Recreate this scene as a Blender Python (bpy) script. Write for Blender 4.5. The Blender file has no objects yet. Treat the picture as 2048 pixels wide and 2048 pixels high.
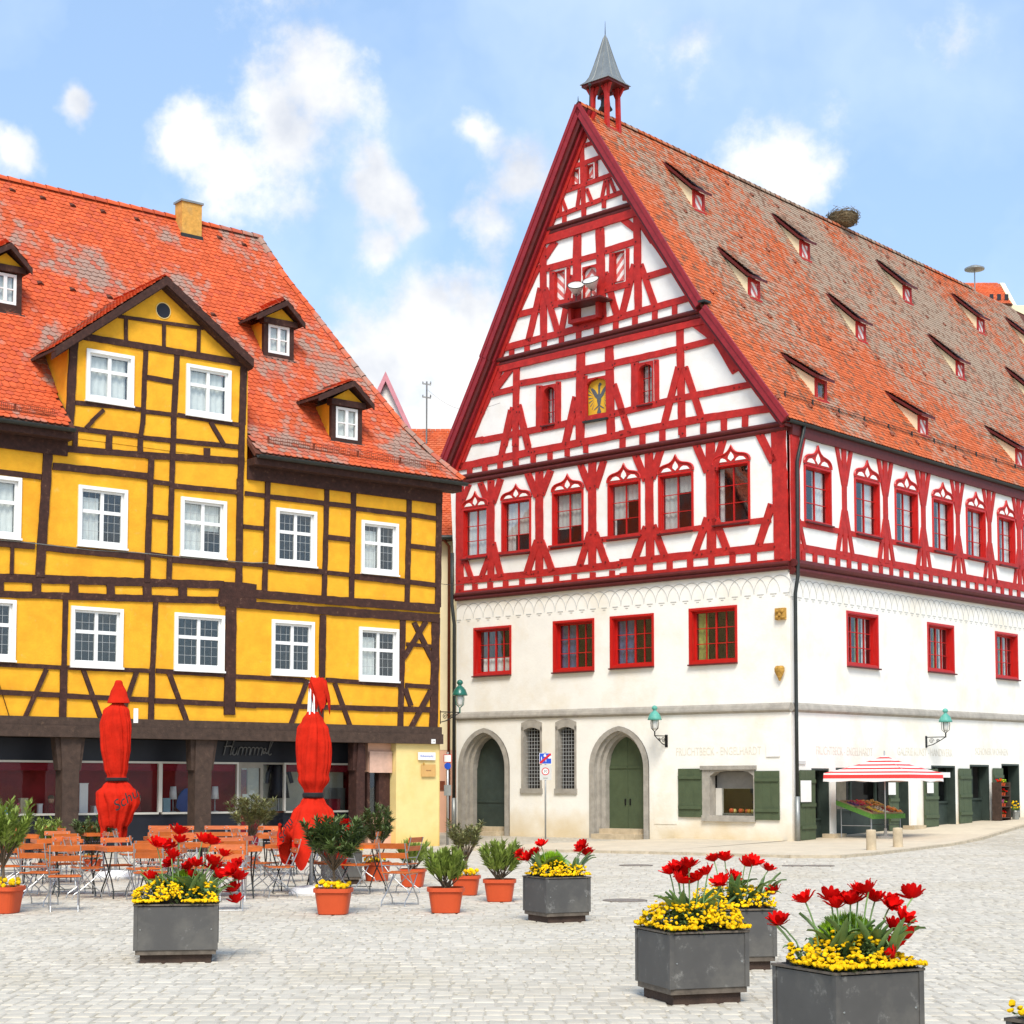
import bpy, bmesh, math, random
from mathutils import Vector, Matrix, Euler, noise as mnoise
random.seed(7)
R_ = random.random
def ru(a, b): return a + (b - a) * random.random()
scene = bpy.context.scene
COL = scene.collection

# ------------------------------------------------------------------ camera
IMG = 2048.0          # photograph size in pixels
FPX = 3450.0          # focal length in those pixels
HORIZ = 1572.0        # row of the horizon
PITCH = math.radians(4.0)
CAMH = 1.65
YPP = HORIZ - FPX * math.tan(PITCH)
cam_d = bpy.data.cameras.new('camera')
cam = bpy.data.objects.new('camera', cam_d); COL.objects.link(cam)
cam_d.sensor_width = 36.0; cam_d.sensor_fit = 'HORIZONTAL'
cam_d.lens = 36.0 * FPX / IMG
cam_d.shift_y = (YPP - IMG / 2) / IMG
cam_d.clip_start = 0.1; cam_d.clip_end = 4000
cam.location = (0, 0, CAMH)
cam.rotation_euler = (math.pi / 2 + PITCH, 0, 0)
scene.camera = cam
scene.render.resolution_x = scene.render.resolution_y = 1024
scene.view_settings.view_transform = 'Standard'
scene.view_settings.look = 'None'
scene.view_settings.exposure = 1.36
scene.view_settings.gamma = 1.0
scene.cycles.max_bounces = 6; scene.cycles.diffuse_bounces = 3; scene.cycles.glossy_bounces = 3; scene.cycles.transmission_bounces = 4; scene.cycles.transparent_max_bounces = 8
scene.cycles.caustics_reflective = False; scene.cycles.caustics_refractive = False

def ray(px, py):
    a = (px - IMG / 2) / FPX; b = (YPP - py) / FPX
    cp, sp = math.cos(PITCH), math.sin(PITCH)
    return Vector((a, cp - b * sp, sp + b * cp))

# ------------------------------------------------------------------ sky and sun
SUN_AZ = Vector((0.02, -1.0)).normalized()      # towards the sun, in plan
SUN_EL = math.radians(50)
def make_world():
    w = bpy.data.worlds.new('World'); scene.world = w; w.use_nodes = True
    nt = w.node_tree; N = nt.nodes; L = nt.links; N.clear()
    out = N.new('ShaderNodeOutputWorld'); bg = N.new('ShaderNodeBackground')
    bg.inputs[1].default_value = 0.10
    L.new(bg.outputs[0], out.inputs[0])
    sky = N.new('ShaderNodeTexSky'); sky.sky_type = 'NISHITA'; sky.sun_disc = False
    sky.sun_elevation = SUN_EL
    sky.sun_rotation = math.atan2(SUN_AZ.x, SUN_AZ.y)
    sky.air_density = 1.0; sky.dust_density = 1.4; sky.ozone_density = 1.0
    tc = N.new('ShaderNodeTexCoord')
    def math_(op, a, b=None, c=None, clamp=False):
        n = N.new('ShaderNodeMath'); n.operation = op; n.use_clamp = clamp
        for i, v in enumerate((a, b, c)):
            if v is None: continue
            if isinstance(v, (int, float)): n.inputs[i].default_value = v
            else: L.new(v, n.inputs[i])
        return n.outputs[0]
    def vmath(op, a, b):
        n = N.new('ShaderNodeVectorMath'); n.operation = op
        for i, v in enumerate((a, b)):
            if isinstance(v, (tuple, Vector)): n.inputs[i].default_value = v
            else: L.new(v, n.inputs[i])
        return n
    def noise(scale, detail, rough, vec):
        n = N.new('ShaderNodeTexNoise'); n.inputs['Scale'].default_value = scale
        n.inputs['Detail'].default_value = detail; n.inputs['Roughness'].default_value = rough
        L.new(vec, n.inputs['Vector']); return n
    d = tc.outputs['Generated']
    wn = noise(9.0, 5.0, 0.6, d)
    off = vmath('SUBTRACT', wn.outputs['Color'], (0.5, 0.5, 0.5))
    sc = N.new('ShaderNodeVectorMath'); sc.operation = 'SCALE'; sc.inputs['Scale'].default_value = 0.06
    L.new(off.outputs[0], sc.inputs[0])
    wd = vmath('ADD', d, sc.outputs[0]).outputs[0]
    # clouds of this sky, by direction: (px, py, radius px, weight)
    blobs = [(640, 190, 95, 1.0), (560, 250, 100, 1.0), (690, 220, 80, .8), (380, 275, 75, 1.0), (470, 330, 110, .85),
             (560, 400, 90, .45), (735, 385, 70, 1.15), (785, 420, 55, 1.1), (740, 470, 55, .9), (140, 215, 40, 1.0),
             (15, 315, 55, 1.0), (530, 10, 110, .45), (955, 278, 45, .85), (1040, 345, 85, .9), (980, 420, 70, .8),
             (1590, 345, 110, 1.0), (1500, 330, 80, .7), (1660, 350, 60, .9), (1380, 110, 90, .5),
             (760, 740, 150, 1.2), (900, 700, 130, 1.2), (650, 700, 90, 1.0), (860, 850, 200, 1.2), (840, 640, 120, 1.1), (930, 620, 90, 1.1), (1900, 90, 130, .35)]
    field = None; low = None
    for (x, y, r, wgt) in blobs:
        c = ray(x, y).normalized()
        dist = vmath('DISTANCE', wd, tuple(c)).outputs['Value']
        m = math_('MULTIPLY_ADD', dist, -wgt / (r / FPX * 1.45), wgt)
        field = m if field is None else math_('SMOOTH_MAX', field, m, 0.12)
    # the same kind of broken cloud over the rest of the dome
    gn = noise(2.6, 6.0, 0.55, d)
    gen = math_('MULTIPLY_ADD', gn.outputs['Fac'], 3.2, -1.55)
    view = ray(1024, 900).normalized()
    ang = vmath('DISTANCE', d, tuple(view)).outputs['Value']
    awy = math_('MULTIPLY_ADD', ang, 5.0, -2.4, clamp=True)
    gen2 = math_('MULTIPLY_ADD', math_('SUBTRACT', 1.0, awy), -3.0, gen)
    field = math_('MAXIMUM', field, gen2)
    fn = noise(26.0, 8.0, 0.62, d)
    fn2 = noise(75.0, 6.0, 0.6, d)
    fld = math_('MULTIPLY_ADD', fn.outputs['Fac'], 1.25, math_('MULTIPLY_ADD', fn2.outputs['Fac'], 0.35, math_('ADD', field, -0.96)))
    mask = N.new('ShaderNodeMapRange'); mask.interpolation_type = 'SMOOTHSTEP'
    L.new(fld, mask.inputs['Value']); mask.inputs['From Min'].default_value = 0.0; mask.inputs['From Max'].default_value = 0.62
    # light haze veil
    veil = noise(5.0, 5.0, 0.6, wd)
    vl = N.new('ShaderNodeMapRange'); L.new(veil.outputs['Fac'], vl.inputs['Value'])
    vl.inputs['From Min'].default_value = 0.45; vl.inputs['From Max'].default_value = 0.8
    vl.inputs['To Max'].default_value = 0.4
    # cloud colour: white crests, lavender-grey bodies
    cn = noise(14.0, 5.0, 0.55, vmath('ADD', d, (0.0, 0.0, -0.012)).outputs[0])
    cr = N.new('ShaderNodeValToRGB'); L.new(cn.outputs['Fac'], cr.inputs[0])
    cr.color_ramp.elements[0].position = 0.32; cr.color_ramp.elements[0].color = (0.66, 0.70, 0.78, 1)
    cr.color_ramp.elements[1].position = 0.54; cr.color_ramp.elements[1].color = (0.98, 0.98, 0.97, 1)
    cs = N.new('ShaderNodeVectorMath'); cs.operation = 'SCALE'; cs.inputs['Scale'].default_value = 4.5
    L.new(cr.outputs[0], cs.inputs[0])
    # clear sky, a little paler than the model
    pale = N.new('ShaderNodeMix'); pale.data_type = 'RGBA'; pale.blend_type = 'MIX'
    pale.inputs[0].default_value = 0.55
    L.new(sky.outputs[0], pale.inputs[6]); pale.inputs[7].default_value = (1.80, 2.70, 4.05, 1)
    mx0 = N.new('ShaderNodeMix'); mx0.data_type = 'RGBA'
    L.new(vl.outputs[0], mx0.inputs[0]); L.new(pale.outputs[2], mx0.inputs[6]); mx0.inputs[7].default_value = (4.2, 4.7, 5.3, 1)
    mx = N.new('ShaderNodeMix'); mx.data_type = 'RGBA'
    L.new(mask.outputs[0], mx.inputs[0]); L.new(mx0.outputs[2], mx.inputs[6]); L.new(cs.outputs[0], mx.inputs[7])
    L.new(mx.outputs[2], bg.inputs[0])
make_world()
sd = bpy.data.lights.new('sun', 'SUN'); sd.energy = 1.5; sd.angle = math.radians(22); sd.color = (1.0, 0.95, 0.87)
sun = bpy.data.objects.new('sun', sd); COL.objects.link(sun)
_s = Vector((SUN_AZ.x * math.cos(SUN_EL), SUN_AZ.y * math.cos(SUN_EL), math.sin(SUN_EL)))
sun.rotation_euler = (-_s).to_track_quat('-Z', 'Y').to_euler()
sun.location = (-10, -30, 40)

# ------------------------------------------------------------------ helpers
def lin(r, g, b):
    f = lambda c: (c / 255 / 12.92) if c / 255 <= 0.04045 else ((c / 255 + 0.055) / 1.055) ** 2.4
    return (f(r), f(g), f(b))

class Zm:
    """pixel of a zoomed crop -> pixel of the photograph"""
    def __init__(s, ox, oy, span=512.0): s.o = (ox, oy); s.k = span / 1932.0
    def __call__(s, x, y): return (s.o[0] + x * s.k, s.o[1] + y * s.k)
ZA, ZB, ZC, ZD, ZE, ZF = Zm(0,330), Zm(440,560), Zm(0,840), Zm(440,960), Zm(0,1340), Zm(480,1340)
ZG, ZH, ZI, ZJ, ZK = Zm(1040,50,400), Zm(960,380), Zm(880,820), Zm(1240,820), Zm(1536,820)
ZL, ZM, ZN, ZO, ZP = Zm(880,1280), Zm(1290,1280), Zm(1536,1280), Zm(1300,250), Zm(1536,400)

class Frame:
    """local axes: x along the facade to the right, y into the building, z up"""
    def __init__(s, ox, oy, ang, oz=0.0):
        s.M = Matrix.Translation((ox, oy, oz)) @ Matrix.Rotation(ang, 4, 'Z'); s.I = s.M.inverted(); s.ang = ang
    def hit(s, axis, val, px, py):
        O = s.I @ Vector((0, 0, CAMH)); D = s.I.to_3x3() @ ray(px, py)
        i = 'xyz'.index(axis); t = (val - O[i]) / D[i]
        return O + D * t
    def proj(s, p):
        w = s.M @ Vector(p) - Vector((0, 0, CAMH)); cp, sp = math.cos(PITCH), math.sin(PITCH)
        f = w.y * cp + w.z * sp; up = -w.y * sp + w.z * cp
        return (IMG / 2 + FPX * w.x / f, YPP - FPX * up / f)
WORLD = Frame(0, 0, 0)
def terrain(x, y):
    s = (x - CX) * RDX + (y - CY) * RDY
    return 0.033 * max(0.0, s - 0.5)
def ground_at(px, py):
    p = WORLD.hit('z', 0.0, px, py)
    for _ in range(12):
        p = WORLD.hit('z', terrain(p.x, p.y), px, py)
    return p

class MB:
    def __init__(s): s.v = []; s.f = []; s.a = []
    def add(s, vs, fs, a=0.0):
        n = len(s.v); s.v += [tuple(v) for v in vs]
        for f in fs: s.f.append(tuple(i + n for i in f)); s.a.append(a)
        return s
    def box(s, x0, x1, y0, y1, z0, z1, a=0.0):
        return s.add([(x0,y0,z0),(x1,y0,z0),(x1,y1,z0),(x0,y1,z0),(x0,y0,z1),(x1,y0,z1),(x1,y1,z1),(x0,y1,z1)],
              [(3,2,1,0),(4,5,6,7),(0,1,5,4),(1,2,6,5),(2,3,7,6),(3,0,4,7)], a)
    def loft(s, rings, cap0=True, cap1=True, closed=True, a=0.0):
        n = len(rings[0]); vs = [p for r in rings for p in r]; fs = []
        for i in range(len(rings) - 1):
            for j in range(n if closed else n - 1):
                k = (j + 1) % n
                fs.append((i*n+j, i*n+k, (i+1)*n+k, (i+1)*n+j))
        if cap0: fs.append(tuple(range(n - 1, -1, -1)))
        if cap1: fs.append(tuple(range((len(rings)-1)*n, len(rings)*n)))
        return s.add(vs, fs, a)
    def lathe(s, prof, c=(0,0,0), n=16, a=0.0, cap=True):
        rings = [[(c[0]+r*math.cos(2*math.pi*j/n), c[1]+r*math.sin(2*math.pi*j/n), c[2]+z) for j in range(n)] for r, z in prof]
        return s.loft(rings, cap, cap, a=a)
    def tube(s, path, r, n=6, r2=None, a=0.0):
        P = [Vector(p) for p in path]; rings = []; up = None
        for i, p in enumerate(P):
            t = (P[min(i+1, len(P)-1)] - P[max(i-1, 0)])
            if t.length < 1e-9: t = Vector((0,0,1))
            t.normalize()
            if up is None:
                up = Vector((0,0,1)) if abs(t.z) < 0.9 else Vector((1,0,0))
            x = t.cross(up)
            if x.length < 1e-6: x = t.orthogonal()
            x.normalize(); y = x.cross(t).normalized(); up = y
            rr = r if r2 is None else r + (r2 - r) * i / max(1, len(P)-1)
            rings.append([p + x*rr*math.cos(2*math.pi*j/n) + y*rr*math.sin(2*math.pi*j/n) for j in range(n)])
        return s.loft(rings, a=a)
    def bar(s, p, q, w, t, side=None, a=0.0):
        """rectangular bar p->q, w wide along side, t thick"""
        p = Vector(p); q = Vector(q); d = (q - p).normalized()
        sd = Vector(side) if side else (d.cross(Vector((0,0,1))) if abs(d.z) < 0.95 else Vector((1,0,0)))
        sd = (sd - d * sd.dot(d)).normalized(); n = d.cross(sd)
        R = lambda c: [c + sd*w/2 + n*t/2, c - sd*w/2 + n*t/2, c - sd*w/2 - n*t/2, c + sd*w/2 - n*t/2]
        return s.loft([R(p), R(q)], a=a)
    def blob(s, c, rx, ry, rz, n=8, m=5, jit=0.0, a=0.0):
        rings = []
        for i in range(1, m):
            th = math.pi * i / m
            rings.append([(c[0]+rx*math.sin(th)*math.cos(2*math.pi*j/n)*(1+ru(-jit,jit)), c[1]+ry*math.sin(th)*math.sin(2*math.pi*j/n)*(1+ru(-jit,jit)), c[2]-rz*math.cos(th)*(1+ru(-jit,jit))) for j in range(n)])
        return s.loft(rings, a=a)
    def mesh(s, name, mat=None, smooth=False, recalc=True, attr=False):
        me = bpy.data.meshes.new(name); me.from_pydata(s.v, [], s.f)
        if recalc:
            bm = bmesh.new(); bm.from_mesh(me); bmesh.ops.recalc_face_normals(bm, faces=bm.faces); bm.to_mesh(me); bm.free()
        if attr:
            at = me.attributes.new('tv', 'FLOAT', 'FACE'); at.data.foreach_set('value', s.a)
        if smooth: me.polygons.foreach_set('use_smooth', [True]*len(me.polygons))
        if mat: me.materials.append(mat)
        me.update(); return me
    def build(s, name, mat, parent=None, smooth=False, recalc=True, attr=False, loc=None, kind=None):
        o = bpy.data.objects.new(name, s.mesh(name, mat, smooth, recalc, attr)); COL.objects.link(o)
        if parent: o.parent = parent
        if loc: o.location = loc
        if kind: o['kind'] = kind
        return o
def obj(name, me, parent=None, loc=(0,0,0), rot=(0,0,0), scale=(1,1,1)):
    o = bpy.data.objects.new(name, me); COL.objects.link(o); o.parent = parent
    o.location = loc; o.rotation_euler = rot; o.scale = scale; return o
def tag(o, label, cat, group=None):
    o['label'] = label; o['category'] = cat
    if group: o['group'] = group
    return o
def thing(name, label, cat, loc=(0,0,0), rotz=0.0, group=None):
    o = bpy.data.objects.new(name, None); COL.objects.link(o); o.empty_display_size = 0.2
    o.location = loc; o.rotation_euler = (0,0,rotz); return tag(o, label, cat, group)
def copy_tree(o, parent=None):
    c = o.copy(); COL.objects.link(c)
    if parent: c.parent = parent
    for ch in CH.get(o.name, []): copy_tree(ch, c)
    return c
CH = {}
def register(o):
    """remember the children of a prototype for copy_tree"""
    def kids(p): return [x for x in bpy.data.objects if x.parent == p]
    CH[o.name] = kids(o)
    for k in CH[o.name]: CH[k.name] = kids(k)

def fit_text(parent, fac, s, px0, px1, py, d, mat, name='lettering', hk=None):
    (ua, za), (ub, zb) = fac.uv(px0, py, d), fac.uv(px1, py, d)
    me = text_mesh(s, 1.0, .004, mat=mat); xs = [v.co.x for v in me.vertices]; k = (ub-ua)/(max(xs)-min(xs)); h = hk or k
    return obj(name, me, parent, fac.m((ua+ub)/2, (za+zb)/2, d), (math.pi/2, 0, 0 if fac.side == 'F' else math.pi/2), (k, h, 1))
def text_mesh(s, size, depth=0.004, align='CENTER', shear=0.0, mat=None):
    cu = bpy.data.curves.new('text', 'FONT'); cu.body = s; cu.size = size; cu.extrude = depth/2
    cu.align_x = align; cu.align_y = 'CENTER'; cu.shear = shear; cu.resolution_u = 3
    o = bpy.data.objects.new('text', cu); COL.objects.link(o)
    bpy.context.view_layer.update()
    me = bpy.data.meshes.new_from_object(o.evaluated_get(bpy.context.evaluated_depsgraph_get()))
    bpy.data.objects.remove(o); bpy.data.curves.remove(cu)
    if mat: me.materials.clear(); me.materials.append(mat)
    return me

# ------------------------------------------------------------------ materials
def M(name, col, rough=0.8, var=0.12, scale=5.0, bump=0.0, bscale=30.0, metal=0.0, spec=0.35, stain=None, stain_amt=0.0, stain_scale=0.6,
      obrand=0.0, fleck=None, fleck_amt=0.0, fleck_scale=12.0, attr=False, coat=0.0, trans=0.0, sheen=0.0):
    m = bpy.data.materials.new(name); m.use_nodes = True
    nt = m.node_tree; N = nt.nodes; L = nt.links
    b = N['Principled BSDF']; b.inputs['Roughness'].default_value = rough; b.inputs['Metallic'].default_value = metal
    b.inputs['Specular IOR Level'].default_value = spec; b.inputs['Coat Weight'].default_value = coat
    b.inputs['Sheen Weight'].default_value = sheen
    tc = N.new('ShaderNodeTexCoord'); vec = tc.outputs['Object']
    def noise(sc, det=4.0, ro=0.6):
        n = N.new('ShaderNodeTexNoise'); n.inputs['Scale'].default_value = sc; n.inputs['Detail'].default_value = det
        n.inputs['Roughness'].default_value = ro; L.new(vec, n.inputs['Vector']); return n.outputs['Fac']
    def mixc(f, a, c):
        n = N.new('ShaderNodeMix'); n.data_type = 'RGBA'
        if isinstance(f, float): n.inputs[0].default_value = f
        else: L.new(f, n.inputs[0])
        for i, v in ((6, a), (7, c)):
            if isinstance(v, tuple): n.inputs[i].default_value = (*v[:3], 1)
            else: L.new(v, n.inputs[i])
        return n.outputs[2]
    def rng(v, a, c, lo=0.0, hi=1.0):
        n = N.new('ShaderNodeMapRange'); L.new(v, n.inputs['Value']); n.inputs['From Min'].default_value = a; n.inputs['From Max'].default_value = c
        n.inputs['To Min'].default_value = lo; n.inputs['To Max'].default_value = hi; return n.outputs[0]
    lo = tuple(c*(1-var) for c in col); hi = tuple(min(1, c*(1+var)) for c in col)
    c = mixc(rng(noise(scale), 0.3, 0.7), lo, hi)
    if obrand or attr:
        oi = N.new('ShaderNodeObjectInfo'); r = oi.outputs['Random']
        if attr:
            at = N.new('ShaderNodeAttribute'); at.attribute_name = 'tv'
            ad = N.new('ShaderNodeMath'); ad.operation = 'ADD'; L.new(at.outputs['Fac'], ad.inputs[0]); L.new(r, ad.inputs[1])
            fr = N.new('ShaderNodeMath'); fr.operation = 'FRACT'; L.new(ad.outputs[0], fr.inputs[0]); r = fr.outputs[0]
        am = obrand or 0.15
        hsv = N.new('ShaderNodeHueSaturation'); L.new(c, hsv.inputs['Color']); L.new(rng(r, 0, 1, 1-am, 1+am), hsv.inputs['Value'])
        c = hsv.outputs[0]
    if stain: c = mixc(rng(noise(stain_scale, 5.0, 0.65), 0.48, 0.68, 0.0, stain_amt), c, stain)
    if fleck: c = mixc(rng(noise(fleck_scale, 6.0, 0.7), 0.60, 0.70, 0.0, fleck_amt), c, fleck)
    L.new(c, b.inputs['Base Color'])
    if bump:
        bp = N.new('ShaderNodeBump'); bp.inputs['Strength'].default_value = bump; bp.inputs['Distance'].default_value = 0.02
        L.new(noise(bscale, 5.0), bp.inputs['Height']); L.new(bp.outputs[0], b.inputs['Normal'])
    m.diffuse_color = (*col, 1)
    return m

def tile_mat(name, orange, grey, dark, amt, lo, hi, scale=(0.7, 0.7, 0.16), tvamt=0.22, moss=None):
    m = bpy.data.materials.new(name); m.use_nodes = True
    nt = m.node_tree; N = nt.nodes; L = nt.links; b = N['Principled BSDF']
    b.inputs['Roughness'].default_value = 0.82; b.inputs['Specular IOR Level'].default_value = 0.25
    geo = N.new('ShaderNodeNewGeometry')
    oi = N.new('ShaderNodeObjectInfo'); at = N.new('ShaderNodeAttribute'); at.attribute_name = 'tv'
    ad = N.new('ShaderNodeMath'); ad.operation = 'ADD'; L.new(at.outputs['Fac'], ad.inputs[0]); L.new(oi.outputs['Random'], ad.inputs[1])
    fr = N.new('ShaderNodeMath'); fr.operation = 'FRACT'; L.new(ad.outputs[0], fr.inputs[0]); r = fr.outputs[0]
    mp = N.new('ShaderNodeMapping'); L.new(geo.outputs['Position'], mp.inputs['Vector']); mp.inputs['Scale'].default_value = scale
    n1 = N.new('ShaderNodeTexNoise'); n1.inputs['Scale'].default_value = 1.0; n1.inputs['Detail'].default_value = 5.0; n1.inputs['Roughness'].default_value = 0.6
    L.new(mp.outputs[0], n1.inputs['Vector'])
    # streaky weathering decided tile by tile
    a2 = N.new('ShaderNodeMath'); a2.name = 'zone'; a2.operation = 'MULTIPLY_ADD'; L.new(r, a2.inputs[0]); a2.inputs[1].default_value = tvamt; L.new(n1.outputs['Fac'], a2.inputs[2])
    mr = N.new('ShaderNodeMapRange'); mr.name = 'amount'; L.new(a2.outputs[0], mr.inputs['Value']); mr.inputs['From Min'].default_value = lo; mr.inputs['From Max'].default_value = hi; mr.inputs['To Max'].default_value = amt
    def mix(f, a, c):
        n = N.new('ShaderNodeMix'); n.data_type = 'RGBA'
        L.new(f, n.inputs[0])
        for i, v in ((6, a), (7, c)):
            if isinstance(v, tuple): n.inputs[i].default_value = (*v, 1)
            else: L.new(v, n.inputs[i])
        return n.outputs[2]
    c = mix(r, tuple(x*0.82 for x in orange), tuple(min(1, x*1.15) for x in orange))
    n2 = N.new('ShaderNodeTexNoise'); n2.inputs['Scale'].default_value = 9.0; n2.inputs['Detail'].default_value = 4.0
    L.new(geo.outputs['Position'], n2.inputs['Vector'])
    g = mix(n2.outputs['Fac'], tuple(x*0.75 for x in grey), tuple(x*1.2 for x in grey))
    c = mix(mr.outputs[0], c, g)
    r7 = N.new('ShaderNodeMath'); r7.operation = 'MULTIPLY'; L.new(r, r7.inputs[0]); r7.inputs[1].default_value = 7.31
    f7 = N.new('ShaderNodeMath'); f7.operation = 'FRACT'; L.new(r7.outputs[0], f7.inputs[0])
    m7 = N.new('ShaderNodeMapRange'); L.new(f7.outputs[0], m7.inputs['Value']); m7.inputs['From Min'].default_value = 0.80; m7.inputs['From Max'].default_value = 0.86; m7.inputs['To Max'].default_value = 0.75
    c = mix(m7.outputs[0], c, dark)
    L.new(c, b.inputs['Base Color'])
    return m

def glass_mat(name, refl=0.16, tint=(0.75, 0.8, 0.8), rough=0.02, fk=1.0):
    m = bpy.data.materials.new(name); m.use_nodes = True
    nt = m.node_tree; N = nt.nodes; L = nt.links; N.clear()
    out = N.new('ShaderNodeOutputMaterial'); mx = N.new('ShaderNodeMixShader')
    tr = N.new('ShaderNodeBsdfTransparent'); tr.inputs[0].default_value = (*tint, 1)
    gl = N.new('ShaderNodeBsdfGlossy'); gl.inputs['Roughness'].default_value = rough; gl.inputs[0].default_value = (0.9, 0.93, 0.95, 1)
    lw = N.new('ShaderNodeLayerWeight'); lw.inputs['Blend'].default_value = 0.5
    p5 = N.new('ShaderNodeMath'); p5.operation = 'POWER'; L.new(lw.outputs['Facing'], p5.inputs[0]); p5.inputs[1].default_value = 5.0
    fr = N.new('ShaderNodeMath'); fr.operation = 'MULTIPLY_ADD'; L.new(p5.outputs[0], fr.inputs[0]); fr.inputs[1].default_value = 0.95; fr.inputs[2].default_value = 0.04
    ad = N.new('ShaderNodeMath'); ad.operation = 'ADD'; ad.use_clamp = True; fm = N.new('ShaderNodeMath'); fm.operation = 'MULTIPLY'; L.new(fr.outputs[0], fm.inputs[0]); fm.inputs[1].default_value = fk
    L.new(fm.outputs[0], ad.inputs[0]); ad.inputs[1].default_value = refl
    # slightly wavy old glass
    tc = N.new('ShaderNodeTexCoord'); n = N.new('ShaderNodeTexNoise'); n.inputs['Scale'].default_value = 3.5; L.new(tc.outputs['Object'], n.inputs['Vector'])
    bp = N.new('ShaderNodeBump'); bp.inputs['Strength'].default_value = 0.12; bp.inputs['Distance'].default_value = 0.01
    L.new(n.outputs['Fac'], bp.inputs['Height']); L.new(bp.outputs[0], gl.inputs['Normal'])
    L.new(ad.outputs[0], mx.inputs[0]); L.new(tr.outputs[0], mx.inputs[1]); L.new(gl.outputs[0], mx.inputs[2]); L.new(mx.outputs[0], out.inputs[0])
    return m

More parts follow.
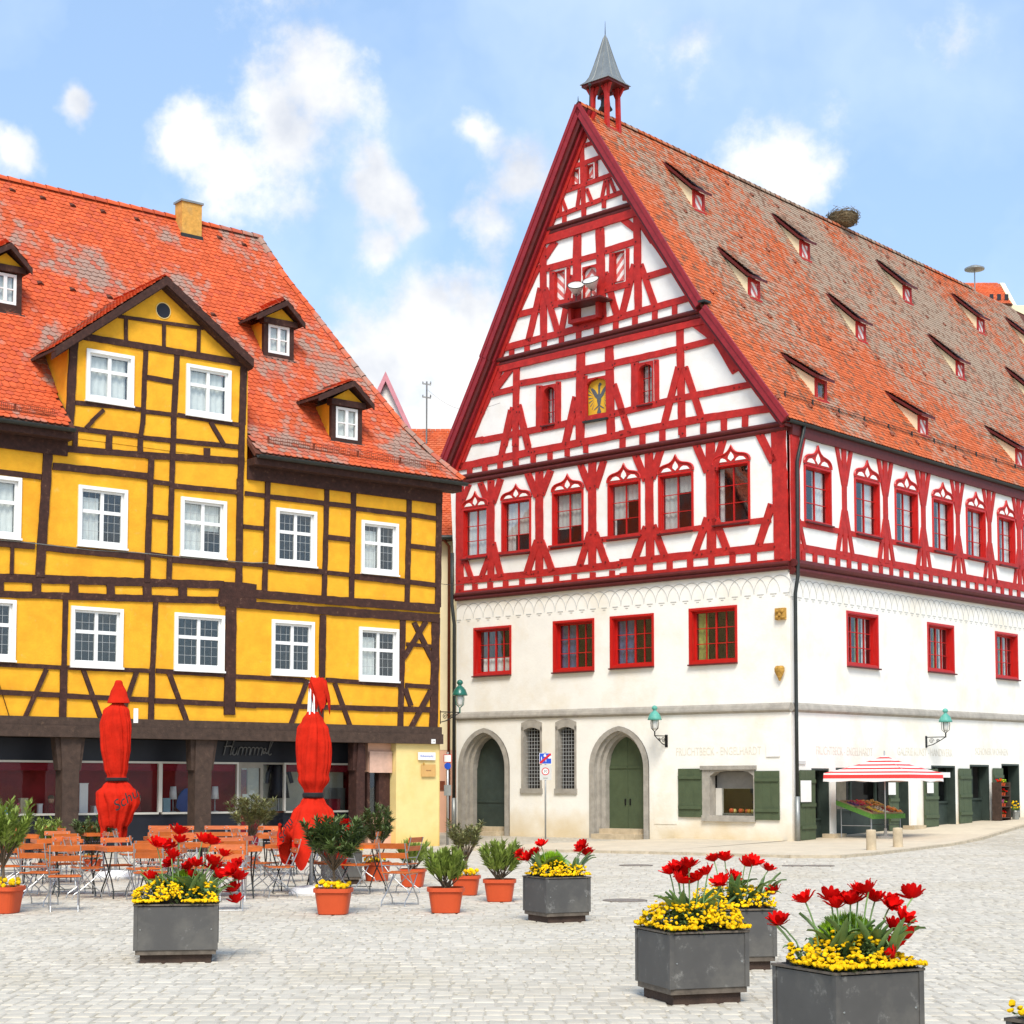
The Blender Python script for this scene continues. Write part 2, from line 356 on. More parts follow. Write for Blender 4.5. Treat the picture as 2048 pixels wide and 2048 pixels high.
MAT = dict(
    yplaster=M('yellow_plaster', (0.83, 0.405, 0.022), 0.9, 0.11, 3.0, bump=0.45, bscale=18, stain=(0.72, 0.29, 0.014), stain_amt=0.7, stain_scale=0.9, fleck=(0.80, 0.46, 0.10), fleck_amt=0.6, fleck_scale=4),
    ytimber=M('brown_timber', (0.050, 0.019, 0.013), 0.8, 0.35, 9.0, bump=0.5, bscale=35, fleck=(0.20, 0.12, 0.07), fleck_amt=0.55, fleck_scale=9),
    ytimber2=M('grey_brown_timber', (0.060, 0.036, 0.025), 0.8, 0.3, 7.0, bump=0.4, bscale=30, fleck=(0.16, 0.10, 0.06), fleck_amt=0.5, fleck_scale=6),
    palewall=M('pale_yellow_plaster', (0.80, 0.62, 0.26), 0.9, 0.05, 3.0, bump=0.15, stain=(0.74, 0.45, 0.10), stain_amt=0.35, stain_scale=0.9),
    white=M('white_paint', (0.84, 0.83, 0.80), 0.5, 0.03, 6.0),
    wplaster=M('white_plaster', (0.86, 0.85, 0.80), 0.9, 0.04, 2.0, bump=0.3, bscale=14, stain=(0.72, 0.67, 0.56), stain_amt=0.5, stain_scale=0.7),
    cplaster=M('cream_plaster', (0.87, 0.842, 0.765), 0.92, 0.04, 1.5, bump=0.3, bscale=12, stain=(0.74, 0.65, 0.48), stain_amt=0.5, stain_scale=0.6),
    rtimber=M('red_timber', (0.43, 0.017, 0.012), 0.6, 0.22, 5.0, bump=0.4, bscale=30, fleck=(0.45, 0.10, 0.06), fleck_amt=0.5, fleck_scale=10),
    rframe=M('red_window_paint', (0.50, 0.012, 0.008), 0.45, 0.08, 5.0, coat=0.1),
    maroon=M('maroon_moulding', (0.105, 0.014, 0.012), 0.55, 0.2, 6.0, bump=0.2, bscale=30),
    barge=M('crimson_bargeboard', (0.26, 0.016, 0.022), 0.5, 0.18, 4.0, bump=0.2, bscale=20),
    stone=M('grey_sandstone', (0.36, 0.33, 0.28), 0.9, 0.18, 4.0, bump=0.5, bscale=18, stain=(0.24, 0.22, 0.19), stain_amt=0.5),
    sandstone=M('tan_sandstone', (0.52, 0.42, 0.28), 0.9, 0.18, 4.0, bump=0.4, bscale=20),
    ochre=M('ochre_stone', (0.45, 0.25, 0.05), 0.9, 0.4, 14.0, bump=0.8, bscale=20),
    green=M('green_board', (0.070, 0.095, 0.048), 0.6, 0.12, 4.0, bump=0.2, bscale=20),
    dkgreen=M('dark_green_paint', (0.035, 0.05, 0.040), 0.55, 0.2, 3.0, bump=0.2),
    glass=glass_mat('window_glass', 0.03, (.94, .96, .95)), glass_hi=glass_mat('sky_glass', 0.09, (.92, .94, .93)), shopglass=glass_mat('shop_glass', 0.0, (0.95, 0.95, 0.95), fk=.35),
    lead=M('lead_came', (0.42, 0.43, 0.42), 0.5, 0.1, metal=0.2),
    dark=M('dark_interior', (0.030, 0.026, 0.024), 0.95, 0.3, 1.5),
    curtain_or_reflection=M('white_curtain_or_reflection', (0.84, 0.84, 0.82), 0.9, 0.06, 8.0),
    bluecurtain=M('blue_curtain', (0.10, 0.13, 0.26), 0.9, 0.2, 8.0),
    greencurtain=M('green_curtain', (0.35, 0.38, 0.10), 0.9, 0.25, 8.0),
    gutter=M('dark_metal_gutter', (0.040, 0.045, 0.042), 0.5, 0.2, 6.0, metal=0.5),
    iron=M('wrought_iron', (0.022, 0.022, 0.022), 0.5, 0.2, metal=0.6),
    zinc=M('zinc_sheet', (0.30, 0.31, 0.29), 0.45, 0.15, 3.0, metal=0.6),
    copper=M('brown_copper', (0.22, 0.060, 0.030), 0.45, 0.15, metal=0.4),
    steel=M('galvanised_steel', (0.42, 0.43, 0.43), 0.4, 0.1, metal=0.7),
    tiley=tile_mat('orange_tiles', (0.60, 0.105, 0.034), (0.30, 0.235, 0.19), (0.48, 0.085, 0.04), 0.85, 0.525, 0.63, (0.55, 0.55, 0.085), tvamt=0.10),
    tiler=tile_mat('weathered_tiles', (0.56, 0.13, 0.042), (0.34, 0.30, 0.225), (0.20, 0.10, 0.06), 0.85, 0.575, 0.74, (0.20, 0.20, 0.06), tvamt=0.20),
    tilen=tile_mat('newer_tiles', (0.64, 0.12, 0.035), (0.40, 0.16, 0.09), (0.50, 0.09, 0.03), 0.5, 0.5, 0.8),
    roofbase=M('roof_underlay', (0.11, 0.035, 0.020), 0.9, 0.3, 3.0),
    planter=M('planter_sheet', (0.088, 0.084, 0.078), 0.55, 0.10, 3.0, metal=0.15, stain=(0.15, 0.14, 0.12), stain_amt=0.8, stain_scale=2.2, fleck=(0.32, 0.31, 0.28), fleck_amt=0.5, fleck_scale=6),
    planteredge=M('worn_planter_edge', (0.13, 0.105, 0.08), 0.6, 0.35, 12.0, metal=0.2),
    soil=M('soil', (0.035, 0.024, 0.016), 0.95, 0.4, 20),
    terracotta=M('terracotta_pot', (0.56, 0.078, 0.020), 0.55, 0.06, 4.0, spec=0.3),
    wood=M('orange_slat', (0.52, 0.115, 0.018), 0.42, 0.18, 7.0, bump=0.15, obrand=0.14, coat=0.15),
    cloth=M('red_canvas', (0.52, 0.020, 0.008), 1.0, 0.16, 5.0, bump=0.5, bscale=14, spec=0.08),
    black=M('black_strap', (0.012, 0.012, 0.013), 0.7),
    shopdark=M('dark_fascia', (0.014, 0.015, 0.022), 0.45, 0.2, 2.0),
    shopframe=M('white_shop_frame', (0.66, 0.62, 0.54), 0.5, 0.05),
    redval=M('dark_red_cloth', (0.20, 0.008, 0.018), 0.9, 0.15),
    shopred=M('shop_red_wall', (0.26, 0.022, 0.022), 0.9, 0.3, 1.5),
    patina=M('green_patina', (0.10, 0.36, 0.29), 0.5, 0.2, 8.0), dkpatina=M('dark_green_enamel', (0.010, 0.12, 0.085), 0.35, 0.15, 6.0, coat=0.3),
    milk=M('milky_globe', (0.70, 0.70, 0.66), 0.3, 0.03),
    tulip=M('red_petal', (0.62, 0.003, 0.002), 0.75, 0.15, 30.0, obrand=0.2, spec=0.08),
    blossom=M('yellow_petal', (0.88, 0.50, 0.006), 0.8, 0.25, 45.0, obrand=0.25, spec=0.1, fleck=(0.80, 0.27, 0.004), fleck_amt=0.55, fleck_scale=25),
    leaf=M('dark_leaf', (0.085, 0.125, 0.032), 0.5, 0.45, 7.0, attr=True, obrand=0.30), leaf2=M('light_leaf', (0.21, 0.28, 0.045), 0.5, 0.4, 9.0, attr=True, obrand=0.28),
    leaf3=M('olive_leaf', (0.20, 0.20, 0.07), 0.5, 0.4, 9.0, attr=True, obrand=0.3), lime=M('lime_leaf', (0.28, 0.48, 0.02), 0.6, 0.35, 25.0, attr=True, obrand=0.25),
    tleaf=M('tulip_leaf', (0.19, 0.31, 0.10), 0.45, 0.25, 9.0, obrand=0.2), bark=M('bark', (0.13, 0.09, 0.055), 0.9, 0.3, 20),
    mwhite=M('matt_white', (0.80, 0.79, 0.76), 0.8, 0.04), blue=M('sign_blue', (0.012, 0.075, 0.50), 0.4, 0.03), red=M('sign_red', (0.55, 0.012, 0.02), 0.4, 0.03),
    ink=M('black_ink', (0.02, 0.02, 0.02), 0.6), faint=M('faded_lettering', (0.72, 0.68, 0.58), 0.9, 0.1), signgrey=M('sign_grey', (0.55, 0.55, 0.52), 0.5, 0.03),
    frieze=M('grey_frieze_paint', (0.50, 0.50, 0.47), 0.9, 0.15, 9.0), pinkwall=M('salmon_plaster', (0.72, 0.42, 0.29), 0.9, 0.06, 2.0), creamwall=M('alley_plaster', (0.80, 0.70, 0.46), 0.9, 0.05, 2.0),
    nest=M('dry_twigs', (0.16, 0.12, 0.065), 0.95, 0.5, 14.0), ochrewall=M('chimney_plaster', (0.62, 0.33, 0.07), 0.9, 0.2, 8.0, bump=0.6, bscale=25, stain=(0.40, 0.30, 0.14), stain_amt=0.5, stain_scale=2.5),
)
def splash(m, col, h):
    nt = m.node_tree; N = nt.nodes; L = nt.links; b = N['Principled BSDF']; src = b.inputs['Base Color'].links[0].from_socket
    tc = N.new('ShaderNodeTexCoord'); sp = N.new('ShaderNodeSeparateXYZ'); L.new(tc.outputs['Object'], sp.inputs[0])
    n = N.new('ShaderNodeTexNoise'); n.inputs['Scale'].default_value = 1.1; n.inputs['Detail'].default_value = 6; L.new(tc.outputs['Object'], n.inputs['Vector'])
    a = N.new('ShaderNodeMath'); a.operation = 'MULTIPLY_ADD'; L.new(n.outputs['Fac'], a.inputs[0]); a.inputs[1].default_value = -h*2.2; L.new(sp.outputs[2], a.inputs[2])
    r = N.new('ShaderNodeMapRange'); L.new(a.outputs[0], r.inputs[0]); r.inputs['From Min'].default_value = -h*1.2; r.inputs['From Max'].default_value = h*.15; r.inputs['To Min'].default_value = .75; r.inputs['To Max'].default_value = 0
    mx = N.new('ShaderNodeMix'); mx.data_type = 'RGBA'; L.new(r.outputs[0], mx.inputs[0]); L.new(src, mx.inputs[6]); mx.inputs[7].default_value = (*col, 1); L.new(mx.outputs[2], b.inputs['Base Color'])
splash(MAT['cplaster'], (.62, .47, .24), .8); splash(MAT['palewall'], (.72, .45, .10), .5)
def stripe_mat(name, ca, cb, freq, axis=(0, 0, 1), duty=0.5, chevron=None):
    m = bpy.data.materials.new(name); m.use_nodes = True
    nt = m.node_tree; N = nt.nodes; L = nt.links; b = N['Principled BSDF']; b.inputs['Roughness'].default_value = 0.7
    tc = N.new('ShaderNodeTexCoord'); src = tc.outputs['Object']
    if chevron is not None:
        ab = N.new('ShaderNodeVectorMath'); ab.operation = 'SUBTRACT'; L.new(src, ab.inputs[0]); ab.inputs[1].default_value = chevron
        a2 = N.new('ShaderNodeVectorMath'); a2.operation = 'ABSOLUTE'; L.new(ab.outputs[0], a2.inputs[0]); src = a2.outputs[0]
    dt = N.new('ShaderNodeVectorMath'); dt.operation = 'DOT_PRODUCT'; L.new(src, dt.inputs[0]); dt.inputs[1].default_value = axis
    mu = N.new('ShaderNodeMath'); mu.operation = 'MULTIPLY'; L.new(dt.outputs['Value'], mu.inputs[0]); mu.inputs[1].default_value = freq
    ad = N.new('ShaderNodeMath'); ad.operation = 'ADD'; L.new(mu.outputs[0], ad.inputs[0]); ad.inputs[1].default_value = 1000.0
    fr = N.new('ShaderNodeMath'); fr.operation = 'FRACT'; L.new(ad.outputs[0], fr.inputs[0])
    gt = N.new('ShaderNodeMath'); gt.operation = 'GREATER_THAN'; L.new(fr.outputs[0], gt.inputs[0]); gt.inputs[1].default_value = duty
    mx = N.new('ShaderNodeMix'); mx.data_type = 'RGBA'; L.new(gt.outputs[0], mx.inputs[0]); mx.inputs[6].default_value = (*ca, 1); mx.inputs[7].default_value = (*cb, 1)
    L.new(mx.outputs[2], b.inputs['Base Color']); return m
SHW, SHR = (0.82, 0.78, 0.74), (0.66, 0.16, 0.14)
MAT['stripe_a'] = stripe_mat('striped_shutter', SHW, SHR, 4.2, (0.72, 0.72, 0.72))
MAT['stripe_b'] = stripe_mat('striped_shutter_mirrored', SHW, SHR, 4.2, (0.72, -0.72, -0.72))
# ------------------------------------------------------------------ frames of the two houses
CX, CY, RDX, RDY = 0.0, 0.0, 0.0, -1.0
_c = WORLD.hit('z', 0.0, 1585, 1687)
_tF = -1.14
_n = math.hypot(_tF, 1.0)
CX, CY = _c.x, _c.y
RDX, RDY = 1.0 / _n, 1.14 / _n                # direction along the right-hand facade (away)
RED = Frame(CX, CY, math.atan2(-1.0, 1.14))
_y = WORLD.hit('z', 0.0, 879, 1692)
YEL = Frame(_y.x, _y.y, math.atan2(1.0, 1.2365))

# lichen settles on the upper, sheltered part of the long slope; the gable edge and the foot stay orange
def roof_zones(m):
    nt = m.node_tree; N = nt.nodes; L = nt.links
    geo = N.new('ShaderNodeNewGeometry'); dt = N.new('ShaderNodeVectorMath'); dt.operation = 'DOT_PRODUCT'; L.new(geo.outputs['Position'], dt.inputs[0]); dt.inputs[1].default_value = (RDX, RDY, 0)
    sx = N.new('ShaderNodeSeparateXYZ'); L.new(geo.outputs['Position'], sx.inputs[0])
    def mr(v, a, b, c, d):
        n = N.new('ShaderNodeMapRange'); n.interpolation_type = 'SMOOTHSTEP'; L.new(v, n.inputs[0]); n.inputs[1].default_value = a; n.inputs[2].default_value = b; n.inputs[3].default_value = c; n.inputs[4].default_value = d; return n.outputs[0]
    s0 = CX*RDX+CY*RDY
    # foot of the slope is later along the ridge, so the orange wedge by the gable is slanted
    ad = N.new('ShaderNodeMath'); ad.operation = 'MULTIPLY_ADD'; L.new(sx.outputs[2], ad.inputs[0]); ad.inputs[1].default_value = 0.35; L.new(dt.outputs['Value'], ad.inputs[2])
    e = mr(ad.outputs[0], s0+6.2, s0+9.5, -0.12, 0.065); z = mr(sx.outputs[2], 13.5, 19.0, -0.08, 0.025)
    a = N.new('ShaderNodeMath'); a.operation = 'ADD'; L.new(e, a.inputs[0]); L.new(z, a.inputs[1])
    b = N.new('ShaderNodeMath'); b.operation = 'ADD'; L.new(a.outputs[0], b.inputs[0]); L.new(N['zone'].outputs[0], b.inputs[1]); L.new(b.outputs[0], N['amount'].inputs[0])
roof_zones(MAT['tiler'])
class Facade:
    def __init__(s, fr, side): s.fr = fr; s.side = side
    def uv(s, px, py, d=0.0):
        if s.side == 'F': p = s.fr.hit('y', -d, px, py); return (p.x, p.z)
        p = s.fr.hit('x', d, px, py); return (p.y, p.z)
    def m(s, u, z, d):
        return (u, -d, z) if s.side == 'F' else (d, u, z)
    def rect(s, pts, d=0.0):
        q = [s.uv(*p, d) for p in pts]
        if len(q) == 2: return (q[0][0], q[1][0], q[1][1], q[0][1])
        us = sorted(a for a, _ in q); zs = sorted(b for _, b in q)
        return ((us[0]+us[1])/2, (us[2]+us[3])/2, (zs[0]+zs[1])/2, (zs[2]+zs[3])/2)
    def box(s, mb, u0, u1, z0, z1, d0, d1, a=0.0):
        c = [s.m(u, z, d) for d in (d0, d1) for (u, z) in ((u0,z0),(u1,z0),(u1,z1),(u0,z1))]
        mb.add(c, [(3,2,1,0),(4,5,6,7),(0,1,5,4),(1,2,6,5),(2,3,7,6),(3,0,4,7)], a)
    def prism(s, mb, poly, d0, d1, a=0.0):
        mb.loft([[s.m(u, z, d0) for u, z in poly], [s.m(u, z, d1) for u, z in poly]], a=a)
FF, FR, FY = Facade(RED, 'F'), Facade(RED, 'R'), Facade(YEL, 'F')

_tick = [0]
def timber(parent, fac, p, q, w, d0, d1, mat, name='timber', jit=0.0, d=None, k=1.0):
    """a beam traced by its centre line and width in pixels, laid on the facade plane"""
    _tick[0] = (_tick[0] + 1) % 23
    d1 = d1 + _tick[0] * 0.0009
    dd = d1 if d is None else d
    dx, dy = q[0]-p[0], q[1]-p[1]; ln = math.hypot(dx, dy) or 1.0
    nx, ny = -dy/ln*w/2, dx/ln*w/2
    n = max(1, int(ln / 14)) if jit else 1
    A, B = [], []
    for i in range(n+1):
        t = i/n; x, y = p[0]+dx*t, p[1]+dy*t
        ja, jb = (ru(-jit, jit), ru(-jit, jit)) if jit else (0, 0)
        A.append(fac.uv(x+nx*(1+ja), y+ny*(1+ja), dd)); B.append(fac.uv(x-nx*(1+jb), y-ny*(1+jb), dd))
    poly = A + B[::-1]
    mb = MB(); fac.prism(mb, poly, d0, d1)
    return mb.build(name, mat, parent)

def clip_half(poly, a, b):
    out = []
    f = lambda p: (b[0]-a[0])*(p[1]-a[1]) - (b[1]-a[1])*(p[0]-a[0])
    for i in range(len(poly)):
        p, q = poly[i], poly[(i+1) % len(poly)]; fp, fq = f(p), f(q)
        if fp >= 0: out.append(p)
        if fp * fq < 0:
            t = fp/(fp-fq); out.append((p[0]+(q[0]-p[0])*t, p[1]+(q[1]-p[1])*t))
    return out
def wall(name, parent, fac, poly, holes, mat, d=0.0):
    """wall sheet over a convex outline (counter-clockwise in u,z), with window openings left out"""
    us = sorted(set([min(p[0] for p in poly), max(p[0] for p in poly)] + [h[i] for h in holes for i in (0, 1)]))
    zs = sorted(set([min(p[1] for p in poly), max(p[1] for p in poly)] + [h[i] for h in holes for i in (2, 3)]))
    mb = MB()
    for i in range(len(us)-1):
        for j in range(len(zs)-1):
            cu, cz = (us[i]+us[i+1])/2, (zs[j]+zs[j+1])/2
            if any(h[0] < cu < h[1] and h[2] < cz < h[3] for h in holes): continue
            c = [(us[i],zs[j]),(us[i+1],zs[j]),(us[i+1],zs[j+1]),(us[i],zs[j+1])]
            for k in range(len(poly)):
                c = clip_half(c, poly[k], poly[(k+1) % len(poly)])
                if len(c) < 3: break
            if len(c) >= 3: mb.add([fac.m(u, z, d) for u, z in c], [tuple(range(len(c)))])
    return mb.build(name, mat, parent)

def curtain_or_reflection(parent, fac, u0, u1, z0, z1, d, mat, amp=0.02, name='curtain_or_reflection'):
    mb = MB(); n = max(4, int((u1-u0)/0.05)); a, b = [], []
    for i in range(n+1):
        u = u0+(u1-u0)*i/n; dd = d + amp*math.sin(i*1.9)
        a.append(fac.m(u, z0, dd)); b.append(fac.m(u, z1, dd))
    mb.loft([a, b], False, False, closed=False)
    return mb.build(name, mat, parent, smooth=True, recalc=False)

def window(parent, fac, r, depth, cols, rows, mfr, casing=0.06, proud=0.03, sash=0.05, bar=0.028, mull=0.05, lining=0.03, glass='glass',
           sill=None, lead=None, transom=None, base=0.0, curt=None, name='window', label=None, side_cas=True):
    """window frame as a part, its panes, sill, leading and curtain as sub-parts. r=(u0,u1,z0,z1); base = wall plane"""
    u0, u1, z0, z1 = r; mb = MB(); B = lambda *a: fac.box(mb, *a)
    f, dp = base+proud, base-depth
    if casing:
        B(u0-casing, u0, z0-casing, z1+casing, base-0.02, f); B(u1, u1+casing, z0-casing, z1+casing, base-0.02, f)
        B(u0, u1, z1, z1+casing, base-0.02, f); B(u0, u1, z0-casing, z0, base-0.02, f)
    if depth > 0.05:
        B(u0, u0+lining, z0, z1, dp-0.04, base-0.002); B(u1-lining, u1, z0, z1, dp-0.04, base-0.002)
        B(u0+lining, u1-lining, z1-lining, z1, dp-0.04, base-0.002); B(u0+lining, u1-lining, z0, z0+lining, dp-0.04, base-0.002)
        a0, a1, b0, b1 = u0+lining, u1-lining, z0+lining, z1-lining
    else: a0, a1, b0, b1 = u0, u1, z0, z1
    s0, s1 = dp-0.03, dp+0.025
    B(a0, a0+sash, b0, b1, s0, s1); B(a1-sash, a1, b0, b1, s0, s1)
    B(a0+sash, a1-sash, b0, b0+sash, s0, s1); B(a0+sash, a1-sash, b1-sash, b1, s0, s1)
    g0, g1, h0, h1 = a0+sash, a1-sash, b0+sash, b1-sash
    us = [g0+(g1-g0)*i/cols for i in range(cols+1)]; zs = [h0+(h1-h0)*i/rows for i in range(rows+1)]
    if transom: zs = [h0, h0+(h1-h0)*transom, h1]
    hw = lambda i: (mull if (cols % 2 == 0 and i == cols//2) else bar)/2
    vw = lambda j: (mull if transom else bar)/2
    for i in range(1, cols): B(us[i]-hw(i), us[i]+hw(i), h0, h1, s0+0.004, s1+0.006)
    for j in range(1, rows):
        for i in range(cols):
            B(us[i]+(hw(i) if i else 0), us[i+1]-(hw(i+1) if i+1 < cols else 0), zs[j]-vw(j), zs[j]+vw(j), s0+0.006, s1)
    w = mb.build(name, mfr, parent)
    if label: w['label'] = label
    for i in range(cols):
        for j in range(rows):
            pb = MB()
            fac.box(pb, us[i]+(hw(i) if i else -0.004), us[i+1]-(hw(i+1) if i+1 < cols else -0.004), zs[j]+(vw(j) if j else -0.004), zs[j+1]-(vw(j+1) if j+1 < rows else -0.004), dp-0.010, dp-0.004)
            pb.build('pane', MAT[glass], w)
    if lead:
        lb = MB(); nu, nz = lead
        for i in range(1, nu): u = g0+(g1-g0)*i/nu; fac.box(lb, u-0.0045, u+0.0045, h0, h1, dp-0.003, dp+0.003)
        for j in range(1, nz): z = h0+(h1-h0)*j/nz; fac.box(lb, g0, g1, z-0.0045, z+0.0045, dp-0.0025, dp+0.0035)
        lb.build('leading', MAT['lead'], w)
    if sill:
        sb = MB(); fac.box(sb, u0-casing, u1+casing, z0-casing-0.045, z0-casing-0.002, base-0.02, base+proud+0.09)
        sb.build('sill', MAT[sill], w)
    for c in (curt or []):
        m_, f0, f1, k0, k1 = c
        curtain_or_reflection(w, fac, g0+(g1-g0)*f0, g0+(g1-g0)*f1, h0+(h1-h0)*k0, h0+(h1-h0)*k1, dp-0.09, MAT[m_])
    return w

# ------------------------------------------------------------------ tiled slopes
def tile_prof(tw, L):
    w = tw*0.97
    return [(-w/2, L), (-w/2, 0.30*w), (-0.30*w, 0.085*w), (0, 0), (0.30*w, 0.085*w), (w/2, 0.30*w), (w/2, L)]
def tile_slope(O, A, B, len_b, a_lo, a_hi, tw, eh, mat, parent, name='roof_tiles', singles=0, skip=None, start=0, near=None, flip=0):
    """beaver-tail tiles: rows up the slope, every tile real; the largest can be objects of their own"""
    O, A, B = Vector(O), Vector(A).normalized(), Vector(B).normalized(); Nn = A.cross(B).normalized()
    if Nn.z < 0: Nn = -Nn
    L = eh*1.75; prof = tile_prof(tw, L); mb = MB(); rows = int(len_b/eh); lst = []
    for i in range(rows+1):
        b = i*eh
        lo, hi = a_lo(b), a_hi(b); off = (i % 2)*tw*0.5
        k0 = int(math.floor((lo-off)/tw)); k1 = int(math.ceil((hi-off)/tw))
        for k in range(k0, k1+1):
            a = off+k*tw
            if a < lo or a > hi: continue
            if skip and skip(a, b): continue
            lst.append((a, b))
    if singles:
        key = near or (lambda a, b: b)
        lst.sort(key=lambda t: key(*t))
    for (a, b) in lst[singles:]:
        ja, jb, jh = ru(-.004,.004), ru(-.006,.006), ru(0,.008)
        tp, sk = [], []
        for (x, y) in prof:
            h = 0.012+0.034*(1-y/L)+jh
            p = O+A*(a+x+ja)+B*(b+y+jb); tp.append(p+Nn*h); sk.append(p+Nn*(h-0.022))
        n = len(prof)
        vs = tp+sk[1:n-1]
        fs = [tuple(range(n))]
        for q in range(1, n-2): fs.append((q, n+q-1, n+q, q+1))
        mb.add(vs, fs, R_())
    o = mb.build(name, mat, parent, recalc=False, attr=True, kind='stuff')
    if singles:
        one = MB(); tp, sk = [], []
        for (x, y) in prof:
            h = 0.012+0.034*(1-y/L); tp.append((x, y, h)); sk.append((x, y, h-0.022))
        n = len(prof); fs = [tuple(range(n))]
        for q in range(1, n-2): fs.append((q, n+q-1, n+q, q+1))
        one.add(tp+sk[1:n-1], fs); me = one.mesh('roof_tile', mat, recalc=False)
        rot = Matrix((A, B, Nn)).transposed().to_euler()
        for (a, b) in lst[:singles]:
            obj('roof_tile', me, parent, O+A*(a+ru(-.004,.004))+B*(b+ru(-.006,.006))+Nn*ru(0,.008), rot)
    return o
# ================================================================== ground
ground_mat = None
def make_ground():
    m = bpy.data.materials.new('sett_paving'); m.use_nodes = True
    nt = m.node_tree; N = nt.nodes; L = nt.links; b = N['Principled BSDF']; b.inputs['Roughness'].default_value = 0.85; b.inputs['Specular IOR Level'].default_value = 0.25
    geo = N.new('ShaderNodeNewGeometry')
    mp = N.new('ShaderNodeMapping'); L.new(geo.outputs['Position'], mp.inputs[0]); mp.inputs['Scale'].default_value = (6.0, 3.2, 0.01)
    vo = N.new('ShaderNodeTexVoronoi'); vo.feature = 'DISTANCE_TO_EDGE'; vo.inputs['Scale'].default_value = 1.0; vo.inputs['Randomness'].default_value = 0.7; L.new(mp.outputs[0], vo.inputs['Vector'])
    vc = N.new('ShaderNodeTexVoronoi'); vc.inputs['Scale'].default_value = 1.0; vc.inputs['Randomness'].default_value = 0.7; L.new(mp.outputs[0], vc.inputs['Vector'])
    n1 = N.new('ShaderNodeTexNoise'); n1.inputs['Scale'].default_value = 0.35; n1.inputs['Detail'].default_value = 6; L.new(geo.outputs['Position'], n1.inputs['Vector'])
    r1 = N.new('ShaderNodeValToRGB'); L.new(n1.outputs['Fac'], r1.inputs[0])
    r1.color_ramp.elements[0].position = 0.35; r1.color_ramp.elements[0].color = (0.44, 0.40, 0.325, 1)
    r1.color_ramp.elements[1].position = 0.65; r1.color_ramp.elements[1].color = (0.53, 0.485, 0.395, 1)
    hs = N.new('ShaderNodeHueSaturation'); L.new(r1.outputs[0], hs.inputs['Color'])
    sp = N.new('ShaderNodeSeparateColor'); L.new(vc.outputs['Color'], sp.inputs[0])
    mr = N.new('ShaderNodeMapRange'); L.new(sp.outputs[0], mr.inputs[0]); mr.inputs['To Min'].default_value = 0.86; mr.inputs['To Max'].default_value = 1.12; L.new(mr.outputs[0], hs.inputs['Value'])
    jt = N.new('ShaderNodeMapRange'); L.new(vo.outputs['Distance'], jt.inputs[0]); jt.inputs['From Max'].default_value = 0.07
    mx = N.new('ShaderNodeMix'); mx.data_type = 'RGBA'; L.new(jt.outputs[0], mx.inputs[0]); mx.inputs[6].default_value = (0.41, 0.355, 0.25, 1); L.new(hs.outputs[0], mx.inputs[7])
    L.new(mx.outputs[2], b.inputs['Base Color'])
    bp = N.new('ShaderNodeBump'); bp.inputs['Strength'].default_value = 0.4; bp.inputs['Distance'].default_value = 0.02; L.new(jt.outputs[0], bp.inputs['Height']); L.new(bp.outputs[0], b.inputs['Normal'])
    mb = MB()
    xs = [-2500, -600, -200, -90, -50, -30, -20] + [-14 + i*2 for i in range(28)] + [50, 70, 100, 200, 600, 2500]
    ys = [-2500, -600, -100, -30, -10, 0] + [4 + i*2.5 for i in range(36)] + [100, 130, 200, 500, 1200, 2500]
    for y in ys:
        for x in xs: mb.v.append((x, y, min(2.0, terrain(x, y)) if y > 5 else 0.0))
    n = len(xs)
    for j in range(len(ys)-1):
        for i in range(n-1): mb.f.append((j*n+i, j*n+i+1, (j+1)*n+i+1, (j+1)*n+i)); mb.a.append(0)
    g = mb.build('ground', m, recalc=False, kind='structure')
    # setts near the camera are real stones
    sm = M('sett_stone', (0.52, 0.475, 0.39), 0.85, 0.12, 5.0, bump=0.3, bscale=40, obrand=0.08, attr=True, stain=(0.42, 0.36, 0.25), stain_amt=0.45, stain_scale=0.45, spec=0.25)
    st = []; y = 11.2; r = 0
    while y < 47.0:
        dy = 0.235+0.015*math.sin(r*1.7) + (0.05 if y > 20 else 0.0)+(0.06 if y > 30 else 0.0); half = 0.305*y+3.5
        x = -half + ru(-.2, 0)
        while x < half:
            dx = ru(0.105, 0.175) if y < 20 else (ru(0.13, 0.20) if y < 30 else ru(.16, .26))
            wob = 0.06*math.sin(x*0.7+0.25*math.sin(y*0.4)*3+y*0.12)+0.05*math.sin(x*2.1+y)
            st.append((x, y+wob, dx, dy)); x += dx
        y += dy; r += 1
    def stone(mb, x, y, dx, dy, a):
        g = 0.007; hx, hy = dx/2-g, dy/2-g
        j = lambda k: ru(-k, k)
        lo = [(x-hx+j(.006), y-hy+j(.006), 0.001), (x+hx+j(.006), y-hy+j(.006), 0.001), (x+hx+j(.006), y+hy+j(.006), 0.001), (x-hx+j(.006), y+hy+j(.006), 0.001)]
        t = ru(0.007, 0.012); k = 0.011
        hi = [(lo[0][0]+k, lo[0][1]+k, t+j(.002)), (lo[1][0]-k, lo[1][1]+k, t+j(.002)), (lo[2][0]-k, lo[2][1]-k, t+j(.002)), (lo[3][0]+k, lo[3][1]-k, t+j(.002))]
        mb.add(lo+hi, [(4,5,6,7),(0,1,5,4),(1,2,6,5),(2,3,7,6),(3,0,4,7)], a)
    st.sort(key=lambda s: s[1] if abs(s[0]) < 0.30*s[1] and s[1] > 12.0 else 1e3)
    variants = []
    for i in range(8):
        mb = MB(); stone(mb, 0, 0, 0.14, 0.235, 0); variants.append(mb.mesh('sett', sm, recalc=False))
    for (x, y, dx, dy) in st[:300]:
        obj('sett', random.choice(variants), g, (x, y, 0), (0, 0, ru(-.03, .03)), (dx/0.14, dy/0.235, ru(.85, 1.1)))
    mb = MB()
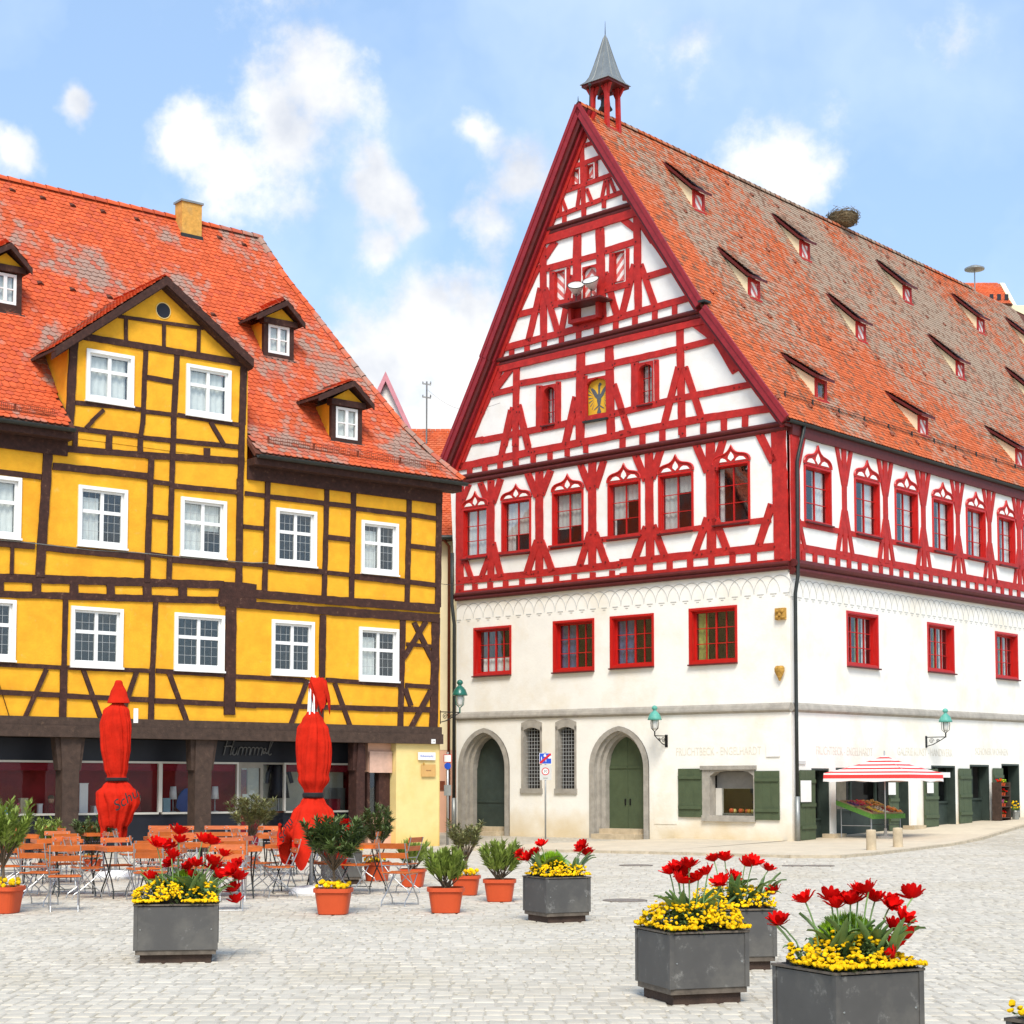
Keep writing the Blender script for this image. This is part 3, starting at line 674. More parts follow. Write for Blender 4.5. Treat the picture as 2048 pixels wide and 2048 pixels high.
    for (x, y, dx, dy) in st[300:]: stone(mb, x, y, dx, dy, R_())
    mb.build('paving_setts', sm, g, recalc=False, attr=True, kind='stuff')
    return g
GROUND = make_ground()

# pavement round the red house, a step of 7 cm
def make_pavement():
    pm = M('pavement_slab', (0.60, 0.51, 0.37), 0.85, 0.10, 2.0, bump=0.3, bscale=25, stain=(0.46, 0.40, 0.30), stain_amt=0.5, stain_scale=0.4)
    km = M('kerb_granite', (0.50, 0.42, 0.30), 0.85, 0.2, 6.0, bump=0.3)
    kpx = [(880, 1700), (1000, 1703), (1150, 1706), (1300, 1709), (1450, 1713), (1580, 1717), (1680, 1717), (1740, 1712), (1800, 1705), (1880, 1695), (1960, 1685), (2048, 1674), (2150, 1661), (2300, 1645)]
    K = [ground_at(*p) for p in kpx]
    inner = []
    for i, k in enumerate(K):
        l = RED.I @ k
        inner.append(RED.M @ (Vector((l.x, 0.4, 0)) if l.y < 0.2 and l.x < -0.01 else Vector((-0.4, max(l.y, 0.4), 0))))
    mb = MB(); top = lambda p, dz: (p.x, p.y, terrain(p.x, p.y)+dz)
    n = len(K)
    vs = [top(k, 0.0) for k in K]+[top(k, 0.07) for k in K]+[top(k, 0.07) for k in inner]
    fs = []
    for i in range(n-1): fs += [(i, i+1, n+i+1, n+i), (n+i, n+i+1, 2*n+i+1, 2*n+i)]
    mb.add(vs, fs)
    p = mb.build('pavement', pm, kind='structure')
    # kerb stones, one by one
    L = 0.0; pts = []
    for i in range(n-1):
        seg = (K[i+1]-K[i]).length; m_ = max(1, round(seg/0.95))
        for j in range(m_): pts.append(K[i].lerp(K[i+1], j/m_))
    pts.append(K[-1])
    for a, b in zip(pts, pts[1:]):
        kb = MB(); d = (b-a).normalized(); s = Vector((-d.y, d.x, 0)).normalized()*0.12
        if (RED.I.to_3x3() @ s).y < 0 and (RED.I.to_3x3() @ s).x > 0: s = -s
        a2, b2 = a+d*0.006, b-d*0.006
        r = lambda q, dz: (q.x, q.y, terrain(q.x, q.y)+dz)
        f0, f1 = a2-s*0.3, b2-s*0.3
        kb.loft([[r(f0, 0), r(a2+s, 0), r(a2+s, 0.076), r(f0, 0.076)], [r(f1, 0), r(b2+s, 0), r(b2+s, 0.076), r(f1, 0.076)]])
        kb.build('kerb_stone', km, p)
    return p
PAVE = make_pavement()
def pave_at(px, py):
    p = WORLD.hit('z', 0.07, px, py)
    for _ in range(8): p = WORLD.hit('z', terrain(p.x, p.y)+0.07, px, py)
    return p

# ================================================================== red half-timbered house
RH = thing('red_timbered_house', 'tall white and red half-timbered house with steep tiled roof and stone ground floor', 'house', (CX, CY, 0), RED.ang)
UL = FF.uv(913, 1400)[0]                       # left end of the gable front
RLEN = 34.0
ZM1 = FF.uv(1576, 1139)[1]; ZM2 = FF.uv(1545, 864)[1]
OV = 0.40
ridge = RED.hit('y', -OV, 1157, 211); kink = RED.hit('y', -OV, 1402, 606); eave = RED.hit('y', -OV, 1572, 836)
XR, ZR = ridge.x, ridge.z
lk = RED.hit('y', -OV, 965, 716); le = RED.hit('y', -OV, 888, 925)
# openings of the gable front
w_lo = [[(947.6,1256),(1023,1250),(1023,1350),(947,1351)], [(1106.6,1242),(1189,1236.6),(1189,1342),(1106,1344)],
        [(1220,1233),(1308,1226),(1308.5,1333),(1220.5,1336)], [(1378,1217),(1475,1210),(1475,1326),(1378.5,1328)]]
def inset(r, k): return (r[0]+k, r[1]-k, r[2]+k, r[3]-k)
W_LO = [inset(FF.rect(p), 0.07) for p in w_lo]
tall = [FF.rect([ZL(634,655), ZL(758,655), ZL(758,1120), ZL(634,1120)]), FF.rect([ZL(892,650), ZL(1018,650), ZL(1018,1122), ZL(892,1122)])]
door_px = [((140, 525), 665, 960, 1478, (320, 665)), ((1130, 1580), 650, 960, 1508, (1345, 650))]
doors = []
for (xs, ytop, ysp, ybot, apx) in door_px:
    u0 = FF.uv(*ZL(xs[0], 1300))[0]; u1 = FF.uv(*ZL(xs[1], 1300))[0]
    zt = FF.uv(*ZL(*apx))[1]; zs_ = FF.uv(*ZL((xs[0]+xs[1])/2, ysp))[1]
    doors.append((u0, u1, zs_, zt))
shopw = FF.rect([ZM(495,990), ZM(825,990), ZM(825,1325), ZM(495,1325)])
holes_lo = W_LO + tall + [(u0, u1, -0.2, zt) for (u0, u1, zs_, zt) in doors] + [shopw]
wall('stone_storey_wall', RH, FF, [(UL, -0.2), (0, -0.2), (0, ZM1), (UL, ZM1)], holes_lo, MAT['cplaster'])
# gable part
ogee_px = [(ZI, 192, 366, 752, 1105, 275, 635), (ZI, 487, 688, 690, 1070, 583, 580), (ZI, 870, 1083, 625, 1008, 972, 505), (ZI, 1290, 1513, 556, 953, 1395, 425), (ZI, 1672, 1912, 492, 910, 1785, 360), (ZJ, 728, 980, 420, 845, 845, 290)]
OG = []
for (z, x0, x1, yh, yb, ax, ay) in ogee_px:
    c = (x0+x1)/2
    OG.append((FF.uv(*z(x0, (yh+yb)/2))[0], FF.uv(*z(x1, (yh+yb)/2))[0], FF.uv(*z(c, yb))[1], FF.uv(*z(c, yh))[1], FF.uv(*z(ax, ay))[1]))
gw = [FF.rect([ZH(487,1492), ZH(572,1472), ZH(575,1760), ZH(495,1775)]), FF.rect([ZH(1207,1322), ZH(1307,1300), ZH(1315,1600), ZH(1212,1625)])]
eag = FF.rect([ZH(808,1430), ZH(972,1400), ZH(974,1722), ZH(810,1750)])
sh2 = [FF.rect([ZH(572,622), ZH(648,600), ZH(652,832), ZH(575,850)]), FF.rect([ZH(1018,480), ZH(1098,455), ZH(1103,685), ZH(1020,708)]), FF.rect([ZH(783,590), ZH(893,560), ZH(898,800), ZH(785,830)])]
sh3 = [FF.rect([ZG(512,1412), ZG(578,1390), ZG(585,1540), ZG(515,1565)]), FF.rect([ZG(655,1365), ZG(720,1340), ZG(722,1480), ZG(655,1510)])]
gp = lambda p, k: (p.x, p.z - k)
gable = [(UL, ZM1), (0, ZM1), (0, eave.z), (kink.x, kink.z-0.25), (XR, ZR-0.3), (lk.x, lk.z-0.25), (UL-0.3, le.z)]
holes_up = [o[:4] for o in OG] + gw + [eag] + sh2 + sh3
zk = (kink.z+lk.z)/2
wall('gable_wall', RH, FF, [(UL, ZM1), (0, ZM1), (0, eave.z-.05), (kink.x-.06, zk), (lk.x+.06, zk), (UL-.3, le.z)], holes_up, MAT['wplaster'], d=0.06)
wall('gable_wall', RH, FF, [(lk.x+.06, zk), (kink.x-.06, zk), (XR, ZR-.12)], holes_up, MAT['wplaster'], d=0.06)
# right-hand front
w_r = [[(1692,1221),(1756,1230),(1757,1337),(1694,1332)], [(1853,1244),(1907,1251),(1909,1347),(1856,1343)], [(1989,1262.6),(2034,1268),(2037,1360),(1992,1356)]]
W_R = [inset(FR.rect(p), 0.07) for p in w_r]
og_r = [(265,452,450,845,355,295), (645,818,545,935,728,405), (950,1108,622,1003,1025,490), (1232,1375,692,1062,1300,570), (1488,1620,760,1115,1552,640), (1725,1843,825,1165,1780,705)]
OGR = []
for (x0, x1, yh, yb, ax, ay) in og_r:
    c = (x0+x1)/2
    OGR.append((FR.uv(*ZK(x0, (yh+yb)/2))[0], FR.uv(*ZK(x1, (yh+yb)/2))[0], FR.uv(*ZK(c, yb))[1], FR.uv(*ZK(c, yh))[1], FR.uv(*ZK(ax, ay))[1]))
step_r = OGR[1][0]-OGR[0][0]
for k in range(1, 7):
    o = OGR[5]; OGR.append((o[0]+1.95*k, o[1]+1.95*k, o[2], o[3], o[4]))
for k in range(1, 4):
    w = W_R[2]; W_R.append((w[0]+5*k, w[1]+5*k, w[2], w[3]))
uR = lambda x: FR.uv(*ZN(x, 1200))[0]
zR = lambda x, y: FR.uv(*ZN(x, y))[1]
shop_top = zR(330, 978)
# shop openings on the right-hand front: (from, to, kind)
ops = [(uR(330), uR(462), 'door'), (uR(512), uR(1062), 'bay'), (uR(1235), uR(1416), 'window'), (uR(1526), uR(1672), 'window'), (uR(1766), uR(1900), 'dark')]
ops += [(ops[-1][1]+2.2, ops[-1][1]+3.8, 'window'), (ops[-1][1]+5.5, ops[-1][1]+7.0, 'window')]
holes_r = [(a, b, -0.3, zR(a*0+500, 975)+(0.033*a*0.6)) for a, b, k in ops] + W_R
ZRE = eave.z
wall('shop_front_wall', RH, FR, [(0, -0.3), (RLEN, -0.3), (RLEN, ZM1), (0, ZM1)], holes_r, MAT['cplaster'])
wall('side_upper_wall', RH, FR, [(0, ZM1), (RLEN, ZM1), (RLEN, ZRE-0.1), (0, ZRE-0.1)], [o[:4] for o in OGR], MAT['wplaster'], d=0.06)
# walls that the photograph does not show, closing the house, and a dark lining behind the windows
mb = MB()
mb.add([(UL,0,-.2),(UL,RLEN,-.2),(UL,RLEN,le.z),(UL,0,le.z),(0,RLEN,-.2),(0,RLEN,ZRE),(XR,RLEN,ZR-.3)], [(0,1,2,3),(1,4,5,6,2)])
mb.build('rear_wall', MAT['cplaster'], RH, recalc=False)
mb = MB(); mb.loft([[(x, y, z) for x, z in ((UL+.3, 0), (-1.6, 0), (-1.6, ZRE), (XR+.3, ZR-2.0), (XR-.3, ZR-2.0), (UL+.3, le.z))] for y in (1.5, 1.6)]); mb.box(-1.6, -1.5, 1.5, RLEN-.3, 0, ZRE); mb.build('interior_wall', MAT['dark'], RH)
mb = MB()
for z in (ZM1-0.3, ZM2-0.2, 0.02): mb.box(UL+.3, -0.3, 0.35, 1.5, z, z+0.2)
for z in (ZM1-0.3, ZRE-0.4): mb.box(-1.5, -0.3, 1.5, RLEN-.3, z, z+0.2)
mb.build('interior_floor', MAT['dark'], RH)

# ---- windows of the stone storey
cur = [[('curtain_or_reflection', 0.03, 0.97, 0.0, 0.34)], [('bluecurtain', 0.0, 0.42, 0, 1)], [('bluecurtain', 0.0, 0.42, 0, 1)], [('greencurtain', 0.0, 0.24, 0, 1)]]
for r, c in zip(W_LO, cur):
    window(RH, FF, r, 0.20, 4, 3, MAT['rframe'], casing=0.07, proud=0.025, bar=0.022, mull=0.05, sill='maroon', curt=c)
for i, r in enumerate(W_R):
    window(RH, FR, r, 0.20, 4, 3, MAT['rframe'], casing=0.07, proud=0.025, bar=0.022, mull=0.05, sill='maroon', curt=[('greencurtain', 0.5, 0.7, 0, 1), ('curtain_or_reflection', 0.75, 0.95, 0, 1)])
# ---- ogee windows
_og = [(1,0),(1.0,.14),(.95,.28),(.84,.40),(.68,.475),(.50,.515),(.34,.56),(.20,.66),(.09,.80),(0,1.05)]
OGP = [(-x, y) for x, y in _og]+[(x, y) for x, y in _og[-2::-1]]
def ogee(parent, fac, o, cur=None):
    u0, u1, z0, z1, za = o; c = (u0+u1)/2; h = (u1-u0)/2+0.07; H = za-z1
    w = window(parent, fac, (u0, u1, z0, z1), 0.12, 2, 3, MAT['rframe'], casing=0.06, proud=0.045, sash=0.022, bar=0.02, mull=0.034, lining=.015, glass='glass_hi' if fac is FF else 'glass', sill='maroon', base=0.06, curt=cur)
    mb = MB(); fac.prism(mb, [(c+x*h, z1+0.078+y*(H-0.03)) for x, y in OGP], 0.05, 0.095); mb.build('ogee_head', MAT['rtimber'], w)
    mb = MB(); pts = [fac.m(c+x*h, z1+0.078+y*(H-0.03), 0.10) for x, y in OGP]
    mb.tube(pts, 0.032, 6); mb.build('ogee_moulding', MAT['rframe'], w)
    for poly in ([(0,.10),(.16,.28),(.13,.44),(0,.66),(-.13,.44),(-.16,.28)], [(.22,.10),(.80,.10),(.66,.28),(.46,.33),(.32,.26)], [(-.22,.10),(-.80,.10),(-.66,.28),(-.46,.33),(-.32,.26)]):
        mb = MB(); fac.prism(mb, [(c+x*h, z1+0.078+y*(H-0.03)) for x, y in poly], 0.092, 0.106); mb.build('tracery', MAT['wplaster'], w)
oc = [[('curtain_or_reflection', 0, 1, 0, 1)], [('curtain_or_reflection', 0, 1, .34, 1), ('curtain_or_reflection', 0, .3, 0, .34)], [('curtain_or_reflection', 0, .5, .30, 1), ('curtain_or_reflection', .5, 1, .34, 1), ('curtain_or_reflection', .85, 1, 0, .34)], [('curtain_or_reflection', 0, .5, .35, 1), ('curtain_or_reflection', 0, .1, 0, .5), ('curtain_or_reflection', .5, 1, .70, 1)], [('curtain_or_reflection', 0, .48, 0, 1), ('curtain_or_reflection', .5, 1, .7, 1)], [('curtain_or_reflection', 0, .16, 0, 1), ('curtain_or_reflection', .9, 1, 0, 1)]]  # white sheets added behind the front panes imitate pale sky reflected in them
_oc_old = [[('curtain_or_reflection', 0, 1, 0, 1)], [('curtain_or_reflection', 0, 1, .3, 1), ('curtain_or_reflection', 0, .3, 0, .3)], [('curtain_or_reflection', 0, 1, .35, 1), ('curtain_or_reflection', 0, .2, 0, .35)], [('curtain_or_reflection', 0, .45, .5, 1), ('curtain_or_reflection', 0, .1, 0, .5)], [('curtain_or_reflection', 0, .48, 0, 1)], [('curtain_or_reflection', 0, .14, 0, 1)]]
for o, c in zip(OG, oc): ogee(RH, FF, o, c)
for i, o in enumerate(OGR): ogee(RH, FR, o, [('curtain_or_reflection', .52, 1, 0, 1), ('curtain_or_reflection', 0, .12+.1*(i % 3), 0, 1)])
# ---- gable windows with glass, painted shutters
for r in gw: window(RH, FF, r, 0.18, 2, 3, MAT['rtimber'], casing=0.04, proud=0.03, sash=0.018, bar=0.015, mull=0.018, glass='glass_hi', sill='maroon', base=0.06, lining=0.012, curt=[('curtain_or_reflection', 0, 1, 0, 1)])
def shutter(parent, fac, r, mat, depth=0.10, base=0.06):
    u0, u1, z0, z1 = r; n = 3; g = None
    mb = MB()
    fac.box(mb, u0, u0+.03, z0, z1, base-depth-.03, base-.002); fac.box(mb, u1-.03, u1, z0, z1, base-depth-.03, base-.002)
    fac.box(mb, u0+.03, u1-.03, z1-.04, z1, base-depth-.03, base-.002); fac.box(mb, u0+.03, u1-.03, z0, z0+.02, base-depth-.03, base+.05)
    g = mb.build('shutter_frame', MAT['rtimber'], parent)
    for i in range(n):
        a = u0+.03+(u1-u0-.06)*i/n; b = u0+.03+(u1-u0-.06)*(i+1)/n
        mb = MB(); fac.box(mb, a+.003, b-.003, z0+.02, z1-.04, base-depth-.02, base-depth+.004*(i % 2)); mb.build('shutter_board', mat, g)
for (r_, kk) in ((eag, .30), (gw[0], .22), (gw[1], .22), (sh2[2], .26)):
    a_, b_, h_ = r_[0], r_[1], r_[3]; w2 = (b_-a_)/2
    for sg in (1, -1):
        c_ = a_ if sg > 0 else b_
        mb = MB(); FF.prism(mb, [(c_, h_+.002), (c_+sg*w2*.99, h_+.002), (c_+sg*w2*.95, h_-kk*.12), (c_+sg*w2*.70, h_-kk*.22), (c_+sg*w2*.35, h_-kk*.34), (c_+sg*w2*.12, h_-kk*.62), (c_, h_-kk)], -.05, .085); mb.build('arched_head', MAT['rtimber'], RH)
shutter(RH, FF, sh2[0], MAT['stripe_a']); shutter(RH, FF, sh2[1], MAT['stripe_b'])
cc = ((sh2[2][0]+sh2[2][1])/2, 0, sh2[2][2])
shutter(RH, FF, sh2[2], stripe_mat('chevron_shutter', SHW, SHR, 4.2, (0.72, 0, 0.72), chevron=cc))
shutter(RH, FF, sh3[0], MAT['stripe_a']); shutter(RH, FF, sh3[1], MAT['stripe_b'])

# ---- timbers of the gable front
TB = lambda z, x0, y0, x1, y1, w, d1=0.10, mat='rtimber', name='timber', fac=FF: timber(RH, fac, z(x0, y0), z(x1, y1), w*z.k, 0.03, d1, MAT[mat], name, jit=0.06, d=0.08)
PEGS = MB()
def TBS(z, rows, **k):
    for r in rows:
        TB(z, *r, **k); x0, y0, x1, y1, w = r; ln = math.hypot(x1-x0, y1-y0)
        if ln < 130 or w < 26: continue
        for t in (14/ln, 1-14/ln):
            u, zz = FF.uv(*z(x0+(x1-x0)*t+ru(-w*.2, w*.2), y0+(y1-y0)*t), .125); PEGS.loft([[FF.m(u+.022*math.cos(a), zz+.022*math.sin(a), d_) for a in [math.pi*q/3 for q in range(6)]] for d_ in (.09, .138)])
# lower storey rails
TBS(ZI, [(130,1292,700,1237,52),(700,1237,1360,1166,54)]); TBS(ZJ, [(0,1155,600,1088,58),(600,1088,1170,1030,60)])
TBS(ZI, [(190,1118,360,1098,34),(430,1092,690,1066,36),(820,1043,1110,1004,38),(1210,980,1530,942,40)]); TBS(ZJ, [(280,933,640,886,42),(740,872,1140,828,44)])
TBS(ZI, [(120,1380,1360,1255,22)]); TBS(ZJ, [(0,1245,1240,1135,24)])
for x in (265,380,497,620,750,880,1015,1155,1300): TB(ZI, x, 1310-(x-265)*.095, x, 1372-(x-265)*.1, 38)
for x in (80,225,375,530,690,850,1010): TB(ZJ, x, 1150-(x-80)*.105, x, 1235-(x-80)*.1, 44)
# posts with their arms
TBS(ZI, [(150,575,150,1375,56),(385,530,385,1290,50),(750,455,750,1235,56),(1150,385,1150,1195,58)]); TBS(ZJ, [(218,315,228,1130,60),(682,225,692,1080,66),(1195,150,1222,1140,108)])
TBS(ZI, [(168,690,222,560,34),(366,712,305,548,44),(402,700,460,520,44),(398,1000,462,1258,44),(368,1112,312,1268,36),(190,1128,240,1278,36),
         (735,655,662,475,48),(768,640,838,455,48),(738,985,655,1238,48),(764,985,848,1215,48),
         (1132,600,1058,405,50),(1172,585,1238,380,50),(1134,925,1052,1180,50),(1168,925,1256,1160,50)])
TBS(ZJ, [(196,535,115,335,52),(242,520,308,300,52),(200,880,108,1140,52),(248,870,342,1110,52),(660,470,575,260,54),(712,450,780,225,54),(662,815,560,1090,54),(716,815,808,1055,54),(1160,395,1050,175,60),(1148,710,1046,1025,54)])
# gable 1 rails, blocks, posts, arms
TBS(ZI, [(140,432,700,315,54),(700,315,1380,185,54)]); TBS(ZJ, [(0,185,600,68,56),(600,68,1130,-12,56)])
for x in (225,340,455,575,705,830,960,1100): TB(ZI, x, 430-(x-225)*.2, x, 490-(x-225)*.19, 36)
for x in (20,170,320,475,630,785,945): TB(ZJ, x, 200-(x-20)*.185, x, 290-(x-20)*.175, 44)
TBS(ZH, [(0,1895,480,1797,48),(480,1797,1000,1692,48),(1000,1692,1500,1574,48),(1500,1574,1932,1490,48),(1932,1490,2085,1458,48)])
TBS(ZI, [(215,246,330,222,46)])
TBS(ZH, [(80,1545,262,1500,44),(300,1460,740,1385,46),(1000,1312,1490,1203,48),(1540,1190,1780,1128,48),(735,1372,1005,1318,64)])
TBS(ZH, [(278,1330,268,1932,44),(762,1195,756,1932,60),(975,1150,988,1850,62),(1508,1005,1525,1850,54)]); TBS(ZI, [(570,0,572,415,44),(1063,0,1063,250,44)])
TBS(ZH, [(448,1475,448,1795,46),(592,1445,592,1765,36),(1168,1300,1168,1655,52),(1332,1280,1336,1612,34),(790,1400,790,1755,40)])
TBS(ZH, [(252,1640,185,1932,42),(292,1620,366,1932,42),(722,1560,640,1932,46),(1008,1465,1128,1840,48),(1500,1335,1388,1780,48),(1545,1335,1678,1735,48),(245,1335,95,1535,44),(1590,980,1800,1145,62)])
TBS(ZI, [(538,0,462,360,42),(596,0,678,325,42),(1010,0,948,260,46),(1385,40,1432,175,44)])
# gable 2
TBS(ZH, [(150,1203,800,1030,48),(800,1030,1610,806,48)])
for x in (240,355,485,615,745,880,1025,1170,1320,1470): TB(ZH, x, 1190-(x-240)*.272, x, 1265-(x-240)*.262, 38)
TBS(ZH, [(476,430,482,1120,48),(735,335,730,1040,58),(905,285,922,990,62),(1185,180,1196,920,52),(500,596,715,538,48),(940,463,1185,385,48),(745,530,905,490,44),
         (275,945,450,900,46),(540,872,700,838,44),(940,757,1130,707,46),(1255,655,1450,598,46),(460,740,366,1145,42),(492,740,592,1090,42),(692,640,612,1085,42),(942,620,1042,975,48),(1166,560,1068,960,48),(1212,560,1326,890,46),
         (570,390,488,510,48),(1080,222,1180,300,50),(1215,240,1310,390,60),(546,615,546,862,38),(668,575,668,835,26),(996,475,996,722,38),(1114,440,1114,692,24),(720,1008,950,948,40)])
# gable 3
TBS(ZG, [(590,890,617,1860,40),(462,1232,575,1196,36),(618,1168,745,1124,36),(392,1415,830,1258,38),(300,1660,925,1432,40),(235,1893,1055,1588,42),(486,1400,488,1595,38),(738,1310,742,1482,26),(636,1345,638,1540,30),
         (364,1665,330,1868,28),(388,1660,396,1850,24),(402,1665,456,1810,30),(578,1590,550,1785,32),(644,1580,704,1730,32),(826,1500,786,1700,30),(848,1490,854,1670,26),(868,1480,924,1630,30)])
for x, y in ((430,1835),(620,1765),(812,1693),(1010,1622)): TB(ZG, x, y, x, y+75, 38)
# sloping edge timbers just inside the bargeboards
TBS(ZH, [(440,560,150,1190,60),(1195,210,1640,860,56),(150,1340,0,1690,60),(1690,965,1932,1375,62)]); TBS(ZI, [(310,0,135,440,60)]); TBS(ZG, [(575,880,240,1900,50),(585,880,1090,1700,46)])
# plates under the jetties
TBS(ZH, [(150,1352,1710,985,46),(450,395,1195,165,60)], d1=0.13)
# moulded jetty beams: two rolls each
def moulding(fac, p, q, w, name='moulding', mat='maroon'):
    for k, dd, ww in ((-0.27, 0.20, 0.46), (0.24, 0.15, 0.50)):
        dx, dy = q[0]-p[0], q[1]-p[1]; ln = math.hypot(dx, dy); nx, ny = -dy/ln, dx/ln
        if ny < 0: nx, ny = -nx, -ny
        a = (p[0]+nx*w*k, p[1]+ny*w*k); b = (q[0]+nx*w*k, q[1]+ny*w*k)
        ua, ub = fac.uv(*a, dd), fac.uv(*b, dd)
        r = abs(fac.uv(a[0], a[1]-w*ww/2, dd)[1]-fac.uv(a[0], a[1]+w*ww/2, dd)[1])/2
        A, B = [], []
        for j in range(10):
            t = 2*math.pi*j/10; A.append(fac.m(ua[0], ua[1]+r*math.sin(t), dd-0.08+r*math.cos(t)*1.0)); B.append(fac.m(ub[0], ub[1]+r*math.sin(t), dd-0.08+r*math.cos(t)*1.0))
        mb = MB(); mb.loft([A, B]); mb.build(name, MAT[mat], RH, smooth=False)
    timber(RH, fac, p, q, w*0.5, 0.02, 0.10, MAT[mat], 'moulding_board', d=0.08)
moulding(FF, ZI(105,1412), ZJ(1262,1168), 17); moulding(FF, ZI(140,527), ZJ(1250,112), 20); moulding(FF, ZH(70,1318), ZH(1705,915), 20); moulding(FF, ZH(425,335), ZH(1172,105), 18)
PEGS.build('timber_pegs', MAT['maroon'], RH, kind='stuff')
# ---- right-hand front timbers
TK = lambda *a, **k: TB(ZK, *a, fac=FR, **k)
uK = lambda x, y: FR.uv(*ZK(x, y), 0.08)
def linK(pts):            # straight line in (u, z) through two traced points, continued along the house
    (ua, za), (ub, zb) = pts; return lambda u: za+(zb-za)*(u-ua)/(ub-ua)
Lthr = linK((uK(190,1030), uK(1932,1345))); Lsil = linK((uK(190,845), uK(1932,1195))); Lmol = linK((uK(180,1180), uK(1932,1465))); Leav = linK((uK(200,150), uK(1932,672)))
Lstr = lambda u: Lmol(u)+0.20
def uz_timber(fac, p, q, w, mat='rtimber', d0=0.03, d1=0.10, name='timber', jit=0.01):
    _tick[0] = (_tick[0]+1) % 23
    dx, dz = q[0]-p[0], q[1]-p[1]; ln = math.hypot(dx, dz); nx, nz = -dz/ln*w/2, dx/ln*w/2
    n = max(1, int(ln/0.3)); A = []; B = []
    for i in range(n+1):
        t = i/n; j = 1+ru(-jit, jit)*4
        A.append((p[0]+dx*t+nx*j, p[1]+dz*t+nz*j)); B.append((p[0]+dx*t-nx*j, p[1]+dz*t-nz*j))
    mb = MB(); fac.prism(mb, A+B[::-1], d0, d1+_tick[0]*0.0009); return mb.build(name, MAT[mat], RH)
Leav = lambda u: eave.z-.38
posts = [uK(578,800)[0], uK(887,800)[0], uK(1172,850)[0], uK(1434,900)[0], uK(1672,950)[0], uK(1894,1000)[0]]
while posts[-1] < RLEN-2.5: posts.append(posts[-1]+1.95)
rails = [0.35]+[p for p in posts]+[RLEN-.1]
for i in range(len(rails)-1):
    a, b = rails[i], rails[i+1]
    uz_timber(FR, (a, Lthr(a)), (b, Lthr(b)), 0.24); uz_timber(FR, (a, Lsil(a)), (b, Lsil(b)), 0.17)
for p in posts:
    zt, zs_, zb = Leav(p), Lsil(p), Lthr(p); hh = zt-zb
    uz_timber(FR, (p, zb), (p, zt), 0.24)
    for s in (-1, 1):
        uz_timber(FR, (p+s*.06, zb+hh*.66), (p+s*.42, zt), 0.17); uz_timber(FR, (p+s*.06, zb+hh*.42), (p+s*.46, zb), 0.18)
uz_timber(FR, (0.22, ZM1+.1), (0.22, ZRE-.2), 0.42, d1=0.115); uz_timber(FR, (.36, Leav(.3)-1.0), (.72, Leav(.7)), 0.16); uz_timber(FR, (.40, Lsil(.3)+.1), (.72, Lthr(.7)), 0.16)
k = 0.62
while k < RLEN-.5:
    uz_timber(FR, (k, Lmol(k)+.05), (k, Lthr(k)-.08), 0.2 if k < 16 else 0.2); k += 0.655
def mould_line(fac, f, a, b, offs, mat='maroon', name='moulding', r=0.13):
    for dz, dd in offs:
        A, B = [], []
        for j in range(10):
            t = 2*math.pi*j/10
            A.append(fac.m(a, f(a)+dz+r*math.sin(t), dd+r*math.cos(t))); B.append(fac.m(b, f(b)+dz+r*math.sin(t), dd+r*math.cos(t)))
        mb = MB(); mb.loft([A, B]); mb.build(name, MAT[mat], RH)
mould_line(FR, Lmol, 0.0, RLEN, ((0.10, 0.12), (-0.11, 0.07)), r=0.125)
uz_timber(FR, (0, Lmol(0)), (RLEN, Lmol(RLEN)), 0.30, 'maroon', 0.0, 0.10, 'moulding_board')
# eaves board and gutter
uz_timber(FR, (0.0, eave.z-0.24), (RLEN, eave.z-0.24), 0.34, 'maroon', 0.0, 0.16, 'eaves_board')
mb = MB(); mb.box(0.1, eave.x-.05, -OV+.05, RLEN, eave.z-.20, eave.z-.12); mb.build('soffit', MAT['maroon'], RH)
mb = MB()
ring = lambda y: [(eave.x+0.02+.085*math.cos(t), y, eave.z-.02+.085*math.sin(t)) for t in [math.pi+math.pi*i/8 for i in range(9)]]+[(eave.x+0.02+.07*math.cos(t), y, eave.z-.02+.07*math.sin(t)) for t in [2*math.pi-math.pi*i/8 for i in range(9)]]
mb.loft([ring(-OV+.1), ring(RLEN)]); mb.build('gutter', MAT['gutter'], RH)
# drainpipe at the corner
mb = MB(); x0 = eave.x
mb.tube([(x0+.02, .55, eave.z-.1), (x0+.02, .5, eave.z-.3), (.22, .22, eave.z-.95), (.20, .17, eave.z-1.2), (.20, .15, ZM1+.5), (.22, .10, ZM1-.2), (.14, .08, ZM1-.7), (.13, .08, 3.6), (.13, .08, 1.3)], .055, 8); mb.build('drainpipe', MAT['gutter'], RH, smooth=True)
mb = MB(); mb.tube([(.13, .08, 0.0), (.13, .08, 1.35)], .075, 8); mb.build('drainpipe_foot', MAT['zinc'], RH, smooth=True)
mb = MB(); mb.tube([(UL-.12, -.10, 9.6), (UL-.12, -.10, 8.5), (UL-.02, -.22, ZM1-.1), (UL+.02, -.14, ZM1-.8), (UL+.02, -.14, 1.2)], .06, 8); mb.build('drainpipe', MAT['gutter'], RH, smooth=True)
mb = MB(); mb.tube([(UL+.02, -.14, 0.0), (UL+.02, -.14, 1.25)], .08, 8); mb.build('drainpipe_foot', MAT['zinc'], RH, smooth=True)

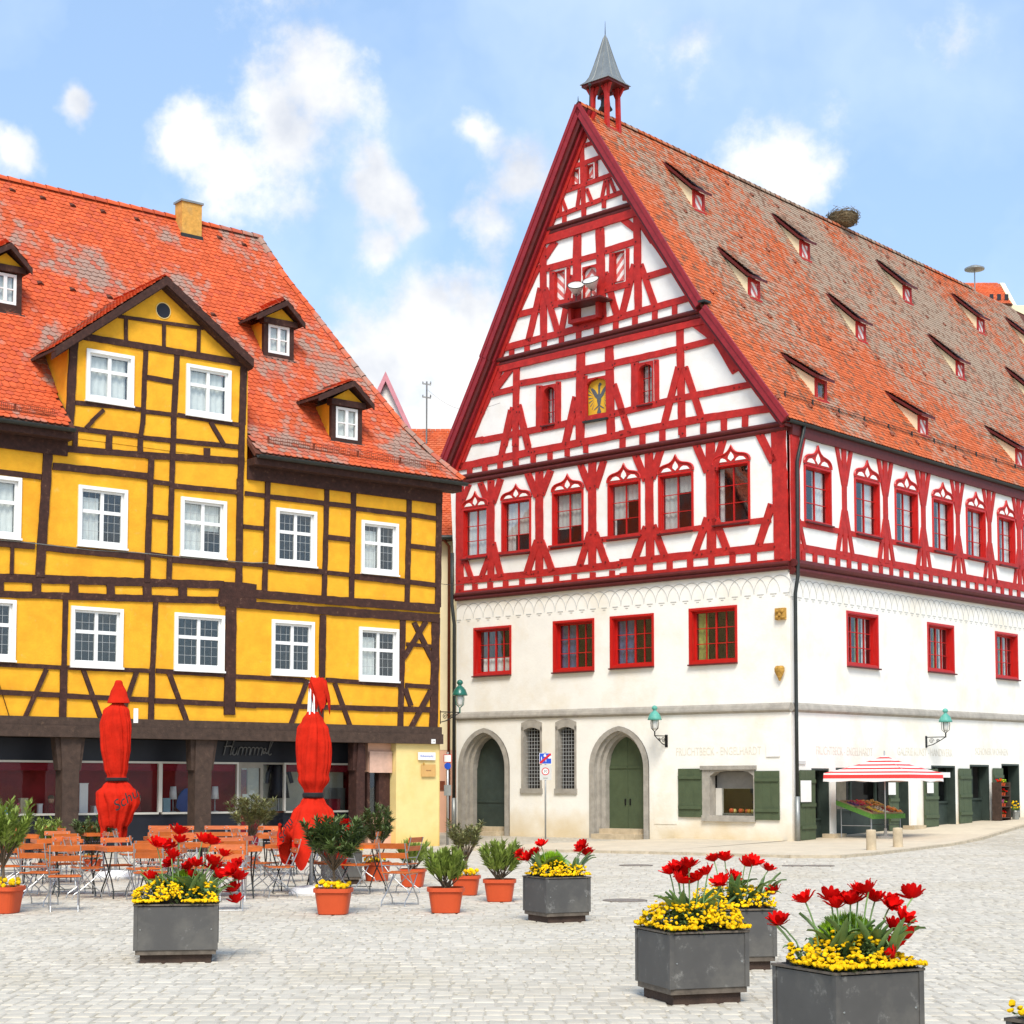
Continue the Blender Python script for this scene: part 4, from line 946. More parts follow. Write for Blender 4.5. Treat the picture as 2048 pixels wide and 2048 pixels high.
# ---- string course, frieze of interlaced arches
def string_course(fac, pts):
    (ua, za), (ub, zb) = pts
    prof = [(0, .16), (.06, .10), (.10, .0), (.10, -.05), (.02, -.10), (0, -.12)]
    mb = MB(); mb.loft([[fac.m(ua, za+z, d) for d, z in prof], [fac.m(ub, zb+z, d) for d, z in prof]]); mb.build('string_course', MAT['stone'], RH)
sF = (FF.uv(923, 1434), FF.uv(1572, 1416)); sF = ((UL, sF[0][1]), (0.0, sF[1][1]))
sR = (FR.uv(1592, 1418), FR.uv(2048, 1434)); sl = (sR[1][1]-sR[0][1])/(sR[1][0]-sR[0][0]); sR = ((0.0, sF[1][1]), (RLEN, sF[1][1]+sl*.5*RLEN))
string_course(FF, sF); string_course(FR, sR)
am = MB(); Wa, Ha = 0.98, 0.50
pa = [(-Wa/2*math.cos(t), Ha*math.sin(t)) for t in [math.pi*i/14 for i in range(15)]]
am.tube([(x, 0, z) for x, z in pa], 0.011, 4)
arch_me = am.mesh('frieze_arch', MAT['frieze'])
def frieze(fac, u0, u1, zf, n):
    for i in range(n):
        u = u0+(u1-u0)*(i+.5)/n
        o = obj('frieze_arch', arch_me, RH, fac.m(u, zf(u)-.62, 0.006), (0, 0, 0 if fac.side == 'F' else math.pi/2), ((u1-u0)/n*2.0/Wa, 1, 1))
    mb = MB(); mb.box(-.11, .11, -.012, 0, -.012, .012); mb.box(-.05, .05, -.012, 0, -.075, -.058); me = mb.mesh('frieze_capital', MAT['frieze'])
    for i in range(n+1):
        u = u0+(u1-u0)*i/n; obj('frieze_capital', me, RH, fac.m(u, zf(u)-.65, 0.0), (0, 0, 0 if fac.side == 'F' else math.pi/2))
ZmF = linK((FF.uv(*ZI(130,1440)), FF.uv(*ZJ(1250,1205))))
frieze(FF, UL+.1, -.1, lambda u: ZmF(u)-.02, 29); frieze(FR, .15, 19.0, lambda u: Lmol(u)-.22, 50)

# ---- pointed doorways
def pointed(u0, u1, zs_, zt, n=9):
    w = (u1-u0); h = zt-zs_
    pts = []
    c = (u0+u1)/2
    for i in range(n+1):
        t = i/n; a = t*math.pi/2
        pts.append((u0+(c-u0)*(1-math.cos(a))**1.0*1.0, zs_+h*(math.sin(a)*0.82+t*0.18)))
    return pts+[(2*c-u, z) for u, z in pts[-2::-1]]
def doorway(u0, u1, zs_, zt, zbase, split, name='doorway'):
    w = u1-u0; J = 0.30
    out = [(u0, -.05)]+pointed(u0, u1, zs_, zt)+[(u1, -.05)]
    # spandrels of wall above the arch, inside the opening
    mb = MB(); arc = pointed(u0, u1, zs_, zt)
    for a, b in zip(arc, arc[1:]): mb.add([FF.m(a[0], a[1], 0), FF.m(b[0], b[1], 0), FF.m(b[0], zt+.001, 0), FF.m(a[0], zt+.001, 0)], [(0,1,2,3)])
    mb.build('arch_spandrel', MAT['cplaster'], RH)
    prevring = None; rings = []
    for (ins, d) in ((-.0, .03), (.14, .03), (.145, -.10), (.21, -.12), (.215, -.24), (.29, -.27), (.30, -.50)):
        k = ins*w*0.62; arc = pointed(u0+k, u1-k, zs_-ins*.25, zt-ins*1.05)
        rings.append([FF.m(u0+k, -.05, d)]+[FF.m(u, z, d) for u, z in arc]+[FF.m(u1-k, -.05, d)])
    mb = MB(); mb.loft(rings, False, False, closed=False)
    so = mb.build('door_surround', MAT['stone'], RH)
    k = .30*w*.62; arc = pointed(u0+k, u1-k, zs_-.075, zt-.315); a0, a1 = u0+k, u1-k
    zb = zbase
    leafs = [(a0, (a0+a1)/2-.006), ((a0+a1)/2+.006, a1)] if split else [(a0, a1)]
    for (b0, b1) in leafs:
        poly = [(b0, zb), (b1, zb)]
        zz = lambda u: next((p[1]+(q[1]-p[1])*(u-p[0])/max(1e-6, q[0]-p[0]) for p, q in zip(arc, arc[1:]) if p[0]-1e-6 <= u <= q[0]+1e-6), zb)
        n = 8
        for i in range(n+1):
            u = b1+(b0-b1)*i/n; poly.append((u, max(zz(u), zb+.3)))
        mb = MB(); FF.prism(mb, poly, -.52, -.46); dl = mb.build('door_leaf', MAT['green'] if split else MAT['dkgreen'], RH)
        zmid = zb+(zs_-zb)*(.42 if not split else 1.0)
        mb = MB(); FF.box(mb, b0+.02, b1-.02, zmid-.035, zmid+.035, -.462, -.435); mb.build('door_rail', MAT['green'] if split else MAT['dkgreen'], dl)
        if split:
            mb = MB(); uu = b1-.09 if b0 == a0 else b0+.09
            FF.box(mb, uu-.02, uu+.02, 1.05, 1.25, -.462, -.43); mb.build('door_handle', MAT['iron'], dl)
    for i, (zt_, dd) in enumerate(((zb-.002, .05), (zb*.5, .34))):
        mb = MB(); FF.box(mb, a0-.02-.1*i, a1+.02+.1*i, -.02, zt_, -.52, dd); mb.build('door_step', MAT['sandstone'], RH)
doorway(*doors[0], 0.30, False); doorway(*doors[1], 0.32, True)
# tall barred windows
for r in tall:
    u0, u1, z0, z1 = r; mb = MB(); J = .10
    FF.box(mb, u0-J, u0, z0, z1, -.22, .03); FF.box(mb, u1, u1+J*.7, z0, z1, -.22, .03); FF.box(mb, u0-J-.03, u1+J, z0-.16, z0, -.22, .06)
    n = 6
    for i in range(n):
        a = u0-J+(u1-u0+1.7*J)*i/n; b = u0-J+(u1-u0+1.7*J)*(i+1)/n; f = lambda t: .13+.10*math.sin(math.pi*t)
        FF.prism(mb, [(a, z1-.02-(0.14-.14*math.sin(math.pi*i/n) if 0 < i else .14)), (b, z1-.02-(0.14-.14*math.sin(math.pi*(i+1)/n) if i+1 < n else .14)), (b, z1+f((i+1)/n)), (a, z1+f(i/n))], -.22, .03)
    w = mb.build('barred_window', MAT['stone'], RH)
    mb = MB(); FF.box(mb, u0, u1, z0, z1, -.30, -.28); mb.build('pane', MAT['dark'], w)
    mb = MB()
    for i in range(1, 6): u = u0+(u1-u0)*i/6; mb.tube([FF.m(u, z0, -.12), FF.m(u, z1, -.12)], .008, 4)
    for j in range(1, 17): z = z0+(z1-z0)*j/17; mb.tube([FF.m(u0, z, -.125), FF.m(u1, z, -.125)], .008, 4)
    mb.build('window_bars', MAT['lead'], w)
# fruit shop window with stone surround and shutters
u0, u1, z0, z1 = shopw; so = FF.rect([ZM(437,948), ZM(836,948), ZM(836,1370), ZM(437,1370)])
mb = MB(); FF.box(mb, so[0], u0, z0, so[3]-.12, -.25, .05); FF.box(mb, u1, so[1], z0, so[3]-.12, -.25, .05); FF.box(mb, so[0]-.04, so[1]+.04, so[3]-.12, so[3], -.02, .10); FF.box(mb, so[0], so[1], so[2], z0, -.25, .09)
n = 8
for i in range(n):
    a = u0+(u1-u0)*i/n; b = u0+(u1-u0)*(i+1)/n; f = lambda t: z1-.14+.14*min(1, math.sin(math.pi*t)*2.2)
    FF.prism(mb, [(a, f(i/n)), (b, f((i+1)/n)), (b, so[3]-.12), (a, so[3]-.12)], -.25, .04)
sw = mb.build('shop_window_surround', MAT['stone'], RH)
mb = MB(); FF.box(mb, u0, u1, z1-.52, z1-.02, -.38, -.34); mb.build('roller_blind', M('grey_blind', (.22, .21, .19), .8), sw)
mb = MB(); FF.box(mb, u0, u0+.22, z0, z1-.5, -.36, -.26); mb.build('window_post', MAT['shopframe'], sw)
mb = MB(); FF.box(mb, u0, u1, z0+.01, z1-.5, -.300, -.295); mb.build('pane', MAT['glass'], sw)
mb = MB(); FF.box(mb, u0, u1, z0+.02, z0+.06, -.75, -.302); mb.build('display_shelf', MAT['zinc'], sw)
for q_ in range(14):
    mb = MB(); uu = ru(u0+.35, u1-.1); rr = ru(.05, .085); mb.blob((uu, ru(.42, .6), z0+.06+rr), rr, rr, rr, 8, 6); mb.build('display_fruit', M('window_fruit', random.choice([(.7,.3,.03),(.6,.08,.02),(.25,.35,.05),(.75,.6,.2)]), .5), sw, smooth=True)
for q in ([ZM(258,970), ZM(438,972), ZM(438,1342), ZM(258,1330)], [ZM(834,985), ZM(1022,990), ZM(1022,1365), ZM(834,1352)]):
    a = FF.rect(q); g = None
    fb = MB(); FF.box(fb, a[0]+.02, a[1]-.02, a[2]+.02, a[3]-.02, .015, .035); g = fb.build('shutter', MAT['green'], RH)
    for i in range(3):
        mb = MB(); FF.box(mb, a[0]+(a[1]-a[0])*i/3+.002, a[0]+(a[1]-a[0])*(i+1)/3-.002, a[2], a[3], .036, .060+.002*(i % 2)); mb.build('shutter_board', MAT['green'], g)
    for t in (.2, .82):
        mb = MB(); z = a[2]+(a[3]-a[2])*t; FF.prism(mb, [(a[0]+.02, z-.05), (a[1]-.02, z-.05), (a[1]-.02, z+.05), (a[0]+.02, z+.05)], .062, .10); mb.build('shutter_batten', MAT['green'], g)
# faint meter-cupboard door left of the shop window
a = FF.rect([ZM(70,1145), ZM(240,1145), ZM(240,1390), ZM(70,1390)])
mb = MB(); FF.box(mb, a[0], a[1], a[2], a[3], 0, .015); mb.build('cupboard_door', MAT['cplaster'], RH)
# carved corner stones
for (y, w_, h_) in ((1228, .34, .34), (1343, .34, .30)):
    u, z = FF.uv(1563, y); mb = MB()
    if h_ > .33: mb.box(u-w_/2, u+w_/2, -.10, .0, z-h_/2, z+h_/2); [mb.blob((u+dx, -.11, z+dz), .06, .05, .06, 6, 4) for dx, dz in ((-.08,.08),(.08,.08),(0,-.03),(-.08,-.1),(.09,-.1))]
    else: mb.loft([[(u+w_/2*k*math.cos(t), -.10-.1*k*math.sin(t), z+dz) for t in [math.pi*i/6 for i in range(7)]] for k, dz in ((.15,-.28),(.5,-.15),(1,.0),(1.0,.10),(.7,.16))])
    mb.build('carved_stone', MAT['ochre'], RH)
# lettering
for (fac, a, b, y, t_, hk) in ((FF, 1352, 1522, 1503, 'FRUCHTBECK - ENGELHARDT', .34), (FR, 1632, 1745, 1503, 'FRUCHTBECK - ENGELHARDT', .36), (FR, 1795, 1905, 1505, 'GALERIE KUNST - HANDWERK', .36), (FR, 1951, 2016, 1504, 'SCHÖNER WOHNEN', .34)):
    fit_text(RH, fac, t_, a, b, y, .006, MAT['faint'], hk=hk)
# ---- roof of the red house
YT = 32.0
def slope(p, q, name, tiles=True, singles=0):
    pv, qv = Vector((p.x, 0, p.z)), Vector((q.x, 0, q.z)); B = qv-pv
    mb = MB(); n = Vector((-B.z, 0, B.x)).normalized() if B.x < 0 else Vector((B.z, 0, -B.x)).normalized()
    dn = -0.10
    up = Vector((B.z, 0, -B.x)).normalized()
    if up.z < 0: up = -up
    a, b = pv-up*0.004, qv-up*0.004; a2, b2 = a-up*.08, b-up*.08
    mb.loft([[(v.x, y, v.z) for v in (a, b, b2, a2)] for y in (-OV+.02, RLEN)])
    r = mb.build(name, MAT['roofbase'], RH)
    if tiles: tile_slope((p.x, -OV, p.z), (0, 1, 0), B, B.length-.10, lambda b: 0.06, lambda b: YT, 0.17, 0.148, MAT['tiler'], RH)
    return r
ev = Vector((eave.x+.03, -OV, eave.z))
slope(ev, kink, 'roof_lower'); slope(kink, ridge, 'roof_upper')
slope(Vector((UL-.5, 0, le.z)), lk, 'roof_rear_lower', False); slope(lk, ridge, 'roof_rear_upper', False)
rt = MB(); rt.loft([[(.11*k*math.cos(t), y, .11*k*math.sin(t)) for t in [math.pi*i/8-.25 for i in range(7+3)]] for y, k in ((0, 1.12), (.05, 1.1), (.34, .92))], False, False, closed=False)
rme = rt.mesh('ridge_tile', MAT['tiler'], smooth=True)
for i in range(int((RLEN-6)/.34)): obj('ridge_tile', rme, RH, (XR, -OV+i*.34, ZR+.02))
# bargeboards with stepped mouldings on the soffit side
def rake(a, b, sgn):
    av, bv = Vector((a[0], 0, a[1])), Vector((b[0], 0, b[1])); d = (bv-av).normalized(); dn = Vector((d.z, 0, -d.x))
    if dn.z > 0: dn = -dn
    def seg(y0, y1, o0, o1, mat, name):
        mb = MB(); mb.loft([[(v+dn*o+Vector((0, y, 0))).to_tuple() for y, o in ((y0, o0), (y1, o0), (y1, o1), (y0, o1))] for v in (av, bv)]); mb.build(name, MAT[mat], RH)
    seg(-OV-.06, -OV+.0, -.10, .20, 'barge', 'bargeboard'); seg(-OV-.085, -OV-.061, -.10, .02, 'barge', 'bargeboard_cap')
    k = 1.35 if sgn < 0 else 1.0
    seg(-OV+.001, -OV+.12, .02, .26*k, 'maroon', 'rake_moulding'); seg(-OV+.121, -.15, .02, .33*k, 'barge', 'rake_moulding'); seg(-.149, -.06, .02, .42*k, 'rtimber', 'rake_moulding')
X = lambda p: (p.x, p.z)
rake(X(ridge), X(kink), 1); rake((kink.x+.12, kink.z-.16), X(ev), 1); rake(X(ridge), X(lk), -1); rake((lk.x+.05, lk.z+.02), (UL-.45, le.z-.2), -1)
mb = MB(); mb.box(kink.x-.05, kink.x+.20, -OV-.09, -OV+.25, kink.z+.0, kink.z+.07); mb.build('roof_flashing', MAT['gutter'], RH)
# ---- dormers: white cheeks, striped hatch, tiled lean-to roof
def roof_z(x):
    if x > kink.x: t = (x-ev.x)/(kink.x-ev.x); return ev.z+(kink.z-ev.z)*t
    t = (x-kink.x)/(ridge.x-kink.x); return kink.z+(ridge.z-kink.z)*t
def roof_hit(px, py, lift=0.0):
    best = None
    O = RED.I @ Vector((0, 0, CAMH)); D = RED.I.to_3x3() @ ray(px, py)
    for (p, q) in ((ev, kink), (kink, ridge)):
        nx, nz = (q.z-p.z), -(q.x-p.x); t = (nx*(p.x-O.x)+nz*(p.z-O.z))/(nx*D.x+nz*D.z); h = O+D*t
        if min(p.x, q.x)-.02 <= h.x <= max(p.x, q.x)+.02: best = h
    return best
dpx = [(1400.7,428),(1613,524),(1818,610),(1965,671),(2070,715),(1512,604),(1725.5,687),(1924,762),(2075,822),(1646,806),(1850,876),(2043.5,938)]
for i, p in enumerate(dpx):
    h = roof_hit(*p)
    if h is None: continue
    x0, y0 = h.x-.05, h.y; w = .34; H = .68; zb = roof_z(x0)-.05; zt = zb+H+.05
    main = (ridge.z-kink.z)/(kink.x-ridge.x) if x0 < kink.x else (kink.z-ev.z)/(ev.x-kink.x); sl = main-.62
    L = H/(main-sl)*1.02
    mb = MB(); mb.box(x0-.04, x0, y0-w, y0-w+.13, zb, zt); mb.box(x0-.04, x0, y0+w-.13, y0+w, zb, zt); mb.box(x0-.04, x0, y0-w+.13, y0+w-.13, zt-.12, zt); mb.box(x0-.04, x0+.08, y0-w+.0, y0+w, zb, zb+.07)
    d = mb.build('dormer', MAT['rtimber'], RH)
    for s in (-1, 1):
        mb = MB(); ya, yb = (y0-w+.0, y0-w+.05) if s < 0 else (y0+w-.05, y0+w)
        tri = [(x0-.045, zb), (x0-.045, zt-.02), (x0-L, zt-.02+sl*(L-.045))]
        mb.loft([[(x, y, z) for x, z in tri] for y in (ya, yb)]); mb.build('dormer_cheek', MAT['creamwall'], d)
        mb = MB(); mb.bar((x0-.02, y0+s*(w+.02), zb+.02), (x0-L, y0+s*(w+.02), zt+sl*L-.02), .05, .04, (0, 1, 0)); mb.build('flashing', MAT['gutter'], d)
    if i == 9:
        mb = MB(); mb.box(x0-.06, x0-.045, y0-w+.13, y0+w-.13, zb+.07, zt-.12); mb.build('pane', MAT['glass'], d)
        mb = MB(); mb.box(x0-.2, x0-.19, y0-w+.13, y0+w-.13, zb+.07, zt-.12); mb.build('dormer_hatch', MAT['dark'], d)
    else:
        for kx in range(2):
            a = y0-w+.13+(2*w-.26)*kx/2; mb = MB(); mb.box(x0-.06, x0-.03, a+.003, a+(2*w-.26)/2-.003, zb+.07, zt-.12); mb.build('dormer_hatch', MAT['stripe_a'], d)
    # roof slab, fascia and its tiles
    fx, fz = x0+.20, zt+.03-.20*.55
    pts = [(fx, fz), (x0, zt+.03), (x0-L-.05, zt+.03+sl*(L+.05))]
    mb = MB(); up = .09
    mb.loft([[(pts[0][0], y, pts[0][1]), (pts[1][0], y, pts[1][1]), (pts[2][0], y, pts[2][1]), (pts[2][0], y, pts[2][1]+up), (pts[1][0], y, pts[1][1]+up), (pts[0][0], y, pts[0][1]+up)] for y in (y0-w-.13, y0+w+.13)])
    mb.build('dormer_roof', MAT['maroon'], d)
    B1 = Vector((pts[2][0]-pts[0][0], 0, pts[2][1]-pts[0][1]))
    tile_slope((pts[0][0]+.02, y0-w-.15, pts[0][1]+up+.02), (0, 1, 0), B1, B1.length-.15, lambda b: .09, lambda b: 2*w+.24, .17, .15, MAT['tiler'], d, name='dormer_tiles')
# small orange-capped vent tiles on the slope
vm = MB(); vm.loft([[(.0, -.07, .0), (0, .07, 0), (0, .07, .03), (0, 0, .075), (0, -.07, .03)], [(-.16, -.06, .02), (-.16, .06, .02), (-.16, .06, .03), (-.16, 0, .035), (-.16, -.06, .03)]]); vme = vm.mesh('vent_tile', MAT['copper'])
for (px, py) in [(1395,345),(1455,373),(1505,396),(1556,419),(1605,441),(1653,462),(1700,480),(1740,500),(1775,520),(1810,535),(1845,550),(1880,570),(1372,430),(1482,480),(1537,507),(1590,530),(1690,570),(1740,588),(1790,612),(1855,640),(1890,655),(1425,592),(1487,620),(1540,640),(1598,663),(1660,684),(1706,704),(1756,722),(1803,740),(1850,755),(1890,770),(1555,803),(1622,820),(1677,838),(1731,857),(1785,876),(1836,893),(1884,906),(1930,922)]:
    h = roof_hit(px, py)
    if h: obj('vent_tile', vme, RH, (h.x, h.y, h.z+.06), (0, math.radians(58), 0))
# snow guard along the eaves
def snow_guard(parent, pts, up, hgt, post, mat, nrail=3, ns=26):
    mb = MB(); P = [Vector(p) for p in pts]
    for k in range(nrail): mb.tube([p+up*(hgt*k/(nrail-1)+.05) for p in P], .008, 4)
    for a, b in zip(P, P[1:]):
        for i in range(ns): q = a.lerp(b, i/ns); mb.tube([q+up*.05, q+up*(hgt+.05)], .006, 3)
        mb.box(a.x-.02, a.x+.02, a.y-.02, a.y+.02, a.z, a.z+hgt+.06)
    return mb.build('snow_guard', mat, parent)
sx = ev.x-.62; upR = Vector((.0, 0, 1))
snow_guard(RH, [(sx, .5+1.55*i, roof_z(sx)) for i in range(13)], upR, .16, .1, MAT['gutter'], 3, 20)
# ---- bell turret on the ridge
h = RED.hit('x', XR, 1211, 245); yb = h.y
d = MB(); s = .31
tur = None
mb = MB(); mb.box(XR-s-.05, XR+s+.05, yb-s-.05, yb+s+.05, ZR-.75, ZR-.42); tur = mb.build('bell_turret', MAT['rtimber'], RH)
for sx_ in (-1, 1):
    for sy in (-1, 1):
        mb = MB(); mb.bar((XR+sx_*s, yb+sy*s, ZR-.6), (XR+sx_*s*.92, yb+sy*s*.92, ZR+1.0), .13, .13, (1, 0, 0)); mb.build('post', MAT['rtimber'], tur)
        mb = MB(); mb.bar((XR+sx_*s*.9, yb+sy*s*.9, ZR+.62), (XR+sx_*s*1.55, yb+sy*s*1.1, ZR+1.0), .07, .09, (0, 1, 0)); mb.build('brace', MAT['rtimber'], tur)
        mb = MB(); mb.bar((XR+sx_*s*.9, yb+sy*s*.9, ZR+.62), (XR+sx_*s*.3, yb+sy*s*.92, ZR+1.0), .07, .09, (0, 1, 0)); mb.build('brace', MAT['rtimber'], tur)
e = .56
mb = MB(); mb.box(XR-e, XR+e, yb-e, yb+e, ZR+1.0, ZR+1.09); mb.build('turret_eaves', MAT['maroon'], tur)
prof = [(.60, 1.09), (.47, 1.20), (.38, 1.37), (.30, 1.66), (.21, 2.02), (.115, 2.42), (.04, 2.74), (.012, 2.84)]
mb = MB(); mb.loft([[(XR+r*a, yb+r*b, ZR+z) for a, b in ((-1,-1),(0,-1),(1,-1),(1,0),(1,1),(0,1),(-1,1),(-1,0))] for r, z in prof]); mb.build('spire', MAT['zinc'], tur)
mb = MB()
for a, b in ((-1,-1),(1,-1),(1,1),(-1,1),(-.4,-1),(.4,-1),(1,-.4),(1,.4)): mb.tube([(XR+r*a, yb+r*b, ZR+z) for r, z in prof[:-1]], .014, 4)
mb.build('spire_seam', MAT['zinc'], tur)
mb = MB(); mb.tube([(XR, yb, ZR+2.75), (XR, yb, ZR+3.3)], .018, 5, .004); mb.build('finial', MAT['gutter'], tur)
mb = MB(); mb.lathe([(.03, .42), (.12, .40), (.15, .30), (.17, .12), (.24, .0), (.22, .0)], (XR, yb, ZR+.28), 14); mb.build('bell', MAT['gutter'], tur, smooth=True)
mb = MB(); mb.bar((XR-s, yb, ZR+.76), (XR+s, yb, ZR+.76), .08, .1); mb.build('bell_beam', MAT['maroon'], tur)
mb = MB(); mb.tube([(XR+.03, -OV+.55, ZR), (XR+.03, -OV+.55, ZR+.95)], .03, 5, .006); mb.blob((XR+.03, -OV+.55, ZR+.85), .06, .06, .06, 8, 5); mb.build('lightning_rod', MAT['gutter'], RH)
mb = MB(); mb.tube([(XR, -OV-.02, ZR), (XR, -OV-.02, ZR+.3)], .03, 5, .006); mb.build('finial', MAT['gutter'], RH)

# ---- eagle panel
ea = MB(); FF.box(ea, eag[0], eag[1], eag[2], eag[3], -.08, -.06); ep = ea.build('painted_panel', M('gold_panel', (0.74, 0.42, 0.03), 0.7, 0.12, 4.0, fleck=(0.55, 0.22, 0.02), fleck_amt=0.4, fleck_scale=6), RH)
eu, ez = (eag[0]+eag[1])/2, (eag[2]+eag[3])/2; eh = (eag[3]-eag[2])
mb = MB(); E = lambda pts, d0=-.062, d1=-.052: FF.prism(mb, [(eu+x*eh*1.25, ez+.04*eh+z*eh*1.3) for x, z in pts], d0, d1)
E([(-.035,.06),(.035,.06),(.05,-.05),(.02,-.16),(-.02,-.16),(-.05,-.05)]); E([(-.02,.05),(.02,.05),(.03,.2),(.065,.23),(.02,.27),(-.02,.22)], -.0625, -.0525)
for sgn in (-1, 1):
    E([(sgn*.03,.05),(sgn*.09,.14),(sgn*.17,.20),(sgn*.19,.16),(sgn*.10,.02),(sgn*.03,-.04)], -.063, -.053)
    for k in range(7):
        a = math.radians(62-k*21); bx, bz = .10+.02*math.cos(a)+.05*math.sin(max(0, a)), .10-.03*k
        E([(sgn*bx, bz), (sgn*(bx+.13*math.cos(a)), bz+.13*math.sin(a)+.012), (sgn*(bx+.125*math.cos(a)), bz+.13*math.sin(a)-.014)], -.0635-.0004*k, -.0535-.0004*k)
    E([(sgn*.02,-.14),(sgn*.11,-.20),(sgn*.12,-.22),(sgn*.02,-.17)], -.0615, -.0515); E([(0,-.14),(sgn*.05,-.27),(sgn*.02,-.30),(0,-.30)], -.0612, -.0512)
    E([(0,-.30),(sgn*.12,-.33),(sgn*.13,-.345),(0,-.32)], -.0611, -.0511)
E([(-.012,-.25),(.012,-.25),(.012,-.38),(-.012,-.38)], -.0641, -.0545)
mb.build('painted_eagle', M('eagle_grey', (0.10, 0.11, 0.12), 0.8, 0.3, 20), ep)
mb = MB(); FF.box(mb, eag[0]-.05, eag[1]+.05, eag[2]-.06, eag[2]-.002, .0, .2); mb.build('panel_sill', MAT['gutter'], RH)
# ---- shelf with two floodlights
a = FF.uv(*ZH(640,868), .4); b = FF.uv(*ZH(958,815), .4); zs_ = (a[1]+b[1])/2-.02
mb = MB(); mb.box(a[0], b[0], -.75, -.06, zs_-.05, zs_); mb.build('lamp_shelf', MAT['maroon'], RH)
c0 = FF.rect([ZH(712,930), ZH(940,880), ZH(945,950), ZH(715,1000)])
mb = MB(); FF.box(mb, c0[0], c0[0]+.12, c0[2]-.1, zs_-.05, .06, .34); FF.box(mb, c0[1]-.12, c0[1], c0[2]-.1, zs_-.05, .06, .34); FF.box(mb, c0[0]+.12, c0[1]-.12, c0[2]-.12, c0[2], .06, .34); mb.build('shelf_bracket', MAT['rtimber'], RH)
for (x, y), which in ((ZH(725,738), 'left'), (ZH(838,700), 'right')):
    u, z = FF.uv(x, y, .45); w = RED.M @ Vector((u, -.45, zs_))
    t = thing('floodlight', 'round white %s floodlight on the small shelf of the red gable' % ('left-hand lower' if which == 'left' else 'right-hand upper'), 'floodlight', w, RED.ang+(.1 if which == 'left' else -.25), 'floodlights on the gable shelf')
    hz = max(.16, z-zs_)
    mb = MB(); mb.box(-.05, .05, -.05, .05, 0, .05); mb.tube([(0, 0, .04), (0, 0, hz-.05)], .02, 6); mb.build('stand', MAT['gutter'], t)
    mb = MB(); tl = math.radians(55); D = Vector((0.3, -math.cos(tl), math.sin(tl))).normalized(); up = D.orthogonal().normalized(); sd_ = D.cross(up)
    P = lambda r, k: [(Vector((0, 0, hz+.03))+D*k*1.3+up*r*1.3*math.cos(2*math.pi*j/14)+sd_*r*1.3*math.sin(2*math.pi*j/14)).to_tuple() for j in range(14)]
    mb.loft([P(.05, -.22), P(.10, -.16), P(.20, .02), P(.215, .05)], True, False); mb.build('reflector', MAT['mwhite'], t, smooth=True)
    mb = MB(); mb.loft([P(.205, .045), P(.19, .06), P(.02, .075)]); mb.build('lens', MAT['milk'], t, smooth=True)
    mb = MB(); mb.tube(P(.212, .05)+P(.212, .05)[:1], .014, 5); mb.build('rim', MAT['gutter'], t)

# ---- shops of the right-hand front
def batten_shutter(u0, u1, z0, z1, ang=0.0, hinge=None, mat='green', proud=.03):
    """board shutter lying against the wall, or swung open about its hinge"""
    w = u1-u0
    e = bpy.data.objects.new('shutter', None)
    o = MB(); FRm = lambda mb, a, b, c, d_, e0, e1: mb.box(e0, e1, a, b, c, d_)
    FRm(o, .015, w-.015, .015, z1-z0-.015, .0, .022)
    g = o.build('shutter', MAT[mat], RH, loc=(proud, u0 if hinge != 'R' else u0, z0))
    if hinge: g.rotation_euler = (0, 0, ang)
    n = 3
    for i in range(n):
        mb = MB(); FRm(mb, w*i/n+.003, w*(i+1)/n-.003, 0, z1-z0, .023, .045+.002*(i % 2)); mb.build('shutter_board', MAT[mat], g)
    for t in (.18, .5, .84):
        mb = MB(); z = (z1-z0)*t; FRm(mb, .02, w-.02, z-.05, z+.05, .048, .085); mb.build('shutter_batten', MAT[mat], g)
    return g
gz = lambda u: 0.033*max(0, u-.5)+.07
for (a, b, c, dd) in ((uR(228), uR(342), 1520, 992), (uR(900), uR(972), 1380, 1010), (uR(1168), uR(1272), 1405, 970), (uR(1432), uR(1524), 1390, 962), (uR(1690), uR(1764), 1370, 958)):
    batten_shutter(a, b, gz(a)+.02, shop_top+.012*a-.02)
for (a, b, kind) in ops:
    zt = zR(500, 975)+0.033*a*.6; z0 = gz(a); dp = .30
    mb = MB(); J = .05
    FR.box(mb, a, a+J, z0, zt, -dp-.1, -.002); FR.box(mb, b-J, b, z0, zt, -dp-.1, -.002); FR.box(mb, a+J, b-J, zt-.06, zt, -dp-.1, -.002)
    if kind in ('window', 'bay', 'door'):
        FR.box(mb, a+J, b-J, z0-.1, z0+(.75 if kind != 'door' else .55), -dp-.06, -dp+.02)
        FR.box(mb, a+J, b-J, z0+(.75 if kind != 'door' else .55), z0+(.82 if kind != 'door' else .6), -dp-.06, -dp+.06)
        for t in ((.0, .5, 1.0) if kind != 'bay' else (0, .3, .65, .8, 1)):
            u = a+J+(b-a-2*J)*t; FR.box(mb, max(a+J, u-.035), min(b-J, u+.035), z0+.6, zt-.06, -dp-.05, -dp+.03)
    g = mb.build('shop_frame', MAT['dkgreen'], RH)
    if kind != 'dark':
        mb = MB(); FR.box(mb, a+J, b-J, z0+.7, zt-.06, -dp-.012, -dp-.006); mb.build('pane', MAT['shopglass'], g)
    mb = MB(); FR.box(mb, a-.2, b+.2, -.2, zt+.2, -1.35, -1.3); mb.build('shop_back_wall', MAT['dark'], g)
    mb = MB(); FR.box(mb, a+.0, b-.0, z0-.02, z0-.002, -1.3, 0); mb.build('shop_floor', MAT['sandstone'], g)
mb = MB(); FR.box(mb, uR(680), uR(775), .6, 2.3, -.9, -.86); mb.build('tan_panel', MAT['sandstone'], RH)  # upright tan panel inside the shop bay
